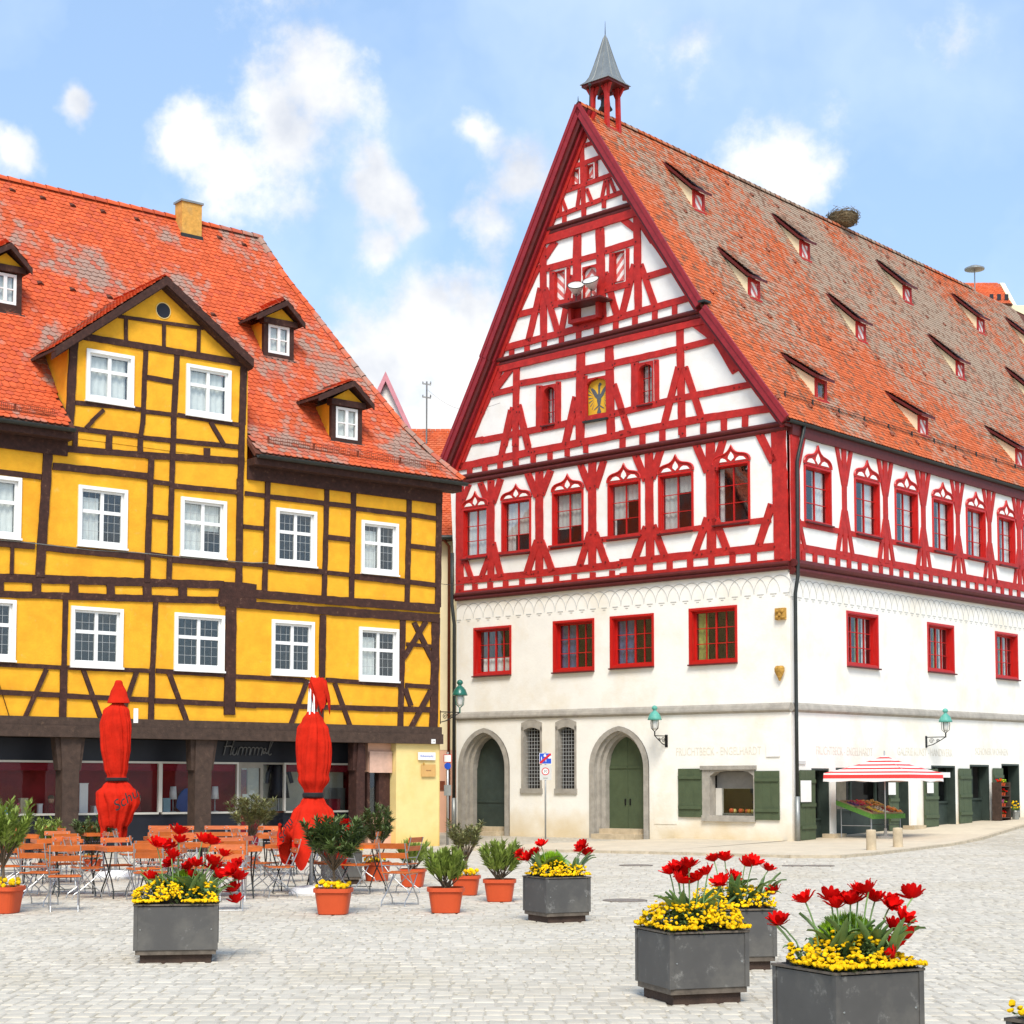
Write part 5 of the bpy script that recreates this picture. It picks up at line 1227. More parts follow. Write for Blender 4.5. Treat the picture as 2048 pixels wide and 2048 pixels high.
for a, b in ((uR(462), uR(512)), (uR(1066), uR(1116))):
    mb = MB(); FR.box(mb, a, b-.06, -.1, shop_top+.1, -.3, .045); mb.build('white_pier', MAT['wplaster'], RH)
    mb = MB(); FR.box(mb, a-.25, b+.1, -.05, gz(a)+.12, -.1, .3); mb.build('door_step', MAT['sandstone'], RH)
mb = MB(); FR.box(mb, uR(1245), uR(1368), zR(1300, 1038), zR(1300, 998), .01, .05); mb.build('shop_sign', MAT['mwhite'], RH)
# ================================================================== yellow half-timbered house
YH = thing('yellow_timbered_house', 'yellow half-timbered house with brown beams, orange tiled roof and shop arcade', 'house', (_y.x, _y.y, 0), YEL.ang)
UY = -15.5
yv = FY.uv
ZY0 = (yv(440, 1479)[1]+yv(870, 1489)[1])/2        # underside of the arcade beam
ye = YEL.hit('y', -0.45, 800, 946); ZEV = ye.z
uend = YEL.hit('y', -0.45, 928, 961).x
P1 = (0.55, ZEV+.98)
def _plane_hit(px, py, p, tan):
    O = YEL.I @ Vector((0, 0, CAMH)); D = YEL.I.to_3x3() @ ray(px, py)
    t = (p[1]-O.z+tan*(O.y-p[0]))/(D.z-tan*D.y); return O+D*t
_r = _plane_hit(518, 478, P1, 1.36); P2 = (_r.y, _r.z); URE = _r.x
P0 = (-0.45, ZEV)
UZ0, UZ1 = yv(*ZA(535, 1700))[0]-.06, yv(*ZA(1848, 1700))[0]+.06     # gabled bay
zapex = yv(*ZA(1245, 890))
zfoot = (yv(*ZA(500, 1320))[1]+yv(*ZA(1860, 1510))[1])/2
ztop = ZEV-.15
ywin = [(ZA, (650,1380),(1020,1440),(1005,1825),(640,1770)), (ZA, (1405,1495),(1755,1550),(1735,1925),(1395,1885)),
        (ZC, (-210,390),(175,435),(155,895),(-225,870)), (ZC, (596,485),(975,525),(955,975),(575,945)), (ZC, (1370,575),(1720,610),(1705,1045),(1350,1020)),
        (ZD, (425,200),(740,240),(725,660),(415,630)), (ZD, (1070,295),(1355,330),(1345,725),(1060,695)),
        (ZC, (-260,1330),(135,1355),(112,1820),(-280,1800)), (ZC, (535,1400),(940,1420),(925,1875),(525,1855)), (ZC, (1320,1455),(1705,1465),(1690,1895),(1305,1890)),
        (ZD, (390,1045),(720,1070),(710,1475),(385,1470)), (ZD, (1050,1100),(1355,1125),(1350,1525),(1045,1510))]
YW = [inset(FY.rect([z(*p) for p in ps], .03), .10) for z, *ps in ywin]
wall('wall', YH, FY, [(UY, ZY0), (0, ZY0), (0, ztop), (UY, ztop)], YW[2:], MAT['yplaster'])
gp_ = [(UZ0, ztop), (UZ1, ztop), (UZ1, zfoot), ((UZ0+UZ1)/2, zapex[1]), (UZ0, zfoot)]
gp_[3] = (zapex[0], zapex[1]-.1)
wall('gable_wall', YH, FY, gp_, YW[:2], MAT['yplaster'], d=0.012)
mb = MB(); ylen = P2[0]*2
mb.add([(0,0,0),(0,ylen,0),(0,ylen,ztop),(0,P2[0],P2[1]-.2),(0,P1[0],P1[1]-.1),(0,0,ztop),(UY,0,0),(UY,ylen,0),(UY,ylen,ztop),(UY,P2[0],P2[1]-.2),(UY,P1[0],P1[1]-.1),(UY,0,ztop)], [(0,1,2,5),(11,10,9,8,7,6),(1,7,8,2)])
mb.build('end_wall', MAT['palewall'], YH, recalc=False)
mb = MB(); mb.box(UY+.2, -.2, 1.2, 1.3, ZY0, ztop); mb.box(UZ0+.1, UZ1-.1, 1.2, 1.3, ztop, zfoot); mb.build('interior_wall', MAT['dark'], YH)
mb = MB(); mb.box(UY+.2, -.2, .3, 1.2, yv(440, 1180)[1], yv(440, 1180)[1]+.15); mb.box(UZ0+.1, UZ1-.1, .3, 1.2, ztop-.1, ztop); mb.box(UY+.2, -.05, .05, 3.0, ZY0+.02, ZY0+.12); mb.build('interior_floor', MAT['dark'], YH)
for i, r in enumerate(YW):
    c = [('curtain_or_reflection', 0, 1, 0, 1)] if i in (0, 1, 2) else ([('curtain_or_reflection', 0, 1, .45, 1), ('curtain_or_reflection', .0, .5, 0, .45)] if i == 4 else ([('curtain_or_reflection', .05, .45, 0, .9)] if i in (3, 6, 11) else None))
    window(YH, FY, r, .035 if i < 2 else .05, 2, 2, MAT['white'], casing=.085, proud=.055, sash=.055, mull=.085, glass='glass', transom=.60 if i > 1 else .64, lead=None if i < 3 else (6, 5), base=0.012 if i < 2 else 0, curt=c)
    mb = MB(); FY.box(mb, r[0]-.10, r[1]+.10, r[2]-.135, r[2]-.088, -.01, .10); mb.build('window_sill', MAT['white'], YH)
YTm = lambda z, x0, y0, x1, y1, w, d1=0.035, mat='ytimber', name='timber': timber(YH, FY, z(x0, y0), z(x1, y1), w*z.k*.90, -0.02, d1, MAT[mat], name, jit=0.09, d=0.03)
def YTS(z, rows, **k):
    for r in rows: YTm(z, *r, **k)
YTS(ZC, [(-300,85,420,178,110),(-300,355,312,430,45),(400,208,1100,265,52),(1100,265,1845,312,58),(520,60,1050,122,42),(1080,135,1810,203,40),
  (570,60,568,195,40),(825,105,822,228,50),(1060,125,1058,255,42),(1306,150,1300,275,42),(1562,212,1560,285,50),
  (400,348,760,385,58),(760,385,1120,425,55),(1150,465,1290,482,38),(1310,498,1800,545,42),(1145,727,1275,742,36),
  (-300,905,262,950,55),(330,962,720,1000,55),(720,1000,1092,1032,55),(1138,1012,1262,1030,36),(1300,1055,1795,1098,48),
  (-300,1180,300,1200,72),(300,1200,1000,1222,70),(1000,1222,1690,1245,68),(-300,1305,400,1325,56),(400,1325,1000,1345,58),(1000,1345,1720,1362,58),
  (8,1200,8,1310,44),(278,1215,276,1320,70),(560,1222,558,1335,68),(836,1230,836,1345,66),(1112,1240,1112,1350,68),(1380,1245,1380,1355,68),(1690,1262,1932,1285,100),(1650,1325,1932,1362,90),
  (368,180,300,1185,76),(94,955,88,1165,28),(-140,955,-145,1165,28),(1142,285,1108,1225,45),(1312,-5,1275,1235,40),(1826,10,1798,1290,46),(1080,-5,1060,130,36),(702,5,648,60,34),(1588,15,1692,190,34),
  (497,1355,482,1932,42),(1176,1375,1150,1932,42),(1748,1360,1742,1932,82),(-300,1830,470,1868,36),(508,1868,1130,1893,36),(1178,1892,1310,1900,36),(-150,1350,-155,1932,42)])
YTS(ZE, [(1180,8,1695,38,38),(-300,155,470,190,44),(500,196,1130,226,44),(1170,232,1690,257,44),(1790,262,1932,270,44),(483,-10,474,375,58),(1150,-10,1140,388,46),(1736,-10,1733,338,88),
  (352,-5,186,365,36),(628,-5,765,375,38),(1030,15,905,385,38),(1272,5,1412,395,40),(-330,0,-480,360,36),(-40,-5,75,365,0.1)])
YTS(ZD, [(152,-10,142,840,50),(362,-10,337,840,40),(812,-30,788,875,40),(1012,0,994,895,42),(1432,80,1414,930,40),(1657,70,1646,960,46),
  (190,100,345,118,36),(378,125,790,175,40),(822,180,992,198,38),(1030,215,1412,262,40),(1445,262,1650,292,38),(178,350,332,367,36),(815,430,988,450,40),(1438,497,1640,522,38),
  (165,632,332,645,34),(358,655,785,695,46),(815,700,985,718,36),(1020,728,1405,768,50),(1435,770,1635,795,38),
  (0,838,800,905,70),(800,905,1658,970,70),(0,925,760,985,62),(760,985,1655,1045,70),
  (85,940,72,1770,86),(777,1020,770,1490,50),(768,1490,762,1870,40),(1382,1045,1362,1885,46),(1632,1040,1612,1895,66),(118,1482,640,1512,38),(800,1508,1352,1548,38),(1400,1548,1602,1562,36),
  (120,1692,720,1712,44),(720,1712,1352,1732,44),(1388,1730,1600,1735,48),(662,1508,528,1865,36),(868,1535,988,1875,36),
  (1465,1075,1612,1372,40),(1557,1068,1385,1345,40),(1408,1238,1602,1256,30),(1396,1570,1442,1705,40),(1592,1590,1428,1895,40)])
YTS(ZA, [(555,1282,1200,1388,54),(1200,1388,1855,1500,54),(895,1142,1535,1232,28),(950,1145,950,1330,28),(1237,1188,1236,1370,28),(1502,1235,1496,1425,28),(562,1300,525,1960,66),(1102,1380,1078,1960,40),(1338,1430,1310,1960,46),(1842,1500,1828,1960,56),
  (1110,1602,1312,1638,44),(570,1792,1062,1845,38),(1100,1862,1312,1885,36),(1340,1885,1822,1965,38),(785,1848,690,1935,34)])
mb = MB(); c = yv(*ZA(1230,1100)); mb.loft([[FY.m(c[0]+.19*k*math.cos(t), c[1]+.19*k*math.sin(t), d_) for t in [2*math.pi*i/20 for i in range(20)]] for k, d_ in ((1, .0), (1, .02))]); mb.build('round_vent', MAT['shopdark'], YH)
mb = MB(); mb.tube([FY.m(c[0]+.20*math.cos(t), c[1]+.20*math.sin(t), .02) for t in [2*math.pi*i/20 for i in range(21)]], .012, 5); mb.build('vent_rim', MAT['palewall'], YH)
# arcade beams
za, zb_ = yv(0, 1468)[1], yv(879, 1489)[1]
bm = lambda u, k: (u, ZY0+k)
mb = MB(); FY.box(mb, UY, .05, ZY0, ZY0+.27, -.35, .10); mb.build('arcade_beam', MAT['ytimber2'], YH)
mb = MB(); FY.box(mb, UY, .03, ZY0+.272, ZY0+.47, -.30, .06); mb.build('arcade_beam', MAT['ytimber2'], YH)
def ypost(x0, x1, xt0, xt1, z=ZE, mat='ytimber2'):
    u0, u1 = yv(*z(x0, 900))[0], yv(*z(x1, 900))[0]; t0, t1 = yv(*z(xt0, 520))[0], yv(*z(xt1, 520))[0]
    zk = yv(*z((x0+x1)/2, 760))[1]
    mb = MB(); FY.box(mb, u0, u1, 0, zk, -.40, -.02); FY.prism(mb, [(u0, zk), (u1, zk), (t1-.12, ZY0-.002), (t0+.12, ZY0-.002)], -.40, -.02); p = mb.build('arcade_post', MAT[mat], YH)
    for (a, b, c_) in ((u0, t0, -1), (u1, t1, 1)):
        mb = MB(); FY.prism(mb, [(a, zk+.01), (a+c_*.07, zk+.01), (b, ZY0-.003), (b-c_*.15, ZY0-.003)], -.34, -.08); mb.build('post_bracket', MAT[mat], p)
ypost(472, 598, 425, 655); ypost(1475, 1598, 1450, 1655); ypost(560, 640, 540, 700, ZF); ypost(882, 945, 870, 960, ZF, 'ytimber'); ypost(-545, -425, -590, -370)
# pale corner pier
pu = yv(793, 1600)[0]
mb = MB(); mb.box(pu, -.01, .02, 4.0, 0, ZY0-.002); mb.build('corner_pier', MAT['palewall'], YH)
# shop front set back in the arcade
SD = -1.15
sv = lambda x, y, z=ZE: FY.uv(*z(x, y), SD)
zt_, zb2 = (sv(300, 672)[1]+sv(1795, 705)[1])/2, (sv(200, 1075)[1]+sv(1400, 1080)[1])/2
xr = FY.uv(*ZF(965, 800), SD)[0]
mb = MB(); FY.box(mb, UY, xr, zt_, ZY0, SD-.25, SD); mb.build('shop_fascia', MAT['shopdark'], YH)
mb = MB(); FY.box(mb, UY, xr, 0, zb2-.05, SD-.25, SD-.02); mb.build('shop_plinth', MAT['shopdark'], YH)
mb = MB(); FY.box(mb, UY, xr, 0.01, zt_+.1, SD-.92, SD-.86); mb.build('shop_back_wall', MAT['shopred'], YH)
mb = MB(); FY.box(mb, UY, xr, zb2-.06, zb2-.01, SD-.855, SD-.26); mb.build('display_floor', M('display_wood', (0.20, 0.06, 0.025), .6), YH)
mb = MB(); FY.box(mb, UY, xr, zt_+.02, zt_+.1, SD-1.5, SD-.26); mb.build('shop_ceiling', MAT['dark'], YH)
ue = [UY, sv(-700, 900)[0], sv(1208, 900)[0], sv(1797, 900)[0]]
dF = lambda x: FY.uv(*ZF(x, 900), SD)[0]
segs = [(ue[0], ue[1]), (ue[1], ue[2]), (ue[2], ue[3]), (dF(330), dF(868))]
for a, b in segs:
    mb = MB(); f = .05
    FY.box(mb, a, a+f, zb2, zt_, SD-.06, SD+.03); FY.box(mb, b-f, b, zb2, zt_, SD-.06, SD+.03); FY.box(mb, a+f, b-f, zt_-f, zt_, SD-.06, SD+.03); FY.box(mb, a+f, b-f, zb2-f, zb2, SD-.06, SD+.05)
    g = mb.build('display_window', MAT['shopframe'], YH)
    mb = MB(); FY.box(mb, a+f, b-f, zb2, zt_-f, SD-.02, SD-.014); mb.build('pane', MAT['shopglass'], g)
    mb = MB(); FY.box(mb, a+f, b-f, zt_-.24, zt_-f, SD-.12, SD-.10); mb.build('valance', MAT['redval'], g)
# door between the display windows
a, b = ue[3], dF(330)
mb = MB(); f = .07; um = dF(165)
FY.box(mb, a+.001, a+f, 0, zt_, SD-.06, SD+.02); FY.box(mb, um-.06, um+.03, 0, zt_, SD-.06, SD+.02); FY.box(mb, a+f, um-.06, zt_-.15, zt_, SD-.06, SD+.02); FY.box(mb, um+.03, b-.001, zt_-.05, zt_, SD-.06, SD+.02)
g = mb.build('shop_door_frame', M('aged_door_frame', (0.30, 0.27, 0.22), .6), YH)
mb = MB(); FY.box(mb, a+f, um-.06, .9, zt_-.15, SD-.03, SD-.02); mb.build('door_glass', MAT['glass'], g)
mb = MB(); FY.box(mb, a+f, um-.06, .02, .9, SD-.04, SD-.01); mb.build('door_panel', MAT['redval'], g)
mb = MB(); FY.box(mb, um+.03, b-.001, .2, zt_-.05, SD-.03, SD-.02); mb.build('door_glass', MAT['shopglass'], g)
mb = MB(); FY.box(mb, um+.03, dF(900), .6, zt_-.06, SD-.84, SD-.80); mb.build('display_back', M('pale_display', (0.66, 0.66, 0.52), .9, .15, 2.0), YH)
for (x, y) in ((700, 900),): pass
for k in range(7):
    mb = MB(); u = a+f+.06+ru(0, um-a-.4); z = 1.15+ru(0, 1.0); FY.box(mb, u, u+.16, z, z+.12, SD-.045-.003*k, SD-.042-.003*k); mb.build('door_notice', MAT['signgrey'], g)
# right bay with roller blind
a, b = FY.uv(*ZF(968, 800), SD+.9)[0], pu
zr1, zr0 = FY.uv(*ZF(1040, 615), SD+.9)[1], FY.uv(*ZF(1040, 775), SD+.9)[1]
mb = MB(); FY.box(mb, a, b, 0, zr0-1.2, SD+.6, SD+.9); mb.build('side_bay_wall', MAT['pinkwall'], YH)
mb = MB(); FY.box(mb, a, b, zr0+.02, ZY0, SD+.6, SD+.88); mb.build('side_bay_lintel', MAT['pinkwall'], YH)
mb = MB(); FY.prism(mb, [(a, zr0), (b-.02, zr0), (b-.02, zr1), (a, zr1)], SD+.92, SD+.97); mb.build('roller_blind', M('salmon_blind', (.62, .40, .30), .8), YH)
mb = MB(); FY.box(mb, a, a+.08, zr0-1.2, zr0, SD+.7, SD+.86); FY.box(mb, a+.08, b-.3, zr0-1.2, zr0-1.12, SD+.7, SD+.86); FY.box(mb, b-.38, b-.02, zr0-1.2, zr0, SD+.7, SD+.86); g = mb.build('side_bay_window', MAT['ytimber'], YH)
mb = MB(); FY.box(mb, a+.08, b-.38, zr0-1.12, zr0, SD+.74, SD+.75); mb.build('pane', MAT['glass'], g)
mb = MB(); FY.box(mb, a, b, 0, zr0+.2, SD+.2, SD+.25); mb.build('bay_back', MAT['dark'], YH)
# Hummel lettering in script strokes
def script(parent, fac, u0, z0, h, strokes, d, mat, r=.012, slant=.25):
    mb = MB()
    for s in strokes: mb.tube([fac.m(u0+(x+slant*y)*h, z0+y*h, d) for x, y in s], r, 5)
    return mb.build('lettering', mat, parent)
def arc(cx, cy, rx, ry, a0, a1, n=8): return [(cx+rx*math.cos(math.radians(a0+(a1-a0)*i/n)), cy+ry*math.sin(math.radians(a0+(a1-a0)*i/n))) for i in range(n+1)]
hump = lambda x: [(x, 0), (x+.02, .42)]+arc(x+.14, .36, .12, .12, 170, 0, 6)+[(x+.27, 0)]
ST = [[(0,-.02),(.02,.5),(.04,1.0)], [(.5,1.0),(.46,.5),(.45,0)], [(-.08,.50),(.25,.55),(.5,.52)], [(.45,0),(.55,.1),(.62,.45),(.60,.15)]+arc(.72,.12,.12,.12,180,340,6)+[(.86,.45),(.88,.05),(.95,.05)],
      hump(.97), hump(1.24), hump(1.51)+[(1.80,.06)], hump(1.82), hump(2.09), hump(2.36)+[(2.66,.06)], [(2.66,.15),(2.85,.25)]+arc(2.78,.28,.10,.16,10,330,9)+[(3.0,.12)], [(3.0,.12),(3.15,.5)]+arc(3.17,.85,.07,.16,-10,190,7)+[(3.08,.4),(3.12,.08),(3.25,.02),(3.35,.12)]]
hu, hz_ = FY.uv(*ZE(1685, 640), SD+.02); hu2 = FY.uv(*ZF(250, 640), SD+.02)[0]
script(YH, FY, hu, hz_, (hu2-hu)/3.5, ST, SD+.03, M('dull_grey_letter', (.16, .16, .16), .5, metal=.2), r=.018)
def yroof(y):
    if y < P1[0]: return P0[1]+(P1[1]-P0[1])*(y-P0[0])/(P1[0]-P0[0])
    return P1[1]+(P2[1]-P1[1])*(y-P1[0])/(P2[0]-P1[0])
def yroof_hit(px, py):
    O = YEL.I @ Vector((0, 0, CAMH)); D = YEL.I.to_3x3() @ ray(px, py)
    for (p, q) in ((P0, P1), (P1, P2)):
        ny, nz = (q[1]-p[1]), -(q[0]-p[0]); t = (ny*(p[0]-O.y)+nz*(p[1]-O.z))/(ny*D.y+nz*D.z); h = O+D*t
        if p[0]-.02 <= h.y <= q[0]+.02: return h
    return h
# ---- roof of the yellow house
def yslope(p, q, u0, u1, name, tiles=True, singles=0, skip=None):
    pv, qv = Vector((0, *p)), Vector((0, *q)); B = qv-pv; up = Vector((0, -B.z, B.y)).normalized()
    if up.z < 0: up = -up
    a2, b2 = pv-up*.10, qv-up*.10
    for (ka, kb) in (((u0, UZ0-.02), (UZ1+.02, u1)) if skip else ((u0, u1),)):
        mb = MB(); e0, e1 = (hip_u(p[0]), hip_u(q[0])) if kb == u1 else (kb, kb); ym_ = [q for q in hip if p[0] < q[0] < p[0]*0+P2[0]] if kb == u1 else []
        rr = [(ka, pv, a2), (ka, qv, b2)]
        mb.loft([[(ka, v.y, v.z) for v in (pv-up*.004, qv-up*.004, b2, a2)], [(e, v.y, v.z) for e, v in ((e0, pv-up*.004), (e1, qv-up*.004), (e1, b2), (e0, a2))]]); mb.build(name, MAT['roofbase'], YH)
    if tiles: tile_slope((u0, p[0], p[1]), (1, 0, 0), B, B.length-.06, lambda b: .09, lambda b: hip_u(p[0]+(q[0]-p[0])*b/B.length)-u0-.04, .18, .165, MAT['tiley'], YH, singles=singles, skip=skip, near=lambda a, b: b+0.8*(a-(-12.6-u0))**2*.05+(50 if a+u0 < -12.8 else 0))
hip = []
for p_ in ((928,960),(914,953),(864,912),(811,860),(742,777),(684,703),(625,626),(572,560),(518,478)):
    h = yroof_hit(*p_); hip.append((h.y, h.x))
hip[0] = (P0[0], uend); hip[-1] = (P2[0], URE); hip.sort()
def hip_u(y):
    for (ya, ua), (yb_, ub) in zip(hip, hip[1:]):
        if y <= yb_: return ua+(ub-ua)*(y-ya)/max(1e-6, yb_-ya)
    return hip[-1][1]
yslope(P0, P1, UY, uend, 'roof_lower', singles=300, skip=lambda a, b: UZ0-.1 < a+UY < UZ1+.1)
yslope(P1, P2, UY, uend, 'roof_upper')
mb = MB(); vs_ = [(u, y, yroof(y)-.02) for y, u in hip]; n_ = len(vs_)
mb.add(vs_+[(uend, 2*P2[0]-P0[0], P0[1]-.02)], [(i, i+1, n_) for i in range(n_-1)]); mb.build('hip_slope', MAT['tiley'], YH)
mb = MB(); mb.add([(UY, P2[0], P2[1]-.02), (URE, P2[0], P2[1]-.02), (uend, 2*P2[0]-P0[0], P0[1]-.02), (UY, 2*P2[0]-P0[0], P0[1]-.02)], [(0, 1, 2, 3)]); mb.build('roof_rear', MAT['tiley'], YH)
rt = MB(); rt.loft([[(x, .12*k*math.cos(t), .12*k*math.sin(t)) for t in [math.pi*i/8-.25 for i in range(10)]] for x, k in ((0, 1.1), (.05, 1.1), (.36, .92))], False, False, closed=False); yme = rt.mesh('ridge_tile', MAT['tiley'], smooth=True)
for i in range(int((URE-UY)/.36)+1): obj('ridge_tile', yme, YH, (UY+.36*i, P2[0], P2[1]+.02))
vt = MB(); vt.loft([[(.10*k*math.cos(t), x, .10*k*math.sin(t)) for t in [math.pi*i/6 for i in range(7)]] for x, k in ((0, 1.1), (.05, 1.1), (.36, .92))], False, False, closed=False); vme2 = vt.mesh('hip_tile', MAT['tiley'], smooth=True)
for (ya, ua), (yb_, ub) in zip(hip, hip[1:]):
    A_, B_ = Vector((ua, ya, yroof(ya))), Vector((ub, yb_, yroof(yb_))); D_ = B_-A_; n = max(1, round(D_.length/.34)); rot = D_.to_track_quat('Y', 'Z').to_euler()
    for i in range(n): obj('hip_tile', vme2, YH, A_.lerp(B_, i/n)+Vector((-.02, 0, .035)), rot)
for a_, b_ in ((UY, UZ0-.02), (UZ1+.02, uend-.05)):
    mb = MB(); mb.box(a_, b_, -.42, 0, ZEV-.28, ZEV-.10); mb.build('eaves_soffit', MAT['ytimber'], YH)
for a_, b_ in ((UY, UZ0-.02), (UZ1+.02, .02)):
    mb = MB(); FY.box(mb, a_, b_, ZEV-.62, ZEV-.281, 0, .07); mb.build('eaves_beam', MAT['ytimber'], YH)
for (a, b) in ((UY, UZ0-.05), (UZ1+.05, uend+.05)):
    mb = MB(); g1 = lambda u: [(u, -.52+.09*math.cos(t), ZEV-.04+.09*math.sin(t)) for t in [math.pi+math.pi*i/8 for i in range(9)]]+[(u, -.52+.075*math.cos(t), ZEV-.04+.075*math.sin(t)) for t in [2*math.pi-math.pi*i/8 for i in range(9)]]
    mb.loft([g1(a), g1(b)]); mb.build('gutter', MAT['gutter'], YH)
def yguard(a, b):
    A, B_ = yroof_hit(*a), yroof_hit(*b); n = max(1, round((B_-A).length/1.3))
    snow_guard(YH, [A.lerp(B_, i/n) for i in range(n+1)], Vector((0, -.15, 1)).normalized(), .17, .1, MAT['copper'], 3, 20)
yguard(ZB(365,1245), ZB(1670,1450)); yguard(ZA(-200,1830), ZA(420,1920))
# gabled bay: cheeks, roof, bargeboards
zc = (UZ0+UZ1)/2; zc = zapex[0]; za_ = zapex[1]
ym = lambda z: P1[0]+(z-P1[1])/(P2[1]-P1[1])*(P2[0]-P1[0]) if z > P1[1] else P0[0]+(z-P0[1])/(P1[1]-P0[1])*(P1[0]-P0[0])
for u in (UZ0, UZ1):
    mb = MB(); mb.loft([[(x, 0.01, ztop), (x, ym(zfoot), zfoot), (x, 0.01, zfoot)] for x in (u-.03, u+.03)]); mb.build('bay_cheek', MAT['yplaster'], YH)
fl, fr_ = FY.uv(*ZA(415, 1400), .25), FY.uv(*ZA(1905, 1490), .25); ap = FY.uv(*ZA(1250, 868), .25)
for (f, s) in ((fl, -1), (fr_, 1)):
    A3 = Vector((ap[0], -.28, ap[1])); F3 = Vector((f[0], -.28, f[1])); yb1, yb0 = ym(ap[1]), ym(f[1])
    mb = MB(); up = Vector((0, 0, .07))
    q = [A3, F3, Vector((f[0], yb0, f[1])), Vector((ap[0], yb1, ap[1]))]
    mb.loft([[v.to_tuple() for v in q], [(v+up).to_tuple() for v in q]]); mb.build('bay_roof', MAT['ytimber'], YH)
    d_ = (F3-A3); B_ = (A3-F3); bl = B_.length
    # tiles run up from the foot to the ridge; rows end where they meet the main roof
    def hi(b, f=f, bl=bl): return ym(f[1]+(ap[1]-f[1])*b/bl)+.28-.05
    tile_slope((f[0], -.30, f[1]+.075), (0, 1, 0), B_, bl-.08, lambda b: .06, hi, .18, .165, MAT['tiley'], YH, name='bay_tiles')
    dn = Vector((0, 0, -1))
    mb = MB(); mb.loft([[(v+Vector((0, y, 0))+dn*o).to_tuple() for y, o in ((-.05, -.08), (0, -.08), (0, .14), (-.05, .14))] for v in (A3, F3)]); mb.build('bargeboard', MAT['ytimber'], YH)
    mb = MB(); mb.loft([[(v+Vector((0, y, 0))+dn*o).to_tuple() for y, o in ((.001, .02), (.24, .02), (.24, .19), (.001, .17))] for v in (A3, F3)]); mb.build('rake_board', MAT['ytimber'], YH)
# dormers with white casements
def ydormer(xl, xr_, yt, yb, apx, el, er, base, z=ZB):
    c0, c1 = yroof_hit(*z(*base[0])), yroof_hit(*z(*base[1])); y0 = (c0.y+c1.y)/2
    H = lambda x, y: YEL.hit('y', y0, *z(x, y))
    p, q = H(xl, (yt+yb)/2), H(xr_, (yt+yb)/2); zt, zb = H((xl+xr_)/2, yt).z, H((xl+xr_)/2, yb).z
    A_, L_, R2 = H(*apx), H(*el), H(*er); ze = (L_.z+R2.z)/2; u0, u1 = p.x-.14, q.x+.14; fac = Facade(YEL, 'F')
    class Fd(Facade):
        def m(s, u, zz, d): return (u, y0-d, zz)
    fd = Fd(YEL, 'F')
    zbase = yroof(y0)
    mb = MB(); w_ = .13
    fd.box(mb, u0, p.x, zbase-.1, ze, -.12, .0); fd.box(mb, q.x, u1, zbase-.1, ze, -.12, .0); fd.box(mb, u0-.06, u1+.06, ze-.02, ze+.14, -.15, .10); fd.box(mb, p.x, q.x, zbase-.1, zb, -.10, .0)
    d_ = mb.build('dormer', MAT['ytimber'], YH)
    yb1 = ym(ze)
    for u in (u0+.02, u1-.02):
        mb = MB(); mb.loft([[(x, y0+.12, zbase-.02+.0), (x, yb1+.05, ze+.05), (x, y0+.12, ze+.05)] for x in (u-.02, u+.02)]); mb.build('dormer_cheek', MAT['yplaster'], d_)
    window(d_, fd, (p.x, q.x, zb, zt), .03, 2, 2, MAT['white'], casing=0, proud=.02, sash=.07, mull=.09, bar=.03, glass='glass', name='casement', curt=[('curtain_or_reflection', 0, 1, 0, 1)])
    mb = MB(); fd.prism(mb, [(u0-.02, ze+.13), (u1+.02, ze+.13), (A_.x, A_.z-.12)], -.10, .02); mb.build('dormer_gable', MAT['yplaster'], d_)
    mb = MB(); fd.box(mb, u0-.08, u1+.08, zbase-.16, zbase+.04, .0, .04); mb.build('flashing', MAT['gutter'], d_)
    for f in (L_, R2):
        A3 = Vector((A_.x, y0-.28, A_.z)); F3 = Vector((f.x, y0-.28, ze+.02)); q4 = [A3, F3, Vector((f.x, ym(ze)+.1, ze+.02)), Vector((A_.x, ym(A_.z)+.05, A_.z))]
        mb = MB(); mb.loft([[v.to_tuple() for v in q4], [(v+Vector((0,0,.07))).to_tuple() for v in q4]]); mb.build('dormer_roof', MAT['ytimber'], d_)
        B_ = A3-F3
        tile_slope((f.x, y0-.30, ze+.095), (0, 1, 0), B_, B_.length-.06, lambda b: .05, lambda b: (ym(ze)-y0+.3)+(ym(A_.z)-ym(ze))*b/B_.length, .18, .165, MAT['tiley'], d_, name='dormer_tiles')
        mb = MB(); mb.loft([[(v+Vector((0, y, 0))-Vector((0,0,o))).to_tuple() for y, o in ((-.04, -.075), (0, -.075), (0, .08), (-.04, .08))] for v in (A3, F3)]); mb.build('bargeboard', MAT['ytimber'], d_)
ydormer(365, 525, 345, 560, (465,190), (238,318), (600,352), ((345,590),(545,625)))
ydormer(875, 1040, 965, 1200, (968,795), (700,942), (1118,948), ((855,1225),(1070,1250)))
ydormer(-45, 125, 815, 1045, (45,630), (-210,770), (208,812), ((-60,1110),(140,1140)), z=ZA)
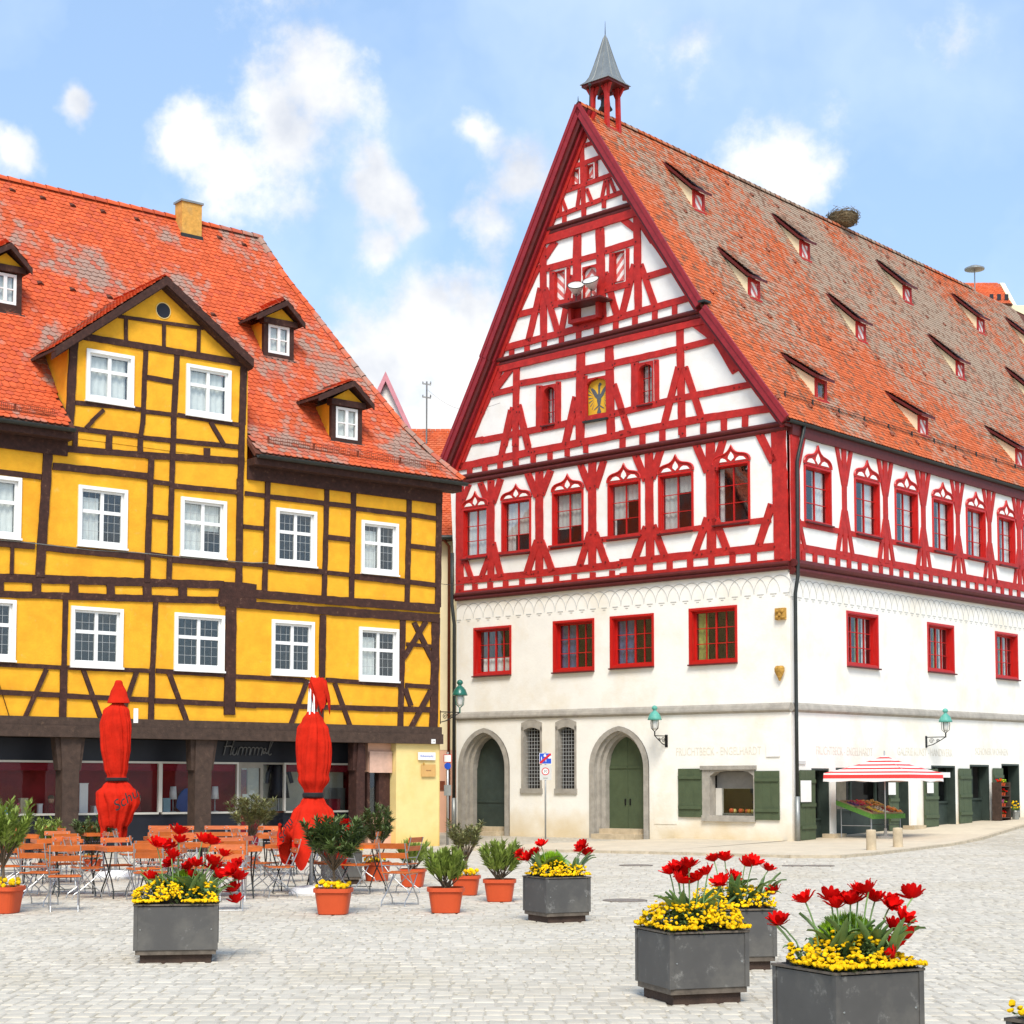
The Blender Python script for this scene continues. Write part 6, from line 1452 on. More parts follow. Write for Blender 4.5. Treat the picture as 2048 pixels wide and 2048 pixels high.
# chimney
h = yroof_hit(*ZA(1452, 560)); p0, p1 = YEL.hit('y', h.y, *ZA(1372, 500)).x, YEL.hit('y', h.y, *ZA(1522, 500)).x; zt = YEL.hit('y', h.y, *ZA(1460, 290)).z
mb = MB(); mb.box(p0, p1, h.y, h.y+.42, h.z-.6, zt); ch = mb.build('chimney', MAT['ochrewall'], YH)
mb = MB(); mb.box(p0-.04, p1+.04, h.y-.04, h.y+.46, zt+.001, zt+.06); mb.build('chimney_cap', MAT['zinc'], ch)
mb = MB(); mb.box(p0-.03, p1+.03, h.y-.04, h.y+.1, h.z-.25, h.z+.12); mb.build('flashing', MAT['gutter'], ch)
vm2 = MB(); vm2.loft([[(-.08,0,0),(.08,0,0),(.08,0,.03),(0,0,.07),(-.08,0,.03)],[(-.07,.16,.02),(.07,.16,.02),(.07,.16,.03),(0,.16,.035),(-.07,.16,.03)]]); vme3 = vm2.mesh('vent_tile', MAT['roofbase'])
for (x, y) in [(95,215),(325,275),(550,330),(780,378),(1035,435),(1660,575),(1845,625),(305,920),(550,968),(830,1025),(1612,1155),(1815,1190)]:
    h = yroof_hit(*ZA(x, y)); obj('vent_tile', vme3, YH, (h.x, h.y-.02, h.z+.05), (math.radians(40), 0, 0))
# cable along the facade, hoist ring, small lamp bracket parts
mb = MB(); mb.tube([FY.m(*yv(*p), .05) for p in (ZC(-200,895), ZC(100,915), ZC(700,985), ZC(1000,1000), ZC(1400,1040), ZC(1900,1080), ZD(350,625))], .012, 4); mb.build('cable', MAT['zinc'], YH)
# ================================================================== planters and flowers
def rot2(x, y, a): return (x*math.cos(a)-y*math.sin(a), x*math.sin(a)+y*math.cos(a))
blos = MB()
_b = [(0.0, 0.0, .030)]
for k in range(8):
    t = 2*math.pi*k/8; q = 1.0 if k % 2 else .80; _b.append((.031*q*math.cos(t), .031*q*math.sin(t), .012*q))
for k in range(8):
    t = 2*math.pi*(k+.5)/8; _b.append((.022*math.cos(t), .022*math.sin(t), .029))
for k in range(8):
    t = 2*math.pi*k/8; _b.append((.016*math.cos(t), .016*math.sin(t), -.010))
blos.add(_b, [(0, 9+k, 9+(k+1) % 8) for k in range(8)]+[(9+k, 1+(k+1) % 8, 9+(k+1) % 8) for k in range(8)]+[(1+k, 1+(k+1) % 8, 9+k) for k in range(8)]+[(17+k, 17+(k+1) % 8, 1+(k+1) % 8, 1+k) for k in range(8)])
BLOSSOM = blos.mesh('blossom', MAT['blossom'], smooth=False, recalc=False)
def petal_mesh(name, n, r, cup, mat):
    mb = MB()
    for k in range(n):
        t = 2*math.pi*k/n+ru(-.15, .15); inner = k % 2; rr = r*(.68 if inner else 1.0)*ru(.8, 1.15); c = cup*(1.4 if inner else 1.0)*ru(.8, 1.2)
        w = r*ru(.42, .6); ca, sa = math.cos(t), math.sin(t)
        P = lambda a, b, z: (a*ca-b*sa, a*sa+b*ca, z)
        prof = [(0, .12, 0), (.35, .75, .22), (.7, 1.0, .55), (.92, .6, .85), (1.06, .05, .92)]
        L = [P(rr*a, w*b/2, c*z) for a, b, z in prof]; Rr = [P(rr*a, -w*b/2, c*z) for a, b, z in prof]; Mi = [P(rr*a*1.02, 0, c*z-.006) for a, b, z in prof]
        n0 = len(prof); mb.add(L+Mi+Rr, [(i, i+1, n0+i+1, n0+i) for i in range(n0-1)]+[(n0+i, n0+i+1, 2*n0+i+1, 2*n0+i) for i in range(n0-1)])
    return mb.mesh(name, mat, smooth=True, recalc=False)
BLOOM = [petal_mesh('bloom', 17, .088, .060, MAT['tulip']) for _ in range(6)]
def strap_leaf(L, w, bend):
    mb = MB(); l, r, c = [], [], []
    for i in range(6):
        t = i/5; y = L*(t-.18*bend*t*t); z = L*(.95*t-bend*.85*t*t); ww = w*math.sin(math.pi*(.12+.88*t))**.8*(1 if t < 1 else .05)
        l.append((ww/2, y*.55, z)); r.append((-ww/2, y*.55, z)); c.append((0, y*.55+.01, z-.012))
    mb.add(l+c+r, [(i, i+1, 6+i+1, 6+i) for i in range(5)]+[(6+i, 6+i+1, 12+i+1, 12+i) for i in range(5)])
    return mb.mesh('leaf', MAT['tleaf'], smooth=True, recalc=False)
TLEAF = [strap_leaf(.44, .055, .35), strap_leaf(.40, .05, .75), strap_leaf(.52, .065, .6)]

def tuft(mb, c, n, L, w, up=.5, spread=1.0):
    for _ in range(n):
        a = ru(0, 2*math.pi); e = ru(-.1, 1)*up+ru(-.25, .35); d = Vector((math.cos(a)*spread, math.sin(a)*spread, e)).normalized(); s = d.cross(Vector((0, 0, 1))).normalized()
        l = L*ru(.7, 1.2); p = Vector(c); q = p+d*l; m_ = p+d*l*.45
        mb.add([p, m_+s*w/2, q, m_-s*w/2], [(0, 1, 2, 3)], R_())

def planter(px, py, corner, s, phi, label, h=.55):
    P = WORLD.hit('z', h, px, py); ox, oy = rot2(corner[0]*s/2, corner[1]*s/2, phi)
    c = Vector((P.x-ox, P.y-oy, 0))
    t = thing('flower_planter', label, 'planter', c, phi, 'grey square sheet-metal planters')
    e = s/2; b0 = .13
    mb = MB(); k = e*.86; mb.box(-k, k, -k, k, 0.0, b0-.045); mb.build('plinth', MAT['ytimber2'], t)
    mb = MB(); k = e*.97; mb.box(-k, k, -k, k, b0-.044, b0-.002); mb.build('bottom_frame', MAT['planteredge'], t)
    th = .02
    for (x0, x1, y0, y1) in ((-e+.03, e-.03, -e, -e+th), (-e+.03, e-.03, e-th, e), (-e, -e+th, -e+.03, e-.03), (e-th, e, -e+.03, e-.03)):
        mb = MB(); mb.box(x0, x1, y0, y1, b0, h-.02); mb.build('panel', MAT['planter'], t)
    for sx in (-1, 1):
        for sy in (-1, 1):
            mb = MB(); x, y = sx*(e-.012), sy*(e-.012); mb.box(x-.018, x+.018, y-.018, y+.018, b0-.001, h-.012); mb.build('corner_post', MAT['planter'], t)
            for zz in (.45,):
                rb = MB(); rb.blob((sx*(e-.055), sy*(e+.001), b0+(h-b0)*zz), .008, .006, .008, 6, 4); rb.build('rivet', MAT['zinc'], t)
    mb = MB(); o, i = e+.012, e-.035
    for (x0, x1, y0, y1) in ((-o, o, -o, -i), (-o, o, i, o), (-o, -i, -i, i), (i, o, -i, i)): mb.box(x0, x1, y0, y1, h-.011, h+.004)
    mb.build('rim', MAT['planteredge'], t)
    mb = MB(); mb.box(-i, i, -i, i, h-.06, h+.01); mb.build('liner', MAT['black'], t)
    mb = MB(); mb.box(-i+.02, i-.02, -i+.02, i-.02, h+.0102, h+.03); mb.build('soil', MAT['soil'], t)
    return t, c, phi, s, h

def bed(info, n, label, cover=1.0, mound=.12, spot=None):
    t, c, phi, s, h = info; e = s/2
    b = thing('yellow_flower_bed', label, 'flowers', (c.x, c.y, h+.012), phi, 'beds of small yellow flowers')
    mb = MB()
    sd0 = ru(0, 50); zf = lambda x, y: mound*(1-.55*((x/e)**2+(y/e)**2)*.8)+.11*mnoise.noise(Vector((x*5+sd0, y*5, sd0)))
    for _ in range(int(n*5)):
        x, y = ru(-e*1.02, e*1.02), ru(-e*1.02, e*(2*cover-1))
        tuft(mb, (x, y, ru(-.02, max(.01, zf(x, y)-.005))), 2, .05, .022, .5)
    mb.build('foliage', MAT['leaf'], b, recalc=False, attr=True, kind='stuff')
    rest = MB(); bv = [tuple(v.co) for v in BLOSSOM.vertices]; bf = [tuple(p.vertices) for p in BLOSSOM.polygons]; N_ = int(n*2.4)
    for i in range(N_):
        if i < N_*.30: x, y, dz = ru(-e*1.04, e*1.04), -e*1.03+ru(-.02, .03), ru(-.10, -.0)
        elif i < N_*.42: x, y, dz = -e*1.03+ru(-.02, .03), ru(-e, e*(2*cover-1)), ru(-.10, 0)
        else: x, y, dz = ru(-e, e), ru(-e, e*(2*cover-1)), 0
        z = max(.02, zf(x, y)+dz+ru(-.018, .025)); k = ru(.42, .74)
        tx = -.9 if y < -e*.9 else -.25; rot = (-tx+ru(-.4, .4), ru(-.4, .4)+(-.7 if x < -e*.95 else 0), ru(0, 6))
        if i % 2 == 0 and i < 600: obj('blossom', BLOSSOM, b, (x, y, z), rot, (k, k, k*.7))
        else:
            Mx = Matrix.LocRotScale(Vector((x, y, z)), Euler(rot), Vector((k, k, k*.7))); rest.add([Mx @ Vector(v) for v in bv], bf, R_())
    rest.build('blossoms', MAT['blossom'], b, recalc=False, attr=True, kind='stuff')
    return b
def cushion(info, off, r, label):
    t, c, phi, s, h = info; x, y = rot2(*off, phi)
    b = thing('green_cushion_plant', label, 'plant', (c.x+x, c.y+y, h+.09), 0)
    mb = MB()
    for _ in range(900):
        a, z = ru(0, 2*math.pi), ru(0.05, 1); q = math.sqrt(1-z*z); p = Vector((q*math.cos(a)*r, q*math.sin(a)*r, z*r*1.0+.03))
        d = (Vector((p.x, p.y, p.z))+Vector((ru(-.3,.3), ru(-.3,.3), .5))*r).normalized(); sd_ = d.orthogonal().normalized()
        l = ru(.03, .055); mb.add([p*.86, p+sd_*.006, p+d*l, p-sd_*.006], [(0, 1, 2, 3)], R_())
    mb.build('leaves', MAT['lime'], b, recalc=False, attr=True, kind='stuff')
    mb = MB(); mb.blob((0, 0, r*.45), r*.86, r*.86, r*.5, 10, 6, .05); mb.build('core', MAT['leaf'], b)
def tulips(info, blooms, z, label, big=1.0):
    t, c, phi, s, h = info; zo = z
    ORD = ['leftmost', 'second from left', 'third from left', 'fourth from left', 'fifth from left', 'sixth from left', 'seventh from left', 'eighth from left', 'ninth from left', 'tenth from left', 'eleventh from left', 'twelfth from left', 'thirteenth from left', 'fourteenth from left', 'fifteenth from left', 'sixteenth from left', 'seventeenth from left', 'eighteenth from left', 'nineteenth from left', 'twentieth from left']
    blooms = sorted(blooms)
    for bi, (x, y) in enumerate(blooms):
        dd = ru(-.22, .22)*s; w = WORLD.hit('y', c.y+dd, *zo(x, y)); hh = w.z-h
        bx, by = c.x+(w.x-c.x)*.62, c.y+(w.y-c.y)*.6
        lx, ly = rot2(bx-c.x, by-c.y, -phi); m_ = s*.40; lx, ly = max(-m_, min(m_, lx)), max(-m_, min(m_, ly)); bx, by = rot2(lx, ly, phi); bx += c.x; by += c.y
        t_ = thing('red_tulip', ('rightmost' if bi == len(blooms)-1 else ORD[bi])+' '+label, 'tulip', (bx, by, h+.02), 0, label.replace('red tulip', 'red tulips'))
        tip = Vector((w.x-bx, w.y-by, w.z-h-.02)); mb = MB(); droop = tip.z < .12
        mid = Vector((tip.x*.35, tip.y*.35, max(tip.z*.55, .10)+ (.1 if droop else 0)))
        pts = [Vector((0, 0, -.03)), mid*.5, mid, mid.lerp(tip, .6)+Vector((0, 0, .01)), tip]
        mb.tube(pts, .0055, 5); mb.build('stem', MAT['tleaf'], t_, smooth=True)
        k = ru(.85, 1.08)*big; obj('bloom', random.choice(BLOOM), t_, tip, (ru(-.2, .9), ru(-.5, .5)+tip.x*.8, ru(0, 6)), (k, k, k))
        for q in range(4): obj('leaf', random.choice(TLEAF), t_, (ru(-.02, .02), ru(-.02, .02), -.01), (0, 0, ru(0, 6.28)), (ru(.8, 1.1),)*3)

ZQ = Zm(1230, 1640, 408); ZS = Zm(1530, 1700, 348)
class Zf(Zm):
    def __init__(s, ox, oy, k): s.o = (ox, oy); s.k = k
ZT = Zf(220, 1620, 300/1756)
pl1 = planter(268.7, 1810, (-1, -1), .76, math.radians(9), 'square grey planter of yellow flowers and tulips in front of the chairs')
pl2 = planter(1093, 1756, (-1, -1), .60, math.radians(27), 'smallest grey flower planter, beside the terracotta pots in mid-square')
pl3 = planter(1340, 1866, (-1, -1), .65, math.radians(19), 'grey flower planter topped with a thick yellow flower cushion')
pl4 = planter(1552, 1818, (1, -1), .62, math.radians(8), 'grey flower planter half hidden behind another planter')
pl5 = planter(1672, 1947, (-1, -1), .64, math.radians(26), 'nearest grey flower planter with a bright green cushion plant')
pl6 = planter(2015, 2037, (-1, 1), .66, math.radians(33), 'grey flower planter cut off by the lower right corner')
pl7 = planter(650, 1704, (-1, -1), .62, math.radians(12), 'grey flower planter behind the small oleander tree')
for inf, n, cv, lb in ((pl1, 120, .80, 'bed of yellow flowers in the planter before the chairs'), (pl2, 100, .9, 'bed of yellow flowers in the mid-square planter'), (pl3, 170, 1.0, 'dense bed of yellow flowers hiding the planter rim'), (pl4, 70, .9, 'bed of yellow flowers in the rear right planter'),
                     (pl5, 130, .72, 'bed of yellow flowers in the nearest planter'), (pl6, 60, 1.0, 'yellow flowers in the corner planter at lower right'), (pl7, 40, 1.0, 'yellow flowers behind the oleander tree')): bed(inf, int(n*1.5), lb, cv, .19 if inf is pl3 else .14)
cushion(pl5, (.06, .08), .17, 'bright green cushion plant in the nearest planter'); cushion(pl1, (.08, .12), .15, 'green cushion plant between tulips before the chairs'); cushion(pl2, (-.02, .10), .15, 'green cushion plant in the mid-square planter')
tulips(pl5, [(450,580),(160,830),(730,560),(800,640),(950,600),(1040,480),(1150,460),(1220,570),(1390,620),(1640,530),(1530,790),(1420,890),(1590,980),(1420,1080),(1430,1190)], ZS, 'red tulip in the nearest grey planter', .95)
tulips(pl3, [(520,510),(590,480),(700,450),(600,590),(700,600),(790,570),(880,510),(1010,610),(640,540)], ZQ, 'red tulip in the planter with thick yellow flowers')
tulips(pl4, [(940,390),(1040,385),(1230,430),(1300,420),(1450,480),(1110,560),(1510,700)], ZQ, 'red tulip in the half hidden planter')
tulips(pl1, [(800,280),(810,380),(550,430),(660,450),(720,560),(730,630),(930,690),(1010,660),(1190,630),(1220,700),(1330,540),(1180,400),(1080,370),(1490,670),(1440,740),(1500,810),(1270,790),(920,790),(1460,950),(1480,1080),(470,820)], ZT, 'red tulip in the planter before the chairs', 1.1)
tulips(pl2, [(615,1625),(765,1555),(720,1620),(665,1660),(1085,1565),(1060,1595),(1115,1625),(835,1705)], ZL, 'red tulip in the smallest planter', 1.1)
tulips(pl7, [(735,1175),(800,1160),(830,1210)], ZF, 'red tulip behind the oleander tree', 1.2)

# ================================================================== terracotta pots and shrubs
def sqr(r, n=24, p=4.0): return [(r*math.copysign(abs(math.cos(t))**(2/p), math.cos(t)), r*math.copysign(abs(math.sin(t))**(2/p), math.sin(t))) for t in [2*math.pi*i/n for i in range(n)]]
def pot(px, py, wpx, label, hk=.68):
    g = ground_at(px, py); k = FPX/g.y; w = wpx/k; h = w*hk; c = Vector((g.x, g.y+w*.42, g.z))
    t = thing('terracotta_pot', label, 'pot', c, ru(-.15, .15), 'terracotta tubs on the square')
    mb = MB(); mb.loft([[(x, y, z) for x, y in sqr(r)] for r, z in ((w*.36, .012), (w*.375, .02), (w*.45, h*.80), (w*.45, h*.86))], True, True); mb.build('body', MAT['terracotta'], t, smooth=False)
    mb = MB(); mb.loft([[(x, y, z) for x, y in sqr(r)] for r, z in ((w*.455, h*.84), (w*.50, h*.86), (w*.50, h), (w*.47, h+.004), (w*.45, h*.95))], False, False); mb.build('rim', MAT['terracotta'], t)
    mb = MB(); mb.loft([[(x, y, z) for x, y in sqr(w*.45)] for z in (h*.88, h*.94)]); mb.build('soil', MAT['soil'], t)
    mb = MB()
    for sx in (-1, 1): mb.box(sx*w*.25-.04, sx*w*.25+.04, -w*.3, w*.3, 0, .014)
    mb.build('feet', MAT['black'], t)
    return c, w, h*.94
def shrub(base, z0, label, crown, n_stem, leaves, leaf=(.11, .022), mat='leaf', trunk=None, upright=.7, name='oleander_shrub'):
    """crown=(centre height above z0, rx, rz)"""
    t = thing(name, label, 'shrub', (base.x, base.y, base.z+z0), 0, 'shrubs in pots')
    ch, rx, rz = crown; sb = MB(); lb = MB(); start = Vector((0, 0, trunk if trunk else 0.0))
    if trunk: sb.tube([(0, 0, -.02), (.01, 0, trunk*.5), (0, .01, trunk)], .022, 6, .017)
    per = leaves//n_stem
    for i in range(n_stem):
        a = 2*math.pi*(i+ru(0, .8))/n_stem; q = math.sqrt(ru(.05, 1)); e = ru(-.55, 1.0) if trunk else ru(-.1, 1.0)
        tip = Vector((rx*q*math.cos(a), rx*q*math.sin(a), ch+rz*e*(1-.35*q*q)))
        s0 = start+Vector((ru(-.05, .05), ru(-.05, .05), 0)) if not trunk else start+Vector((0, 0, ru(-.05, .02)))
        mid = s0.lerp(tip, .5)+Vector((tip.x*.12, tip.y*.12, -.03 if not trunk else .02)); path = [s0, mid, tip]
        sb.tube(path, .008, 4, .004)
        for k in range(per):
            f = ru(.35, 1.0)**.7; p = s0.lerp(mid, f*2) if f < .5 else mid.lerp(tip, f*2-1); sd = (tip-mid).normalized()
            az = ru(0, 6.28); o = Vector((math.cos(az), math.sin(az), 0)); d = (o*(1-upright*.6)+sd*upright+Vector((0, 0, ru(-.35, .35)))).normalized()
            s = d.cross(Vector((ru(-.3,.3), ru(-.3,.3), 1))).normalized(); l = leaf[0]*ru(.65, 1.2); w = leaf[1]*ru(.8, 1.2); dr = Vector((0, 0, -l*ru(0, .25)))
            m_ = p+d*l*.45; lb.add([p, m_+s*w/2, p+d*l+dr, m_-s*w/2], [(0, 1, 2, 3)], R_())
    sb.build('stems', MAT['bark'], t); lb.build('leaves', MAT[mat], t, recalc=False, attr=True, kind='stuff')
    return t
def potflowers(c, w, z, n, label):
    b = thing('yellow_pot_flowers', label, 'flowers', (c.x, c.y, c.z+z), 0, 'yellow flowers in the terracotta tubs'); mb = MB(); r = w*.42
    for _ in range(n*4): tuft(mb, (ru(-r, r), ru(-r, r), ru(0, .05)), 2, .05, .02, .5)
    mb.build('foliage', MAT['leaf'], b, recalc=False, attr=True, kind='stuff')
    for i in range(n):
        x, y = ru(-r, r), ru(-r, r) if i > n*.5 else -r+ru(-.02, .06); k = ru(.9, 1.4); obj('blossom', BLOSSOM, b, (x, y, ru(.03, .10)), (ru(.0, .9), ru(-.4, .4), ru(0, 6)), (k, k, k))
specs = [  # px, ground y, width px, label, shrub(ch, rx, rz, stems, leaves, leaf size, mat, trunk), flowers
 (663, 1832, 78, 'terracotta pot with small oleander tree and yellow flowers at its foot', (.66, .42, .34, 34, 2600, (.13, .030), 'leaf', .28, .6), 26, 'dark oleander tree on a bare trunk beside the chairs'),
 (890, 1829, 76, 'terracotta pot with broad bright oleander bush, front of the right-hand pots', (.28, .26, .26, 30, 2000, (.14, .028), 'leaf2', None, .95), 0, 'broad bright green oleander bush nearest the viewer'),
 (931, 1793, 38*1.55, 'terracotta pot partly behind the broad oleander bush', (.62, .30, .34, 24, 1100, (.11, .026), 'leaf3', .25, .6), 14, 'sparse pale oleander behind the broad bush'),
 (999, 1806, 67, 'terracotta pot with spiky oleander next to the small grey planter', (.30, .30, .26, 30, 1900, (.14, .028), 'leaf2', None, .95), 0, 'spiky upright oleander next to the small grey planter'),
 (752, 1764, 56, 'terracotta pot with yellow flowers seen through a chair', (.72, .30, .36, 28, 1900, (.12, .026), 'leaf', .20, .7), 18, 'tall oleander in front of the pale corner pier'),
 (824, 1776, 54, 'terracotta pot with low spiky plants by the last chair', (.26, .24, .20, 26, 1100, (.16, .028), 'leaf2', None, 1.0), 0, 'low spiky plant behind the last chair'),
 (-6, 1830, 80, 'terracotta pot at the left edge with yellow flowers', (.78, .38, .40, 36, 2800, (.14, .028), 'leaf2', .30, .8), 22, 'large oleander at the left edge'),
 (182, 1744, 36, 'terracotta pot among the chairs left of the umbrella', (.62, .42, .30, 26, 1500, (.13, .026), 'leaf', .2, .7), 14, 'oleander behind the chairs left of the closed umbrella'),
 (500, 1738, 34, 'terracotta pot in front of the shop door', (.98, .50, .36, 32, 2000, (.14, .028), 'leaf3', .42, .55), 0, 'wide olive-green oleander tree in front of the shop door'),
 (90, 1748, 34, 'terracotta pot behind the left chairs', (.60, .3, .3, 22, 900, (.13, .026), 'leaf2', .2, .7), 10, 'small oleander behind the left chairs'),
]
for (x, y, w, lb, sh, nf, sl) in specs:
    c, ww, hz = pot(x, y, w, lb); ch, rx, rz, ns, nl, lf, mt, tr, upr = sh
    shrub(c, hz, sl, (ch, rx, rz), ns, nl, lf, mt, tr, upr)
    if nf: potflowers(c, ww, hz, nf, 'yellow flowers under the '+' '.join(sl.split()[:9]))

# ================================================================== folding chairs and tables
def slat_me(w, d, t, name):
    mb = MB(); mb.box(-w/2, w/2, -d/2, d/2, -t/2, t/2); return mb.mesh(name, MAT['wood'])
SEATS, BACKS, TOPS = slat_me(.42, .052, .016, 'seat_slat'), slat_me(.44, .075, .014, 'back_slat'), slat_me(.72, .085, .022, 'top_slat')
def proto_chair():
    t = thing('folding_chair', 'x', 'chair')
    for i in range(6): obj('seat_slat', SEATS, t, (0, -.17+.066*i, .455+(.008 if i in (0, 5) else 0)))
    for i, z in enumerate((.70, .83)): obj('back_slat', BACKS, t, (0, .235+.03*i, z), (math.radians(78), 0, 0))
    rv = MB(); rv.blob((0, 0, 0), .012, .008, .012, 6, 4); rme = rv.mesh('rivet', MAT['steel'])
    for sx in (-1, 1):
        x = sx*.195
        mb = MB(); mb.tube([(x, .29, .87), (x, .24, .68), (x, .14, .46), (x, -.04, .22), (x, -.17, .10), (x, -.19, 0)], .0085, 6); mb.build('leg', MAT['steel'], t)
        x2 = sx*.175
        mb = MB(); mb.tube([(x2, -.19, .44), (x2, -.07, .30), (x2, .10, .16), (x2, .22, .08), (x2, .25, 0)], .0085, 6); mb.build('leg', MAT['steel'], t)
        mb = MB(); mb.tube([(x2, -.19, .443), (x2, .17, .443)], .008, 5); mb.build('seat_rail', MAT['steel'], t)
        for z, y in ((.70, .225), (.83, .255)): obj('rivet', rme, t, (sx*.17, y-.012, z))
    for y, z, w in ((-.185, .02, .195), (.245, .03, .175), (.19, .56, .195)):
        mb = MB(); mb.tube([(-w, y, z), (w, y, z)], .006, 5); mb.build('crossbar', MAT['steel'], t)
    return t
def proto_table():
    t = thing('folding_table', 'x', 'table')
    for i in range(8): obj('top_slat', TOPS, t, (0, -.322+.092*i, .745))
    for s in (-1, 1):
        mb = MB(); mb.box(-.36, .36, s*.365-.012, s*.365+.012, .695, .757); mb.build('apron', MAT['wood'], t)
        mb = MB(); mb.box(s*.37-.012, s*.37+.012, -.352, .352, .695, .757); mb.build('apron', MAT['wood'], t)
        mb = MB(); mb.tube([(s*.30, -.30, .70), (s*.28, -.10, .45), (s*.28, .10, .28), (s*.29, .27, .12), (s*.30, .30, 0)], .011, 6); mb.build('leg', MAT['gutter'], t)
        mb = MB(); mb.tube([(s*.27, .30, .70), (s*.25, .10, .45), (s*.25, -.10, .28), (s*.26, -.27, .12), (s*.27, -.30, 0)], .011, 6); mb.build('leg', MAT['gutter'], t)
    mb = MB(); mb.tube([(-.29, -.27, .12), (.29, -.27, .12)], .007, 5); mb.build('crossbar', MAT['gutter'], t)
    return t
pc, pt = proto_chair(), proto_table(); register(pc); register(pt)
TABLES = [  # px, ground y, rotation, wording, chairs: (local x, local y, facing)
 (252, 1796, 28, 'just left of the front planter', 'fblr'), (468, 1796, 12, 'right behind the front planter', 'fblr'), (590, 1786, -8, 'under the right-hand umbrella', 'blr'),
 (112, 1768, 24, 'in front of the left arcade post', 'fblr'), (335, 1760, 20, 'behind the front planter, second row', 'fbl'), (722, 1786, -18, 'nearest the pale corner pier', 'flr'),
 (10, 1790, 18, 'beside the left edge oleander', 'fr'), (430, 1744, 15, 'before the second arcade post', 'blr'), (205, 1744, 25, 'behind the left umbrella base', 'bl'), (560, 1752, 5, 'before the shop door', 'blr'), (372, 1782, 18, 'half hidden by the front tulips', 'blr'), (655, 1764, -6, 'behind the small oleander tree', 'blr'), (150, 1792, 20, 'at the front left', 'bl'), (30, 1752, 20, 'farthest left by the arcade', 'br')]
first = [True, True]
for (x, y, r, wd, chs) in TABLES:
    g = ground_at(x, y); rz = math.radians(r)
    t = pt if first[0] else copy_tree(pt); first[0] = False
    t.location = g; t.rotation_euler = (0, 0, rz); tag(t, 'slatted orange café table '+wd, 'table', 'café tables on the square')
    for c in chs:
        lx, ly, fa, wn = {'f': (0, -.60, 180, 'near'), 'b': (0, .60, 0, 'far'), 'l': (-.60, 0, 90, 'left'), 'r': (.60, 0, -90, 'right')}[c]
        lx += ru(-.10, .10); ly += ru(-.10, .10); ox, oy = rot2(lx, ly, rz)
        k = pc if first[1] else copy_tree(pc); first[1] = False
        k.location = (g.x+ox, g.y+oy, 0); k.rotation_euler = (0, 0, rz+math.radians(fa+ru(-14, 14)))
        tag(k, 'orange folding chair, %s side of table %s' % (wn, wd), 'chair', 'folding café chairs')
for (x, y, r, wd) in ((78, 1812, 170, 'standing loose at the front left'), (128, 1822, 195, 'with empty seat nearest the left edge pot'), (300, 1812, 185, 'half hidden by the front planter'), (800, 1812, 160, 'standing last in the row beside the right-hand pots'), (455, 1822, 10, 'seen from behind at the front planter corner'), (92, 1741, 0, 'in the back row before the left arcade post'), (310, 1741, -4, 'in the back row behind the front tulips'), (362, 1742, 6, 'in the back row beside the second post'), (470, 1741, 3, 'in the back row before the shop door'), (532, 1742, -6, 'in the back row left of the right umbrella')):
    k = copy_tree(pc); g = ground_at(x, y); k.location = g; k.rotation_euler = (0, 0, math.radians(r)); tag(k, 'folding chair with orange slats '+wd, 'chair', 'folding café chairs')

# ================================================================== closed umbrellas
def canopy(prof, folds, seed, cx=None, n=120, amp=.13, rag=0.0, sq=.72):
    random.seed(seed); ph = [ru(0, 6.28) for _ in range(6)]; rings = []; m = len(prof)
    fine = []
    for i in range(m-1):
        for k in range(4):
            t = k/4; s = t*t*(3-2*t); fine.append((prof[i][0]+(prof[i+1][0]-prof[i][0])*t, prof[i][1]+(prof[i+1][1]-prof[i][1])*s, prof[i][2]+(prof[i+1][2]-prof[i][2])*s))
    fine.append(prof[-1])
    for (z, r, am) in fine:
        ring = []
        for j in range(n):
            t = 2*math.pi*j/n
            nz = lambda kf, zf, o: mnoise.noise(Vector((math.cos(t)*kf+o+ph[0], math.sin(t)*kf-o+ph[1], z*zf+ph[2])))
            a_ = t+.35*math.sin(z*1.1+ph[4])+.30*nz(1.0, .5, 3.0)
            f = .62*abs(math.sin(folds*.5*a_+ph[0]))**.40-.40+.34*(abs(math.sin(folds*1.15*a_+ph[5]+z*.4))**.5-.6)+.35*nz(1.1, .5, 0)+.10*nz(7.0, 6.0, 2.0)
            rr = r*(.80 if z > 1.8 else .88)*(1+am*f+am*.30*math.cos(t-ph[3])); zz = z+(rag*am*(math.sin(5*t+ph[4])+.6*math.sin(9*t+ph[5])) if z < fine[0][0]+.02 else 0)
            ox, oy = cx(z) if cx else (0, 0); ring.append((ox+rr*math.cos(t), oy+rr*math.sin(t)*sq, zz))
        rings.append(ring)
    mb = MB(); mb.loft(rings, False, False); return mb
g = ground_at(231, 1757)
u1 = thing('closed_umbrella', 'closed red café umbrella with pointed hood and black strap, left-hand one', 'umbrella', g, 0, 'closed red umbrellas')
canopy([(.86,.22,.9),(1.05,.29,.8),(1.35,.39,.6),(1.52,.40,.45),(1.66,.27,.3),(1.74,.19,.2),(1.80,.19,.25),(1.95,.23,.55),(2.4,.285,.62),(2.75,.30,.55),(3.00,.25,.5),(3.16,.11,.15)], 9, 3, rag=.30, cx=lambda z: (.07*max(0, 1-abs(z-1.35)/.4), 0)).build('canopy', MAT['cloth'], u1, smooth=True)
canopy([(3.14,.245,.10),(3.30,.19,.08),(3.52,.085,.05),(3.55,.06,0),(3.555,.004,0)], 4, 5, n=32).build('hood', MAT['cloth'], u1, smooth=True)
mb = MB(); mb.lathe([(.19,1.735),(.20,1.75),(.20,1.79),(.19,1.80)], n=24); mb.build('strap', MAT['black'], u1)
mb = MB(); mb.tube([(0,0,.05),(0,0,3.4)], .03, 10); mb.build('pole', MAT['steel'], u1, smooth=True)
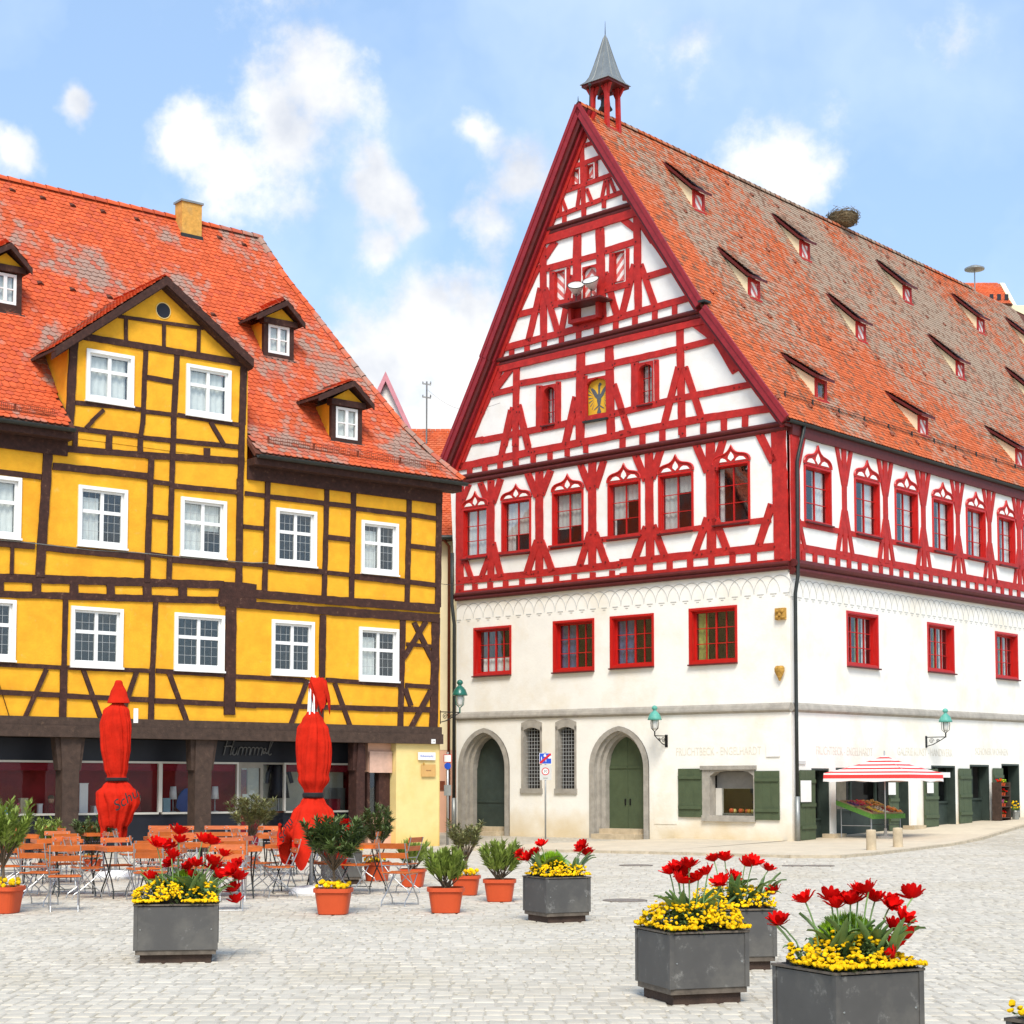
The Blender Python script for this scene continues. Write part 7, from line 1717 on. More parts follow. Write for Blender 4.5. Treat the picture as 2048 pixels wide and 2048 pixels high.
mb = MB(); mb.box(.30, .38, -.1, -.08, 2.78, 3.04); mb.build('white_tag', MAT['mwhite'], u1)
mb = MB(); mb.loft([[(x, y, z) for x, y in sqr(r)] for r, z in ((.32, 0), (.33, .04), (.26, .12), (.06, .15))]); mb.build('base', MAT['mwhite'], u1)
random.seed(11)
def ulet(parent, s, size, loc, rot, mat='ink'): return obj('lettering', text_mesh(s, size, .004, shear=.35, mat=MAT[mat]), parent, loc, rot)
ulet(u1, 'Schu', .26, (.26, -.50, 1.40), (math.radians(86), math.radians(-34), math.radians(24)))
g = ground_at(622, 1790)
u2 = thing('closed_umbrella', 'closed red café umbrella with bare ribs and slipped hood, right-hand one', 'umbrella', g, 0, 'closed red umbrellas')
cxf = lambda z: (-.02*0+.02*math.sin(z), 0.0) if z > .2 else (0, 0)
canopy([(.74,.52,.75),(.95,.44,.7),(1.25,.31,.55),(1.42,.19,.4),(1.50,.145,.2),(1.56,.15,.25),(1.75,.235,.55),(2.0,.27,.62),(2.3,.275,.58),(2.52,.245,.5),(2.66,.17,.4),(2.78,.10,.3)], 8, 8, cx=cxf, rag=.30).build('canopy', MAT['cloth'], u2, smooth=True)
mb = MB(); mb.lathe([(.15,1.47),(.165,1.49),(.165,1.535),(.15,1.55)], (.02,0,0), 24); mb.build('strap', MAT['black'], u2)
mb = MB(); mb.tube([(0,0,.05),(0,0,3.26)], .03, 10); mb.build('pole', MAT['steel'], u2, smooth=True)
for k in range(6):
    t = k*math.pi/3; mb = MB(); mb.bar((.09*math.cos(t), .09*math.sin(t), 2.3), (.045*math.cos(t), .045*math.sin(t), 3.24), .022, .022); mb.build('rib', MAT['mwhite'], u2)
# slipped hood: a cone of cloth hanging off to the right
hp = [(3.30,.03,0),(3.28,.13,.1),(3.20,.17,.2),(3.0,.15,.3),(2.86,.13,.35)]
canopy(hp, 5, 21, cx=lambda z: (.06+(3.3-z)*.28, -.02), n=28, rag=.25).build('hood', MAT['cloth'], u2, smooth=True)
mb = MB(); mb.loft([[(x, y, z) for x, y in sqr(r)] for r, z in ((.32, 0), (.33, .04), (.26, .12), (.06, .15))]); mb.build('base', MAT['mwhite'], u2)
ulet(u2, 'Schu', .20, (-.36, -.30, .98), (math.radians(80), math.radians(-62), math.radians(-22)))
random.seed(31)
# ================================================================== lamps on brackets
def wall_lamp(root, out, zb, arm, label, mats=('patina', 'iron'), headz=None, frame=None, hang=False, scale=1.0):
    """root world point on the wall, out = unit vector away from the wall"""
    t = thing('wall_lamp', label, 'lamp', root, math.atan2(out.y, out.x), 'green street lamps on iron brackets'); S = scale
    mb = MB(); mb.box(-.02, .02, -.05, .05, -.22, .16); mb.build('wall_plate', MAT['iron'], t)
    mb = MB(); mb.tube([(0, 0, .12), (arm, 0, .12)], .016, 6); mb.tube([(.0, 0, -.18), (arm*.35, 0, -.12), (arm*.75, 0, .02), (arm, 0, .12)], .014, 6)
    for c_, r in ((arm*.28, .09), (arm*.60, .06)):
        mb.tube([(c_+r*(1-i/22)*math.cos(i*.6), 0, .0+r*(1-i/22)*math.sin(i*.6)) for i in range(20)], .009, 5)
    mb.build('bracket', MAT['iron'], t)
    mb = MB(); mb.tube([(arm, 0, .10), (arm, 0, .26)], .022, 6)
    for s in (-1, 1): mb.tube([(arm, 0, .24), (arm+s*.13, 0, .34), (arm+s*.15, 0, .50), (arm+s*.14, 0, .60)], .010, 5); mb.tube([(arm, 0, .24), (arm, s*.13, .34), (arm, s*.15, .50), (arm, s*.14, .60)], .010, 5)
    mb.build('holder', MAT[mats[1]], t)
    mb = MB(); mb.lathe([(.03, .30), (.075, .36), (.095, .48), (.10, .60)], (arm, 0, 0), 12); mb.build('globe', MAT['milk'], t, smooth=True)
    mb = MB(); mb.lathe([(.21, .595), (.22, .60), (.20, .66), (.16, .76), (.09, .84), (.05, .87), (.05, .90), (.085, .93), (.09, .97), (.06, 1.02), (.01, 1.04)], (arm, 0, 0), 18); mb.build('hood', MAT[mats[0]], t, smooth=True)
    return t
nF = (RED.M.to_3x3() @ Vector((0, -1, 0))); nR = (RED.M.to_3x3() @ Vector((1, 0, 0))); nY = YEL.M.to_3x3() @ Vector((0, -1, 0)); eY = YEL.M.to_3x3() @ Vector((1, 0, 0))
u, z = FF.uv(1333, 1480); wall_lamp(RED.M @ Vector((u, 0, z)), nF, 0, .60, 'pale green street lamp on the white front above the shop shutters')
u, z = FR.uv(1852, 1482); wall_lamp(RED.M @ Vector((0, u, z)), nR, 0, .70, 'pale green street lamp above the striped parasol')
zl = FY.uv(879, 1432)[1]; wall_lamp(YEL.M @ Vector((0.02, .06, zl)), eY, 0, .72, 'dark green street lamp on the corner of the yellow house', ('dkpatina', 'dkpatina'))

# ================================================================== signs
def text_on(parent, s, size, loc, mat='ink', sx=1.0, rot=(math.pi/2, 0, 0), name='lettering'): return obj(name, text_mesh(s, size, .002, mat=MAT[mat]), parent, loc, rot, (sx, 1, 1))
p = pave_at(1091, 1678); k = FPX/p.y
t = thing('traffic_sign', 'thin pole with blue end-of-play-street sign above a 30 zone sign', 'sign', p, 0)
H = (1678-1507)/k
mb = MB(); mb.tube([(0,0,0),(0,0,H+.03)], .025, 8); mb.build('pole', MAT['steel'], t, smooth=True)
w = 12.3/k; z1, z0 = H, H-22/k
mb = MB(); mb.box(-w, w, -.04, -.028, z0, z1); bs = mb.build('blue_panel', MAT['mwhite'], t)
mb = MB(); mb.box(-w+.012, w-.012, -.042, -.0402, z0+.012, z1-.012); mb.build('blue_field', MAT['blue'], bs)
def flat(parent, name, poly, y, mat):
    mb = MB(); mb.loft([[(x, y, z) for x, z in poly], [(x, y-.0015, z) for x, z in poly]]); return mb.build(name, MAT[mat], parent)
zc = (z0+z1)/2; hh = (z1-z0)/2
per = [(-.05,-.9),(-.02,-.2),(0,-.3),(.05,-.85),(.1,-.8),(.05,.0),(.1,.1),(.08,.35),(.02,.45),(.03,.6),(-.03,.65),(-.06,.5),(-.05,.4),(-.12,.1),(-.08,0),(-.1,-.8)]
flat(bs, 'walker_pictogram', [(-w*.62+x*.7*w, zc+zz*.6*hh) for x, zz in per], -.043, 'mwhite'); flat(bs, 'child_pictogram', [(w*.08+x*.5*w, zc-.35*hh+zz*.4*hh) for x, zz in per], -.043, 'mwhite')
flat(bs, 'car_pictogram', [(x*w, zc+zz*hh) for x, zz in ((-.28,.35),(.12,.35),(.12,.55),(.05,.75),(-.2,.75),(-.28,.55))], -.043, 'mwhite'); flat(bs, 'house_pictogram', [(x*w, zc+zz*hh) for x, zz in ((.45,.0),(.9,.0),(.9,.45),(.68,.75),(.45,.45))], -.043, 'mwhite')
flat(bs, 'red_bar', [(-w+.012, z0+.012), (-w+.06, z0+.012), (w-.012, z1-.06), (w-.012, z1-.012), (w-.06, z1-.012), (-w+.012, z0+.06)], -.0455, 'red')
z3, z2 = z0-.03, z0-.03-30/k
mb = MB(); mb.box(-w*.92, w*.98, -.04, -.028, z2, z3); zs = mb.build('zone_panel', MAT['signgrey'], t)
cy_, r = z3-(z3-z2)*.42, w*.62
ring_ = lambda R: [(R*math.cos(a), cy_+R*math.sin(a)) for a in [2*math.pi*i/28 for i in range(28)]]
flat(zs, 'red_ring', ring_(r), -.041, 'red'); flat(zs, 'white_disc', ring_(r*.76), -.043, 'mwhite')
text_on(zs, '30', r*1.05, (0, -.0455, cy_)); text_on(zs, 'ZONE', r*.42, (0, -.0415, z2+.055))
p = ground_at(895, 1690); k = FPX/p.y
t = thing('alley_sign', 'grey pole with red-bordered white sign and blue disc at the alley mouth', 'sign', p, 0)
mb = MB(); mb.tube([(0,0,0),(0,0,(1690-1505)/k)], .035, 8); mb.build('pole', MAT['steel'], t, smooth=True)
mb = MB(); mb.box(-8/k, 8/k, -.06, -.045, (1690-1526)/k, (1690-1510)/k); rs = mb.build('sign_panel', MAT['red'], t)
flat(rs, 'sign_face', [(x*6.8/k, (1690-1518+y*6.8)/k) for x, y in ((-1,-1),(1,-1),(1,1),(-1,1))], -.061, 'mwhite')
zc = (1690-1533)/k; flat(t, 'blue_disc', [(.095*math.cos(a), zc+.095*math.sin(a)) for a in [2*math.pi*i/24 for i in range(24)]], -.05, 'blue')
mb = MB(); mb.box(-.10, .10, -.05, .1, (1690-1592)/k, (1690-1578)/k+.1); mb.build('meter_box', MAT['zinc'], t)
# plates on the yellow house
def plate(name, label, px0, py0, px1, py1, mat, fac=FY, d=.02, th=.015, text=None, tsize=.5, tmat='blue', cat='sign'):
    a, b = fac.uv(px0, py0, d), fac.uv(px1, py1, d); u0, u1 = a[0], b[0]; z1, z0 = a[1], b[1]
    fr = fac.fr; loc = fr.M @ Vector(fac.m((u0+u1)/2, (z0+z1)/2, d)); rz = fr.ang+(0 if fac.side == 'F' else math.pi/2)
    w, h = (u1-u0)/2, (z1-z0)/2; mb = MB(); mb.box(-w, w, -th, 0, -h, h)
    if text:
        t = thing(name, label, cat, loc, rz); mb.build('plate', MAT[mat], t)
        sx = min(1.0, 1.75*w/(len(text)*.55*h*2*tsize)); text_on(t, text, h*2*tsize, (0, -th-.002, 0), tmat, sx)
        return t
    o = mb.build(name, MAT[mat]); o.location = loc; o.rotation_euler = (0, 0, rz); return tag(o, label, cat)
plate('street_sign', 'white street name plate with blue letters on the pale corner pier', *ZF(1343, 620), *ZF(1473, 680), 'mwhite', text='Rübenmarkt', tsize=.42)
plate('house_number', 'small white house number plate on the dark arcade beam', *ZF(1443, 522), *ZF(1474, 556), 'mwhite', d=.105, text='14', tsize=.6, tmat='ink')
mp = MAT['glassplate'] = M('amber_plaque', (.62, .36, .12), .3, .08)
t = plate('plaque', 'brownish glass plaque with crest below the street name plate', *ZF(1368, 712), *ZF(1474, 805), 'glassplate', text='Altstadt', tsize=.16, tmat='copper')
mb = MB(); mb.blob((-.17, -.02, .18), .035, .008, .045, 8, 5); mb.build('crest', MAT['ochre'], t)
plate('plaque', 'faint information plaque with crest right of the shop lettering', *ZM(915, 785), *ZM(1018, 880), 'mwhite', FF)
plate('name_plate', 'small white name plate beside the drainpipe on the right front', *ZN(210, 912), *ZN(282, 938), 'signgrey', FR)
plate('poster', 'white poster on the green shutter beside the drainpipe', *ZN(245, 1060), *ZN(325, 1222), 'mwhite', FR, d=.13, cat='poster')
plate('poster', 'blue and white poster on the shutter behind the parasol pole', *ZN(908, 1075), *ZN(962, 1168), 'mwhite', FR, d=.13, cat='poster')
plate('poster', 'white poster on the shutter right of the parasol', *ZN(1200, 1075), *ZN(1248, 1155), 'mwhite', FR, d=.13, cat='poster')

# ================================================================== fruit stall, parasol, bollards
def front_of_shop(px, dist):
    O = RED.hit('x', dist, px, 1660); w = RED.M @ O; w.z = terrain(w.x, w.y)+.07; return w
p = front_of_shop(1771, 1.75); k = FPX/p.y
t = thing('striped_parasol', 'open red and white striped market parasol over the fruit stall', 'parasol', p, 0)
mb = MB(); mb.tube([(0,0,.02),(0,0,2.55)], .022, 8); mb.build('pole', MAT['steel'], t, smooth=True)
mb = MB(); mb.lathe([(.28, 0), (.28, .05), (.06, .09), (.04, .3)], n=14); mb.build('base', MAT['stone'], t)
corners = [((1651-1771)/k, .15), ((1786-1771)/k+.1, -1.75), ((1888-1771)/k, .05), (-.1, 1.75)]
_py = WORLD.proj(p)[1]; ze, za = (_py-1547)/k, (_py-1512)/k
sm = stripe_mat('parasol_stripe', (.80, .045, .04), (.86, .80, .76), 9.5, (0, 0, 1), .48); sv_ = stripe_mat('valance_stripe', (.80, .045, .04), (.86, .80, .76), 4.6, (0, 0, 1), .5)
n = 6
for i in range(4):
    a, b = corners[i], corners[(i+1) % 4]; mb = MB(); V = []
    for r in range(n+1):
        f = r/n
        for s in range(7):
            q = s/6; x, y = a[0]+(b[0]-a[0])*q, a[1]+(b[1]-a[1])*q; sag = -.06*math.sin(math.pi*q)*f-.05*math.sin(math.pi*f)
            V.append((x*f, y*f, za+(ze-za)*f+sag*.8))
    mb.add(V, [(r*7+s, r*7+s+1, (r+1)*7+s+1, (r+1)*7+s) for r in range(n) for s in range(6)]); mb.build('canopy_panel', sm, t, smooth=True)
    mb = MB(); vs = [(a[0]+(b[0]-a[0])*s/10, a[1]+(b[1]-a[1])*s/10) for s in range(11)]
    mb.add([(x, y, ze-.06*math.sin(math.pi*s/10)*.8) for s, (x, y) in enumerate(vs)]+[(x*1.01, y*1.01, ze-.24-.02*math.sin(s*1.3)) for s, (x, y) in enumerate(vs)], [(s, s+1, 12+s, 11+s) for s in range(10)]); mb.build('valance', sv_, t)
for (x, y) in corners:
    mb = MB(); mb.tube([(0, 0, za-.05), (x*.98, y*.98, ze-.02)], .010, 5); mb.build('rib', MAT['steel'], t)
# stall table, tilted, with crates of fruit
p = front_of_shop(1742, 1.0)
st = thing('fruit_stall', 'tilted green stall table on steel legs under the parasol', 'stall', p, RED.ang+math.pi/2, None)
L_, W_, zf, zb = 1.9, 1.2, .62, 1.02        # along the wall, depth, front and back height
mb = MB(); mb.loft([[(x, -W_/2, zf), (x, W_/2, zb), (x, W_/2, zb-.05), (x, -W_/2, zf-.05)] for x in (-L_/2, L_/2)]); mb.build('table_top', MAT['black'], st)
mb = MB(); mb.loft([[(x, -W_/2-.02, zf-.07), (x, -W_/2, zf-.07), (x, -W_/2, zf+.07), (x, -W_/2-.02, zf+.07)] for x in (-L_/2, L_/2)]); mb.build('front_board', M('grass_green_cloth', (.10, .24, .04), .9, .3, 30), st)
mb = MB(); mb.loft([[(-L_/2-.02, y, z-.07), (-L_/2, y, z-.07), (-L_/2, y, z+.07), (-L_/2-.02, y, z+.07)] for y, z in ((-W_/2, zf), (W_/2, zb))]); mb.build('side_board', bpy.data.materials['grass_green_cloth'], st)
for x in (-L_/2+.1, L_/2-.1):
    for (y, z) in ((-W_/2+.1, zf-.05), (W_/2-.1, zb-.05)):
        mb = MB(); mb.tube([(x, y, 0), (x, y, z)], .016, 6); mb.build('leg', MAT['steel'], st)
    mb = MB(); mb.tube([(x, -W_/2+.1, .35), (x, W_/2-.1, .35)], .012, 6); mb.build('brace', MAT['steel'], st)
kinds = [('strawberries', (.55, .02, .02), .022), ('cherries', (.22, .01, .02), .018), ('tomatoes', (.68, .05, .02), .038), ('oranges', (.85, .28, .02), .042), ('lemons', (.80, .55, .04), .038), ('apricots', (.80, .32, .05), .032), ('plums', (.10, .03, .12), .030), ('white asparagus', (.72, .66, .45), .03), ('peppers', (.60, .30, .03), .04), ('radishes', (.50, .03, .10), .025)]
fm = {n_: M('fruit_'+n_.replace(' ', '_'), c, .4, .15, 20, coat=.2) for n_, c, _ in kinds}; wm = M('crate_wood', (.40, .27, .13), .8, .2, 8); ci = 0
sth = math.atan2(zb-zf, W_)
for r in range(2):
    for c in range(5):
        nm, col, rad = kinds[(ci*3+1) % 10]; ci += 1
        lx, ly = -L_/2+.20+c*.375, -W_/2+.30+r*.58; lz = zf+(zb-zf)*(ly+W_/2)/W_
        w = st.matrix_basis if False else None
        ang = RED.ang+math.pi/2; ox, oy = rot2(lx, ly, ang)
        ct = thing('fruit_crate', 'crate of %s in the %s row of the fruit stall' % (nm, 'front' if r == 0 else 'back'), 'crate', (p.x+ox, p.y+oy, p.z+lz), ang, 'crates on the fruit stall')
        inc = bpy.data.objects.new('x', None); bpy.data.objects.remove(inc)
        ct.rotation_euler = (sth, 0, ang); hw, hd = .175, .26
        mb = MB(); mb.box(-hw, hw, -hd, hd, .004, .02); mb.build('crate_base', wm, ct)
        for (a, b, c_, d) in ((-hw, hw, -hd, -hd+.012), (-hw, hw, hd-.012, hd), (-hw, -hw+.012, -hd+.012, hd-.012), (hw-.012, hw, -hd+.012, hd-.012)):
            mb = MB(); mb.box(a, b, c_, d, .021, .10); mb.build('crate_side', wm, ct)
        fb = MB(); fb.blob((0, 0, 0), rad, rad, rad, 7, 5, .06); fme = fb.mesh('fruit', fm[nm], smooth=True)
        for _ in range(26): obj('fruit', fme, ct, (ru(-hw+.03, hw-.03), ru(-hd+.03, hd-.03), ru(.06, .11)), (ru(0, 3), ru(0, 3), 0), (ru(.9, 1.15),)*3)
for (x0, x1, yb, yt, lb) in ((1732.6, 1752.8, 1700, 1660, 'left-hand round stone bollard in front of the fruit stall'), (1786, 1806, 1694, 1656, 'right-hand round stone bollard in front of the fruit stall')):
    p = pave_at((x0+x1)/2, yb); k = FPX/p.y; r = (x1-x0)/2/k; h = (yb-yt)/k
    mb = MB(); mb.lathe([(r*1.02, -.05), (r*1.0, .02), (r*.97, h*.6), (r*.97, h-.03), (r*.9, h), (.001, h+.012)], n=20); o = mb.build('stone_bollard', MAT['sandstone'], smooth=False); o.location = p; tag(o, lb, 'bollard', 'stone bollards')
# flower rack by the far shop door
p = front_of_shop(2004, .35); rk = thing('flower_rack', 'wooden rack of potted flowers beside the dark shop doorway', 'rack', p, RED.ang+math.pi/2)
for z in (.08, .45, .82, 1.15):
    mb = MB(); mb.box(-.32, .32, -.16, .16, z, z+.025); mb.build('shelf', MAT['ytimber2'], rk)
for sx in (-1, 1):
    mb = MB(); mb.box(sx*.34-.02, sx*.34+.02, -.17, .17, 0, 1.3); mb.build('side', MAT['ytimber2'], rk)
cols = [MAT['blossom'], MAT['tulip'], MAT['mwhite'], M('pink_petal', (.60, .10, .25), .6), MAT['lime']]
for z, row in ((.105, 'bottom'), (.475, 'lower middle'), (.845, 'upper middle'), (1.175, 'top')):
    for i, x in enumerate((-.2, 0, .2)):
        a = RED.ang+math.pi/2; ox, oy = rot2(x, 0, a)
        ft = thing('potted_flower', 'small potted flower on the %s shelf of the rack, %s place' % (row, ('left', 'centre', 'right')[i]), 'flowers', (p.x+ox, p.y+oy, p.z+z), a, 'potted flowers on the rack')
        mb = MB(); mb.lathe([(.045, 0), (.06, .09), (.065, .09), (.065, .11)], n=10); mb.build('pot', MAT['terracotta'], ft)
        mb = MB(); tuft(mb, (0, 0, .12), 40, .11, .03, .9); mb.build('leaves', MAT['leaf2'], ft, recalc=False, attr=True)
        mb = MB(); [mb.blob((ru(-.08, .08), ru(-.08, .08), ru(.14, .24)), .03, .03, .025, 6, 4) for _ in range(9)]; mb.build('blooms', random.choice(cols), ft)
p = front_of_shop(2032, .5); b = thing('flower_bucket', 'zinc bucket of yellow cut flowers on the pavement by the rack', 'bucket', p, 0)
mb = MB(); mb.lathe([(.11, 0), (.15, .28), (.16, .28), (.15, .3)], n=12); mb.build('bucket', MAT['zinc'], b)
mb = MB(); tuft(mb, (0, 0, .3), 60, .22, .03, 1.2); mb.build('leaves', MAT['leaf2'], b, recalc=False, attr=True)
mb = MB(); [mb.blob((ru(-.16, .16), ru(-.16, .16), ru(.40, .62)), .035, .035, .03, 6, 4) for _ in range(16)]; mb.build('blooms', MAT['blossom'], b)

# ================================================================== things on the roofs
h = RED.hit('x', XR, 1687, 462); 
t = thing('stork_nest', 'large round stork nest of twigs on the ridge of the red house', 'nest', RED.M @ Vector((XR, h.y, ZR+.14)), RED.ang)
t.scale = (1.15, 1.15, 1.15)
mb = MB(); mb.lathe([(.25, 0), (.42, .10), (.50, .28), (.47, .42), (.30, .44), (.05, .38)], n=16); mb.build('core', MAT['nest'], t)
mb = MB()
for _ in range(420):
    a, zz = ru(0, 6.28), ru(.02, .48); r = .36+.16*math.sin(min(1, zz/.35)*math.pi/2)+ru(-.06, .04); b_ = a+ru(.25, .8)*random.choice((-1, 1)); r2 = r+ru(-.06, .09)
    mb.bar((r*math.cos(a), r*math.sin(a), zz), (r2*math.cos(b_), r2*math.sin(b_), zz+ru(-.09, .12)), .010, .010)
mb.build('twigs', MAT['nest'], t, kind='stuff')
h = RED.hit('x', XR, 1950, 591); p = RED.M @ Vector((XR, h.y, ZR+.0)); k = FPX/p.y
t = thing('roof_siren', 'flat grey siren disc on a thin mast above the far ridge', 'siren', p, 0)
mb = MB(); mb.tube([(0,0,-.2),(0,0,47/k)], .028, 6); mb.build('mast', MAT['zinc'], t); mb = MB(); mb.lathe([(.08, 42/k), (20/k, 45/k), (20/k, 48/k), (.2, 53/k), (.01, 54/k)], n=24); mb.build('disc', MAT['zinc'], t)

# ================================================================== houses behind
def simple_tiles(parent, O, A, B, la, lb, mat, name): tile_slope(O, A, B, lb, lambda b: .05, lambda b: la, .19, .17, mat, parent, name=name)
ay = 60.5
def at(px, py, Y): return WORLD.hit('y', Y, px, py)
a = at(858, 1076, ay); b = at(925, 1076, ay); gz0 = a.z
t = thing('alley_house', 'cream house with salmon base at the end of the alley', 'house', (a.x-3, ay, 0), 0)
wd = b.x-a.x+3.5
mb = MB(); mb.box(0, wd, 0, 10, at(890, 1500, ay).z, gz0); mb.build('wall', MAT['creamwall'], t); mb = MB(); mb.box(0, wd, .01, 10, 0, at(890, 1500, ay).z-.002); mb.build('base_wall', MAT['pinkwall'], t)
rz = at(860, 862, ay+6.5).z; B_ = Vector((0, 6.9, rz-gz0))
mb = MB(); mb.loft([[(x, -.4, gz0-.12), (x, 6.5, rz-.06), (x, 13, gz0-.12)] for x in (-8, wd+1)]); mb.build('roof_base', MAT['roofbase'], t)
simple_tiles(t, (-8, -.4, gz0), (1, 0, 0), B_, wd+9, B_.length, MAT['tilen'], 'roof_tiles')
mb = MB(); mb.tube([(-8, -.5, gz0-.05), (wd+1, -.5, gz0-.05)], .08, 8); mb.build('gutter', MAT['gutter'], t)
mb = MB(); x = at(898, 1200, ay-.1).x-(a.x-3); mb.tube([(x, -.1, 0), (x, -.1, gz0-.3), (x-.2, -.4, gz0-.1)], .05, 8); mb.build('copper_pipe', MAT['copper'], t, smooth=True)
mb = MB(); mb.box(at(880, 1500, ay).x-(a.x-3), at(890, 1500, ay).x-(a.x-3), -.03, 0, at(885, 1580, ay).z, at(885, 1562, ay).z); mb.build('letter_box', MAT['copper'], t)
# white gable with pink verge farther back
gy = 78.0; q0, q1, q2 = at(772, 765, gy), at(700, 985, gy), at(842, 920, gy)
t = thing('white_gable_house', 'white gable with pinkish verge rising behind the orange roofs', 'house', (q0.x, gy, 0), 0)
hw = 5.0; fz = q0.z-hw*(q0.z-q2.z)/(q2.x-q0.x)
mb = MB(); mb.loft([[(-hw, y, 0), (hw, y, 0), (hw, y, fz), (0, y, q0.z), (-hw, y, fz)] for y in (0, 12)]); mb.build('wall', MAT['wplaster'], t)
vm_ = M('pink_verge', (.62, .25, .28), .7, .1)
for s in (-1, 1):
    mb = MB(); mb.loft([[(0, y, q0.z+.0), (s*(hw+.4), y, q0.z-(hw+.4)*(q0.z-fz)/hw), (s*(hw+.4), y, q0.z-(hw+.4)*(q0.z-fz)/hw+.45), (0, y, q0.z+.45)] for y in (-.3, 12)]); mb.build('verge', vm_, t)
# mast with insulators
my = 66.0; m0, m1 = at(853, 900, my), at(853, 763, my)
t = thing('roof_mast', 'grey wire mast with two crossbars on the orange roof between the houses', 'mast', (m0.x, my, m0.z-.3), 0)
Hh = m1.z-m0.z+.3
mb = MB(); mb.tube([(0,0,0),(0,0,Hh)], .035, 6); mb.build('pole', MAT['zinc'], t)
for z in (Hh-.10, Hh-.62):
    mb = MB(); mb.bar((-.17, 0, z+.02), (.17, 0, z-.03), .05, .05); mb.build('crossbar', MAT['zinc'], t)
    for s in (-1, 1):
        mb = MB(); mb.lathe([(.02, 0), (.03, .03), (.02, .10)], (s*.15, 0, z), 8); mb.build('insulator', MAT['zinc'], t)
mb = MB(); e_ = at(1000, 806, 56); s_ = Vector((m0.x, my, m1.z-.3)); mb.tube([s_.lerp(e_, i/10)-Vector((0, 0, .5*math.sin(math.pi*i/10))) for i in range(11)], .006, 4); o = mb.build('overhead_wire', MAT['zinc']); tag(o, 'thin overhead wire between roof mast and red gable', 'wire')
w0 = YEL.M @ Vector((.0, -.05, FY.uv(879, 1168)[1])); w1 = RED.M @ Vector((UL+.8, -.1, FF.uv(945, 1165)[1])); mb = MB(); mb.tube([w0.lerp(w1, i/8)-Vector((0, 0, .06*math.sin(math.pi*i/8))) for i in range(9)], .008, 4); o = mb.build('overhead_wire', MAT['iron']); tag(o, 'thin wire across the alley between yellow and red house', 'wire')
# tower house at the right edge
ty = 105.0; r0, r1, r2 = at(1962, 582, ty), at(2029, 555, ty), at(2041, 600, ty)
t = thing('tower_house', 'cream tower-like house with orange roof and small windows beyond the ridge', 'house', (r0.x, ty, 0), 0)
wx = r1.x-r0.x
mb = MB(); mb.loft([[(-1.5, y, 0), (wx+.6, y, 0), (wx+.6, y, r0.z-.9), (-1.5, y, r0.z-.9)] for y in (0, 5)]); mb.build('wall', MAT['creamwall'], t)
mb = MB(); mb.loft([[(x, 0, r0.z-.9), (x, 2.5, r1.z+.4), (x, 5, r0.z-.9)] for x in (wx-.2, wx+.1)]); mb.build('gable', MAT['creamwall'], t)
mb = MB(); mb.loft([[(x, -.3, r0.z-.95), (x, 2.5, r1.z+.1), (x, 5.3, r0.z-.95)] for x in (-1.5, wx-.21)]); mb.build('roof_base', MAT['roofbase'], t)
simple_tiles(t, (-1.5, -.3, r0.z-.9), (1, 0, 0), (0, 2.8, r1.z+.4-(r0.z-.9)), wx+1.2, 3.3, MAT['tilen'], 'roof_tiles')
for px in (1983, 1998, 2013):
    q = at(px, 594, ty); mb = MB(); mb.box(q.x-r0.x-.12, q.x-r0.x+.12, -.02, .0, q.z-.18, q.z+.18); mb.build('window', MAT['shopdark'], t)
s = at(2044, 585, 112); t = thing('far_roof', 'plain orange tiled roof at the right edge behind the tower house', 'house', (s.x+.2, 112, 0), 0)
mb = MB(); mb.box(0, 8, 0, 8, 0, s.z-4); mb.build('wall', MAT['creamwall'], t); mb = MB(); mb.loft([[(-.3, -.3, s.z-4), (8, -.3, s.z-4), (8, 8, s.z-4), (-.3, 8, s.z-4)], [(-.3, 3.9, s.z), (8, 3.9, s.z), (8, 4, s.z), (-.3, 4, s.z)]]); mb.build('roof', MAT['tilen'], t)

# ================================================================== display in the yellow house's shop
def shelf_pt(zm, x, y, d): p = FY.uv(*zm(x, y), SD-d); return YEL.M @ Vector((p[0], -(SD-d), 0)), p[0]
zsh = zb2-.009
def disp(name, label, cat, zm, x, d, build, group=None):
    u = FY.uv(*zm(x, 1000), SD-d)[0]; t = thing(name, label, cat, YEL.M @ Vector((u, -(SD-d), zsh)), YEL.ang, group); build(t); return t
def lamp_b(t):
    mb = MB(); mb.lathe([(.09, 0), (.09, .02), (.015, .03), (.012, .35)], n=12); mb.build('stand', MAT['steel'], t); mb = MB(); mb.lathe([(.10, .33), (.075, .66)], n=14); mb.build('lamp_shade', MAT['mwhite'], t, smooth=True)
disp('table_lamp', 'white table lamp in the shop window left of the second arcade post', 'lamp', ZE, 1305, .5, lamp_b); disp('table_lamp', 'white table lamp in the shop window right of the second arcade post', 'lamp', ZE, 1622, .5, lamp_b)
def boxb(w, d, h, mat, lid=None):
    def f(t):
        mb = MB(); mb.box(-w/2, w/2, -d/2, d/2, 0, h); mb.build('body', mat, t); mb = MB(); mb.box(-w/2-.01, w/2+.01, -d/2-.01, d/2+.01, h+.001, h+.02); mb.build('lid', lid or mat, t)
    return f
turq = M('turquoise', (.10, .40, .46), .5); pink = M('pink', (.65, .08, .20), .5); cream = M('cream_ware', (.60, .52, .34), .5)
disp('gift_box', 'turquoise box at the far left of the shop window', 'box', ZE, 40, .4, boxb(.30, .2, .14, turq)); disp('pink_vase', 'small pink vase in the left shop window', 'vase', ZE, 140, .4, lambda t: MB().lathe([(.04, 0), (.07, .08), (.03, .2), (.045, .26)], n=12).build('vase', pink, t))
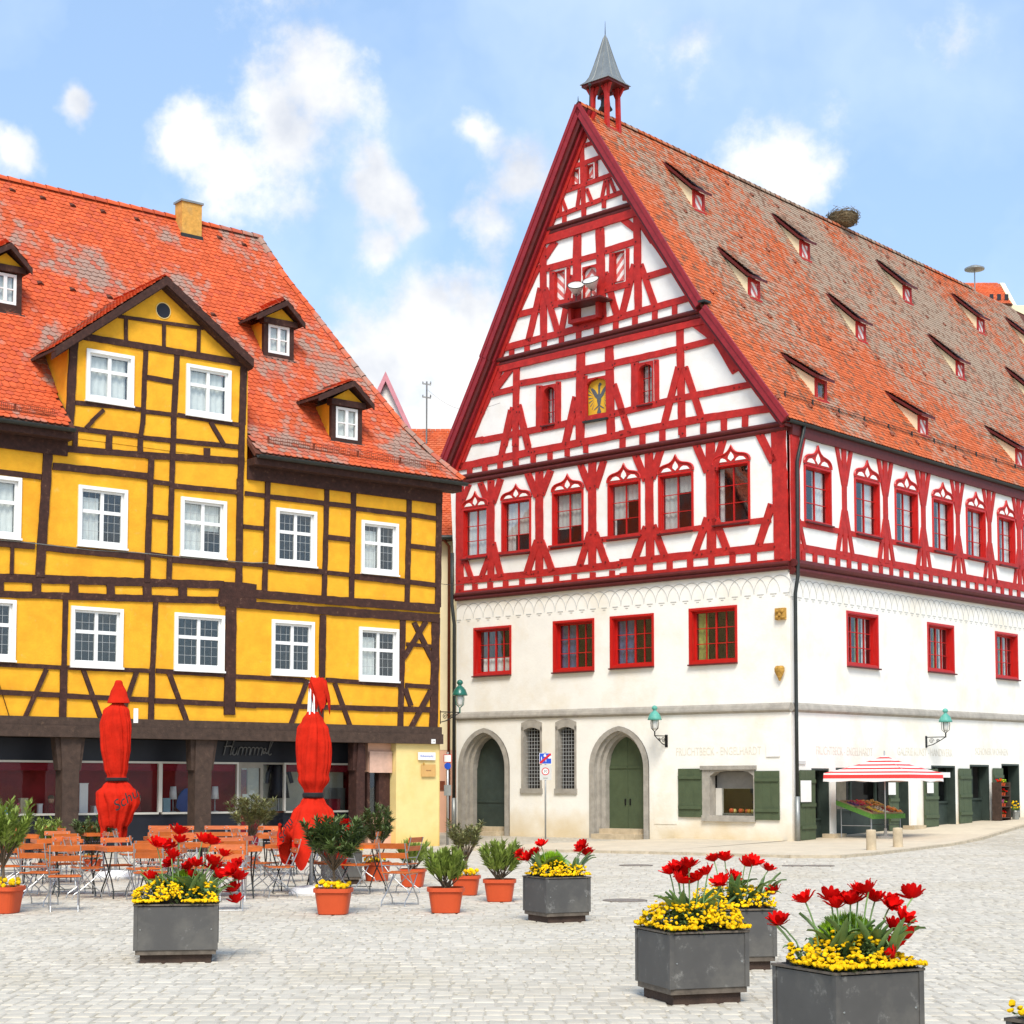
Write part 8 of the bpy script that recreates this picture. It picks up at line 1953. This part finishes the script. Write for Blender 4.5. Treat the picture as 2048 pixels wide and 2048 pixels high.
disp('paper_bag', 'cream paper bag in the left shop window', 'bag', ZE, 175, .45, boxb(.18, .12, .36, cream)); disp('candle', 'thick white candle in the left shop window', 'candle', ZE, 300, .4, boxb(.10, .10, .22, MAT['mwhite'])); disp('green_box', 'pale blue patterned box under the table lamp', 'box', ZE, 1250, .45, boxb(.2, .14, .34, M('pale_blue', (.30, .45, .50), .6)))
disp('white_box', 'low white box beside the left umbrella in the shop window', 'box', ZE, 735, .4, boxb(.26, .2, .16, MAT['mwhite'])); disp('poster_board', 'tall white notice board leaning inside the shop window beside the post', 'board', ZE, 630, .3, boxb(.22, .03, .72, MAT['mwhite']))
def dollb(t):
    mb = MB(); mb.lathe([(.08, 0), (.09, .1), (.05, .22), (.03, .25)], n=12); mb.build('body', MAT['redval'], t); mb = MB(); mb.blob((0, 0, .33), .075, .075, .09, 10, 7); mb.build('head', M('doll_skin', (.50, .28, .17), .6), t, smooth=True); mb = MB(); mb.lathe([(.085, .36), (.075, .42), (.03, .45)], n=12); mb.build('hair', MAT['bark'], t)
disp('doll', 'small doll with brown hair in the left shop window', 'doll', ZE, 385, .4, dollb); disp('doll', 'small doll behind the left umbrella in the shop window', 'doll', ZE, 1040, .5, dollb)
def fanb(t):
    mb = MB(); mb.loft([[(.34*math.cos(a), y, .12+.5*math.sin(a)) for a in [math.pi*i/10 for i in range(11)]]+[(-.2, y, 0.0), (.2, y, 0.0)] for y in (0, .02)]); mb.build('fan', M('deep_blue', (.02, .07, .30), .6), t)
disp('blue_fan', 'large deep blue fan in the shop window', 'fan', ZE, 1420, .7, fanb)
def coatb(t):
    mb = MB(); mb.lathe([(.03, 0), (.03, .35)], n=8); mb.build('stand', MAT['steel'], t); mb = MB(); mb.lathe([(.30, .35), (.26, .6), (.20, .95), (.24, 1.2), (.20, 1.35), (.07, 1.42)], n=14); mb.build('coat', MAT['shopdark'], t, smooth=True)
    for s in (-1, 1): mb = MB(); mb.tube([(s*.2, 0, 1.3), (s*.33, 0, 1.0), (s*.38, -.05, .75)], .06, 8); mb.build('sleeve', MAT['shopdark'], t, smooth=True)
disp('coat_stand', 'dark coat on a stand in the right-hand shop window', 'coat', ZF, 290, .45, coatb)
disp('picture_board', 'grey picture propped in the right-hand shop window', 'picture', ZF, 735, .6, boxb(.5, .03, .6, MAT['zinc'])); disp('red_box', 'dark red box in the right-hand shop window', 'box', ZF, 700, .35, boxb(.36, .2, .3, MAT['redval']))
# ================================================================== manhole covers
mm = M('cast_iron_cover', (.20, .17, .14), .7, .3, 20, bump=.4)
for (x, y, r, lb) in ((1272, 1732, .35, 'round iron manhole cover in front of the right-hand door'), (1250, 1803, .32, 'round rusty cover in the paving beside the small planter'), (1588, 1733, .25, 'small iron cover left of the bollards'), (1640, 1733, .3, 'iron cover on the square in front of the drainpipe')):
    g = ground_at(x, y); mb = MB(); mb.lathe([(r, 0), (r, .022), (r*.9, .024), (r*.88, .019), (.01, .020)], n=26); o = mb.build('manhole_cover', mm); o.location = g; tag(o, lb, 'cover', 'manhole covers')
